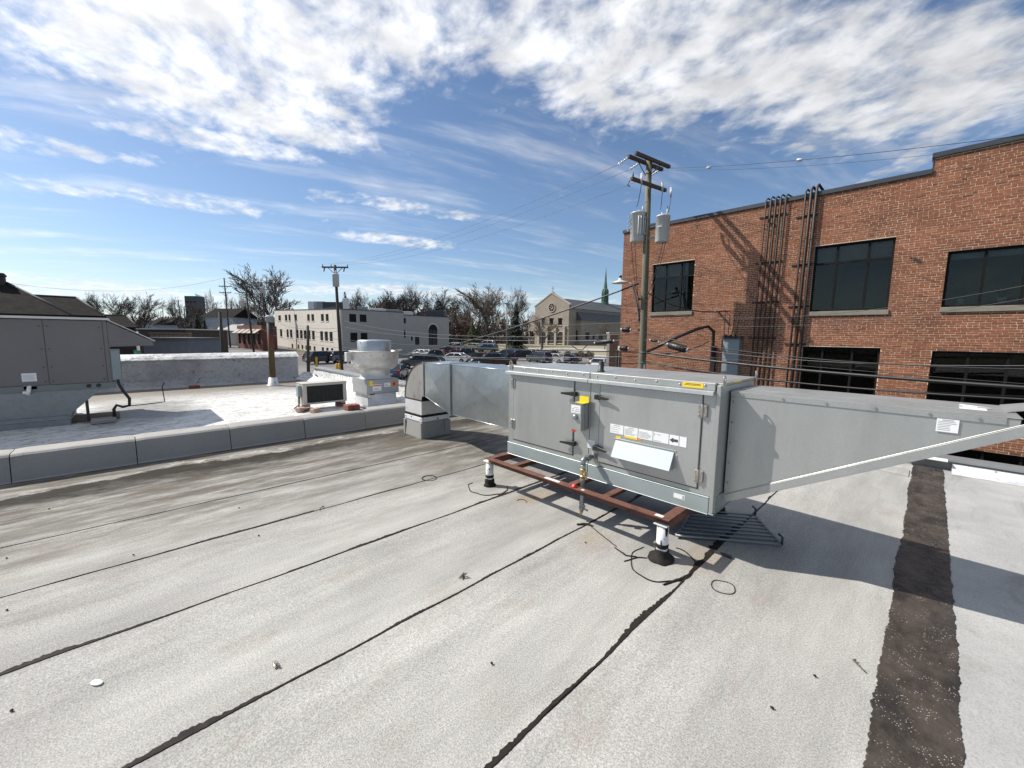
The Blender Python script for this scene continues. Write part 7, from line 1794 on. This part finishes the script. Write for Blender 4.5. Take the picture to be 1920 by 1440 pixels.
for args in ((604, 682, 'suv', 'black', 62, 'black hatchback seen from behind beside the yellow bollard', 'car'),
             (637, 680, 'suv', 'grey', 70, 'grey car partly hidden behind the leaning pole', 'car'),
             (790, 660, 'sedan', 'white', 165, 'white car alone before the office wing door', 'car'),
             (790, 671, 'sedan', 'white', 150, 'white car just behind the dark covered pickup', 'car'),
             (786, 691, 'suv', 'darkgrey', 200, 'dark grey car nearest the duct elbow', 'car'),
             (822, 679, 'pickup', 'darkgrey', 175, 'dark grey covered pickup among the parked cars', 'pickup'),
             (832, 667, 'suv', 'maroon', 172, 'bright maroon car in the middle of the car park', 'car'),
             (853, 680, 'sedan', 'white', 160, 'white car right of the dark covered pickup', 'car'),
             (857, 671, 'sedan', 'maroon', 165, 'dark red car behind the front white car', 'car'),
             (850, 657, 'suv', 'white', 170, 'white sport utility car behind the black pickup', 'car'),
             (855, 647, 'van', 'white', 168, 'tall white van at the back of the car park', 'van'),
             (878, 674, 'pickup', 'green', 172, 'very dark green pickup in the middle distance', 'pickup'),
             (886, 655, 'sedan', 'cream', 165, 'cream car shining in the sun behind the pickup', 'car'),
             (913, 660, 'suv', 'steelblue', 160, 'blue-grey sport utility car near the red brick planter', 'car'),
             (912, 651, 'suv', 'white', 165, 'furthest white car behind the blue-grey one', 'car'),
             (950, 675, 'suv', 'blue', 150, 'dark blue car by the thin light pole', 'car'),
             (976, 676, 'suv', 'black', 172, 'black sport utility car in front of the hedge, left', 'car'),
             (1012, 680, 'suv', 'darkgrey', 128, 'dark grey estate car angled in front of the hedge', 'car'),
             (1040, 681, 'sedan', 'silver', 135, 'silver saloon seen from behind in front of the hedge', 'car'),
             (1060, 681, 'sedan', 'black', 150, 'black car at the end of the row by the brick planter', 'car'),
             (925, 689, 'pickup', 'black', 190, 'black pickup with red tail lamp just above the duct', 'pickup'),
             (741, 712, 'sedan', 'blue', 95, 'blue car glimpsed right of the exhaust fan', 'car'),
             (1127, 694, 'sedan', 'white', 60, 'white car half hidden by the grey-brown enclosure', 'car')):
    car(*args)
for args in ((448, 647, 'suv', 'white', 8, 'white sport utility car parked side-on along the street', 'car'),
             (436, 645, 'suv', 'darkgrey', 25, 'dark car directly behind the white street car', 'car'),
             (410, 643, 'suv', 'black', 30, 'black sport utility car left of the thin pole', 'car'),
             (397, 637, 'sedan', 'darkgrey', 30, 'dark saloon furthest left along the street', 'car'),
             (386, 668, 'suv', 'silver', 5, 'silver car whose roof shows above the white parapet', 'car')):
    car(*args, group='cars on the left street')

# ================================================================ trees
MT['bark'] = mat('grey_bark', (.065, .056, .048), .95, 0, .2, 1.5)
MT['twig'] = mat('bare_twigs', (.082, .070, .060), .95, 0, .25, .6)
MT['twigwarm'] = mat('warm_bare_twigs', (.125, .098, .078), .95, 0, .25, .6)
MT['needles'] = mat('dark_needles', (.018, .028, .018), .9, 0, .4, 1.2, (.032, .045, .022), .5, .7, 2.5)
MT['arbor'] = mat('green_needles', (.045, .075, .018), .9, 0, .4, 1.2, (.07, .10, .02), .5, .7, 2.5)
MT['redtwig'] = mat('reddish_buds', (.10, .06, .05), .95, 0, .3, 1)
def bare_tree(sd, H, WH, limbs=4, clear=.20):
    """short trunk, spreading limbs, rounded crown of fine twigs; width is WH times the height"""
    r = random.Random(sd); big = MB(); fine = MB(); cen = Vector((0, 0, H * .55))
    def grow(p, d, L, rad, lev):
        n = 4 if lev < 4 else 2; pts = [p]; dd = d.copy()
        for k in range(n):
            outw = (pts[-1] - cen); outw = outw.normalized() if outw.length > .1 else Vector((0, 0, 1)); outw.z = max(.25, outw.z)
            dd = (dd + Vector((r.uniform(-1, 1), r.uniform(-1, 1), r.uniform(-.5, .75))) * (.16 + .045 * lev) + outw * .03 * lev).normalized(); pts.append(pts[-1] + dd * L / n)
        rs = [rad * (1 - .42 * k / n) for k in range(n + 1)]
        (big if lev < 4 else fine).tube(pts, rs, 7 if lev < 2 else (5 if lev < 4 else 3), lev < 2)
        if lev >= 6: return
        nb = limbs if lev == 0 else (3 if lev < 3 else (r.randint(3, 4)))
        for k in range(nb):
            t = 1.0 if k == 0 else r.uniform(.4, 1)
            q = pts[min(n, max(1, int(t * n + .5)))]
            a = (2 * pi * k / nb + r.uniform(-.5, .5)) if lev == 0 else r.uniform(0, 2 * pi)
            tilt = r.uniform(.3, .75) if lev == 0 else (r.uniform(.35, .8) if k else r.uniform(.05, .3))
            nd = (dd + Vector((cos(a), sin(a), r.uniform(-.1, .35))) * tilt).normalized()
            grow(q, nd, L * r.uniform(.62, .84), max(.020, rs[-1] * r.uniform(.62, .8)), lev + 1)
    grow(Vector((0, 0, -.3)), Vector((r.uniform(-.06, .06), r.uniform(-.06, .06), 1)), H * clear, H * .021, 0)
    zmax = max(v.z for v in fine.v); xs = sorted(hypot(v.x, v.y) for v in fine.v); w = xs[int(len(xs) * .97)]
    kx = WH * H / 2 / w; kz = H / zmax
    for m_ in (big, fine): m_.v = [Vector((v.x * kx, v.y * kx, v.z * kz)) for v in m_.v]
    return big, fine
def conifer(sd, H, R, dense=1.0, fat=1.0):
    r = random.Random(sd); tr = MB().tube([(0, 0, -.3), (0, 0, H * .97)], [H * .02, .02], 6); lf = MB()
    for k in range(int(2600 * dense)):
        z = H * (.05 + .95 * (1 - sqrt(1 - r.random() * .999)) ) ; t = z / H
        rad = R * (1 - t) ** .85 * (1 + .22 * sin(z * 2.6 + sd) ) * r.uniform(.35, 1.08); a = r.uniform(0, 2 * pi)
        rad *= 1 + .28 * noise.noise(Vector((cos(a) * 1.5, sin(a) * 1.5, z * .7 + sd)))
        c = Vector((rad * cos(a), rad * sin(a), z - rad * .22)); o_ = Vector((cos(a), sin(a), -.35)); s = Vector((-sin(a), cos(a), r.uniform(-.3, .3))); L = H * .030 * r.uniform(.7, 1.5) * fat
        lf.add([c - o_ * L * .6, c + s * L * .45, c + o_ * L, c - s * L * .45], [(0, 1, 2, 3)])
    return tr, lf
def tree_proto(kind, tr, lf, m1, m2):
    o = thing(kind, 'tree', 'tree', (0, 0, 0)); BASE[o.name] = Vector((0, 0, 0))
    part('trunk', tr, MT[m1], o); part('crown', lf, MT[m2], o); return o
TP = {}
def plant(kind, px, pyt, f, label, sx=1., rz=0., pyb=None, cat='tree', group='bare trees on the skyline', m2=None):
    o = TP[kind][0]
    if TP[kind][1]: o = copy_tree(o)
    TP[kind][1] = True
    p = at(px, 640, f); p.z = ground_z(p.x, p.y) - .05; t = at(px, pyt, f)
    s = (t.z - p.z) / TP[kind][2]
    o.location = p; o.scale = (s * sx, s * sx, s); o.rotation_euler = (0, 0, rz)
    o['label'] = label; o['category'] = cat; o['group'] = group
    if m2:
        for ch in o.children:
            if ch.name.startswith('crown'): ch.material_slots[0].link = 'OBJECT'; ch.material_slots[0].material = MT[m2]
for k, (sd, spread, fk, up) in {'a': (1, .85, 4, .20), 'b': (5, .65, 4, .24), 'c': (9, .36, 3, .30), 'd': (14, .95, 5, .18)}.items():
    TP[k] = [tree_proto('bare_tree', *bare_tree(sd, 15, spread, fk, up), 'bark', 'twig'), False, 15]
TP['f'] = [tree_proto('fir_tree', *conifer(3, 14, 2.9), 'bark', 'needles'), False, 14]
TP['g'] = [tree_proto('fir_tree', *conifer(8, 12, 3.6, 1.0, 1.25), 'bark', 'needles'), False, 12]
TP['s'] = [tree_proto('evergreen_shrub', *conifer(12, 5, 1.5, .5, 1.3), 'bark', 'arbor'), False, 5]
for args in (('d', 522, 493, 112, 'biggest bare tree on the skyline, wide crown above the pale office roof', 1.05, 2.2), ('c', 488, 520, 100, 'tall bare tree just left of the biggest tree', .7, .4),
             ('b', 166, 543, 95, 'small lone bare tree above the dark house roof', .8, 1.), ('a', 218, 548, 90, 'dense dark bare tree left of a pair behind the houses', 1., 3.), ('d', 264, 546, 92, 'rounded bare tree right of a pair behind the houses', .9, .5), ('b', 344, 552, 110, 'bare tree just left of the dark tower', .8, 4.), ('a', 386, 560, 105, 'bare tree just right of the dark tower', .9, 1.7),
             ('c', 405, 538, 115, 'slim pale bare tree left of the thin straight pole', .8, 2.), ('c', 428, 546, 118, 'slim pale bare tree right of the thin straight pole', .8, 5.), ('b', 455, 548, 110, 'bare tree behind the pole with two crossarms', 1., .2), ('a', 475, 566, 120, 'low bare tree above the awning building', 1.2, .9),
             ('b', 668, 534, 115, 'bare tree right of the dark fir behind the pale office', .8, 2.6), ('a', 700, 548, 118, 'bare tree behind the middle of the pale office roof', 1.1, 4.4), ('d', 727, 546, 122, 'bare tree left of the tall group behind the office', 1., 5.1), ('a', 757, 540, 118, 'left tree of the tall group behind the office wing', 1., 1.1), ('b', 785, 525, 116, 'tallest tree of the group behind the office wing', .95, 3.5), ('d', 815, 537, 120, 'right tree of the group behind the office wing', .85, 0.),
             ('a', 640, 568, 125, 'low bare tree behind the leaning pole', .9, 2.), ('b', 862, 568, 130, 'bare tree right of the office wing', .9, 1.4), ('a', 893, 545, 120, 'left tree of the big pale group near the fir', 1.1, 2.9), ('d', 925, 527, 112, 'biggest pale bare tree left of the fir', 1.15, 1.9), ('b', 952, 535, 116, 'bare tree directly behind the fir', 1.1, .3), ('c', 905, 560, 125, 'slender bare tree in front of the pale group', 1., 4.2),
             ('d', 1017, 590, 100, 'small spreading bare tree on the lawn before the church', .95, 3.7), ('a', 995, 580, 150, 'bare tree behind the left side of the church', .9, 2.3), ('b', 1135, 598, 98, 'young bare tree before the flank of the church', .8, 2.3)):
    plant(*args, m2='twigwarm' if args[1] > 855 else None)
for args in (('f', 650, 543, 100, 'dark fir rising behind the leaning pole', .75, 0.), ('g', 547, 564, 116, 'low dark fir under the biggest bare tree', .9, 1.), ('g', 822, 556, 108, 'broad dark fir behind the office wing', 1.1, 2.), ('f', 967, 563, 88, 'tall dark fir left of the church', .95, 1.3), ('g', 372, 585, 95, 'dark fir in front of the tower', .7, 2.), ('f', 386, 590, 90, 'narrow dark fir beside the pale blue house', .6, 1.)):
    plant(*args, cat='fir tree', group='dark firs')
for args in (('s', 886, 603, 100, 'bright green upright evergreen left of the fir', 1., 0.), ('s', 1103, 655, 84, 'round dark shrub at the right end of the hedge', 1.6, 1.), ('s', 930, 640, 92, 'low dark evergreen at the foot of the bare trees', 1.4, 1.)):
    plant(*args, cat='shrub', group='evergreen shrubs', m2='needles' if args[1] > 900 else None)
# hedge and undergrowth
def thicket(px0, px1, f0, f1, pyt, pyb, D, name, label, cat, m_, n, sd, sz=.35):
    r = random.Random(sd); a0, a1 = at(px0, pyt, f0), at(px1, pyt, f1); b0, b1 = at(px0, pyb, f0), at(px1, pyb, f1); b = MB()
    for k in range(n):
        t = r.random(); s = r.random(); top = a0.lerp(a1, t); bot = b0.lerp(b1, t); w = .75 + .5 * noise.noise(Vector((t * 14, sd, 0)))
        c = bot.lerp(top, s * w) + FH * r.uniform(0, D); d1 = Vector((r.uniform(-1, 1), r.uniform(-1, 1), r.uniform(.2, 1))).normalized() * sz * r.uniform(.5, 1.4); d2 = Vector((r.uniform(-1, 1), r.uniform(-1, 1), r.uniform(-.6, .6))).normalized() * sz * .22
        b.add([c - d1, c + d2, c + d1, c - d2], [(0, 1, 2, 3)])
    return solo(name, b, MT[m_], label, cat)
thicket(1047, 1114, 76, 72, 658, 674, 1.6, 'hedge', 'clipped brown winter hedge in front of the church lawn', 'hedge', 'twigwarm', 2600, 3, .3)
thicket(985, 1048, 80, 78, 655, 664, 1.2, 'hedge', 'low dark hedge left of the brown hedge, behind the parked cars', 'hedge', 'twig', 1500, 4, .3)
thicket(838, 885, 118, 112, 596, 640, 3, 'bush', 'reddish budding bush right of the office wing', 'bush', 'redtwig', 1400, 5, .6)
def undergrowth(px0, px1, f0, f1, pyt, pyb, D, m_, n, sd, sz):
    o = thicket(px0, px1, f0, f1, pyt, pyb, D, 'undergrowth', '', '', m_, n, sd, sz)
    for k in ('label', 'category'): del o[k]
    o['kind'] = 'stuff'
undergrowth(-60, 300, 160, 160, 585, 620, 30, 'twig', 2600, 6, 1.5)
undergrowth(290, 520, 150, 150, 588, 622, 25, 'twig', 3200, 7, 1.3)
undergrowth(640, 870, 150, 150, 560, 625, 20, 'twig', 3600, 8, 1.5)
undergrowth(850, 1005, 140, 140, 585, 645, 18, 'twigwarm', 3000, 9, 1.3)
undergrowth(1090, 1200, 190, 190, 590, 640, 20, 'twig', 1200, 10, 1.5)
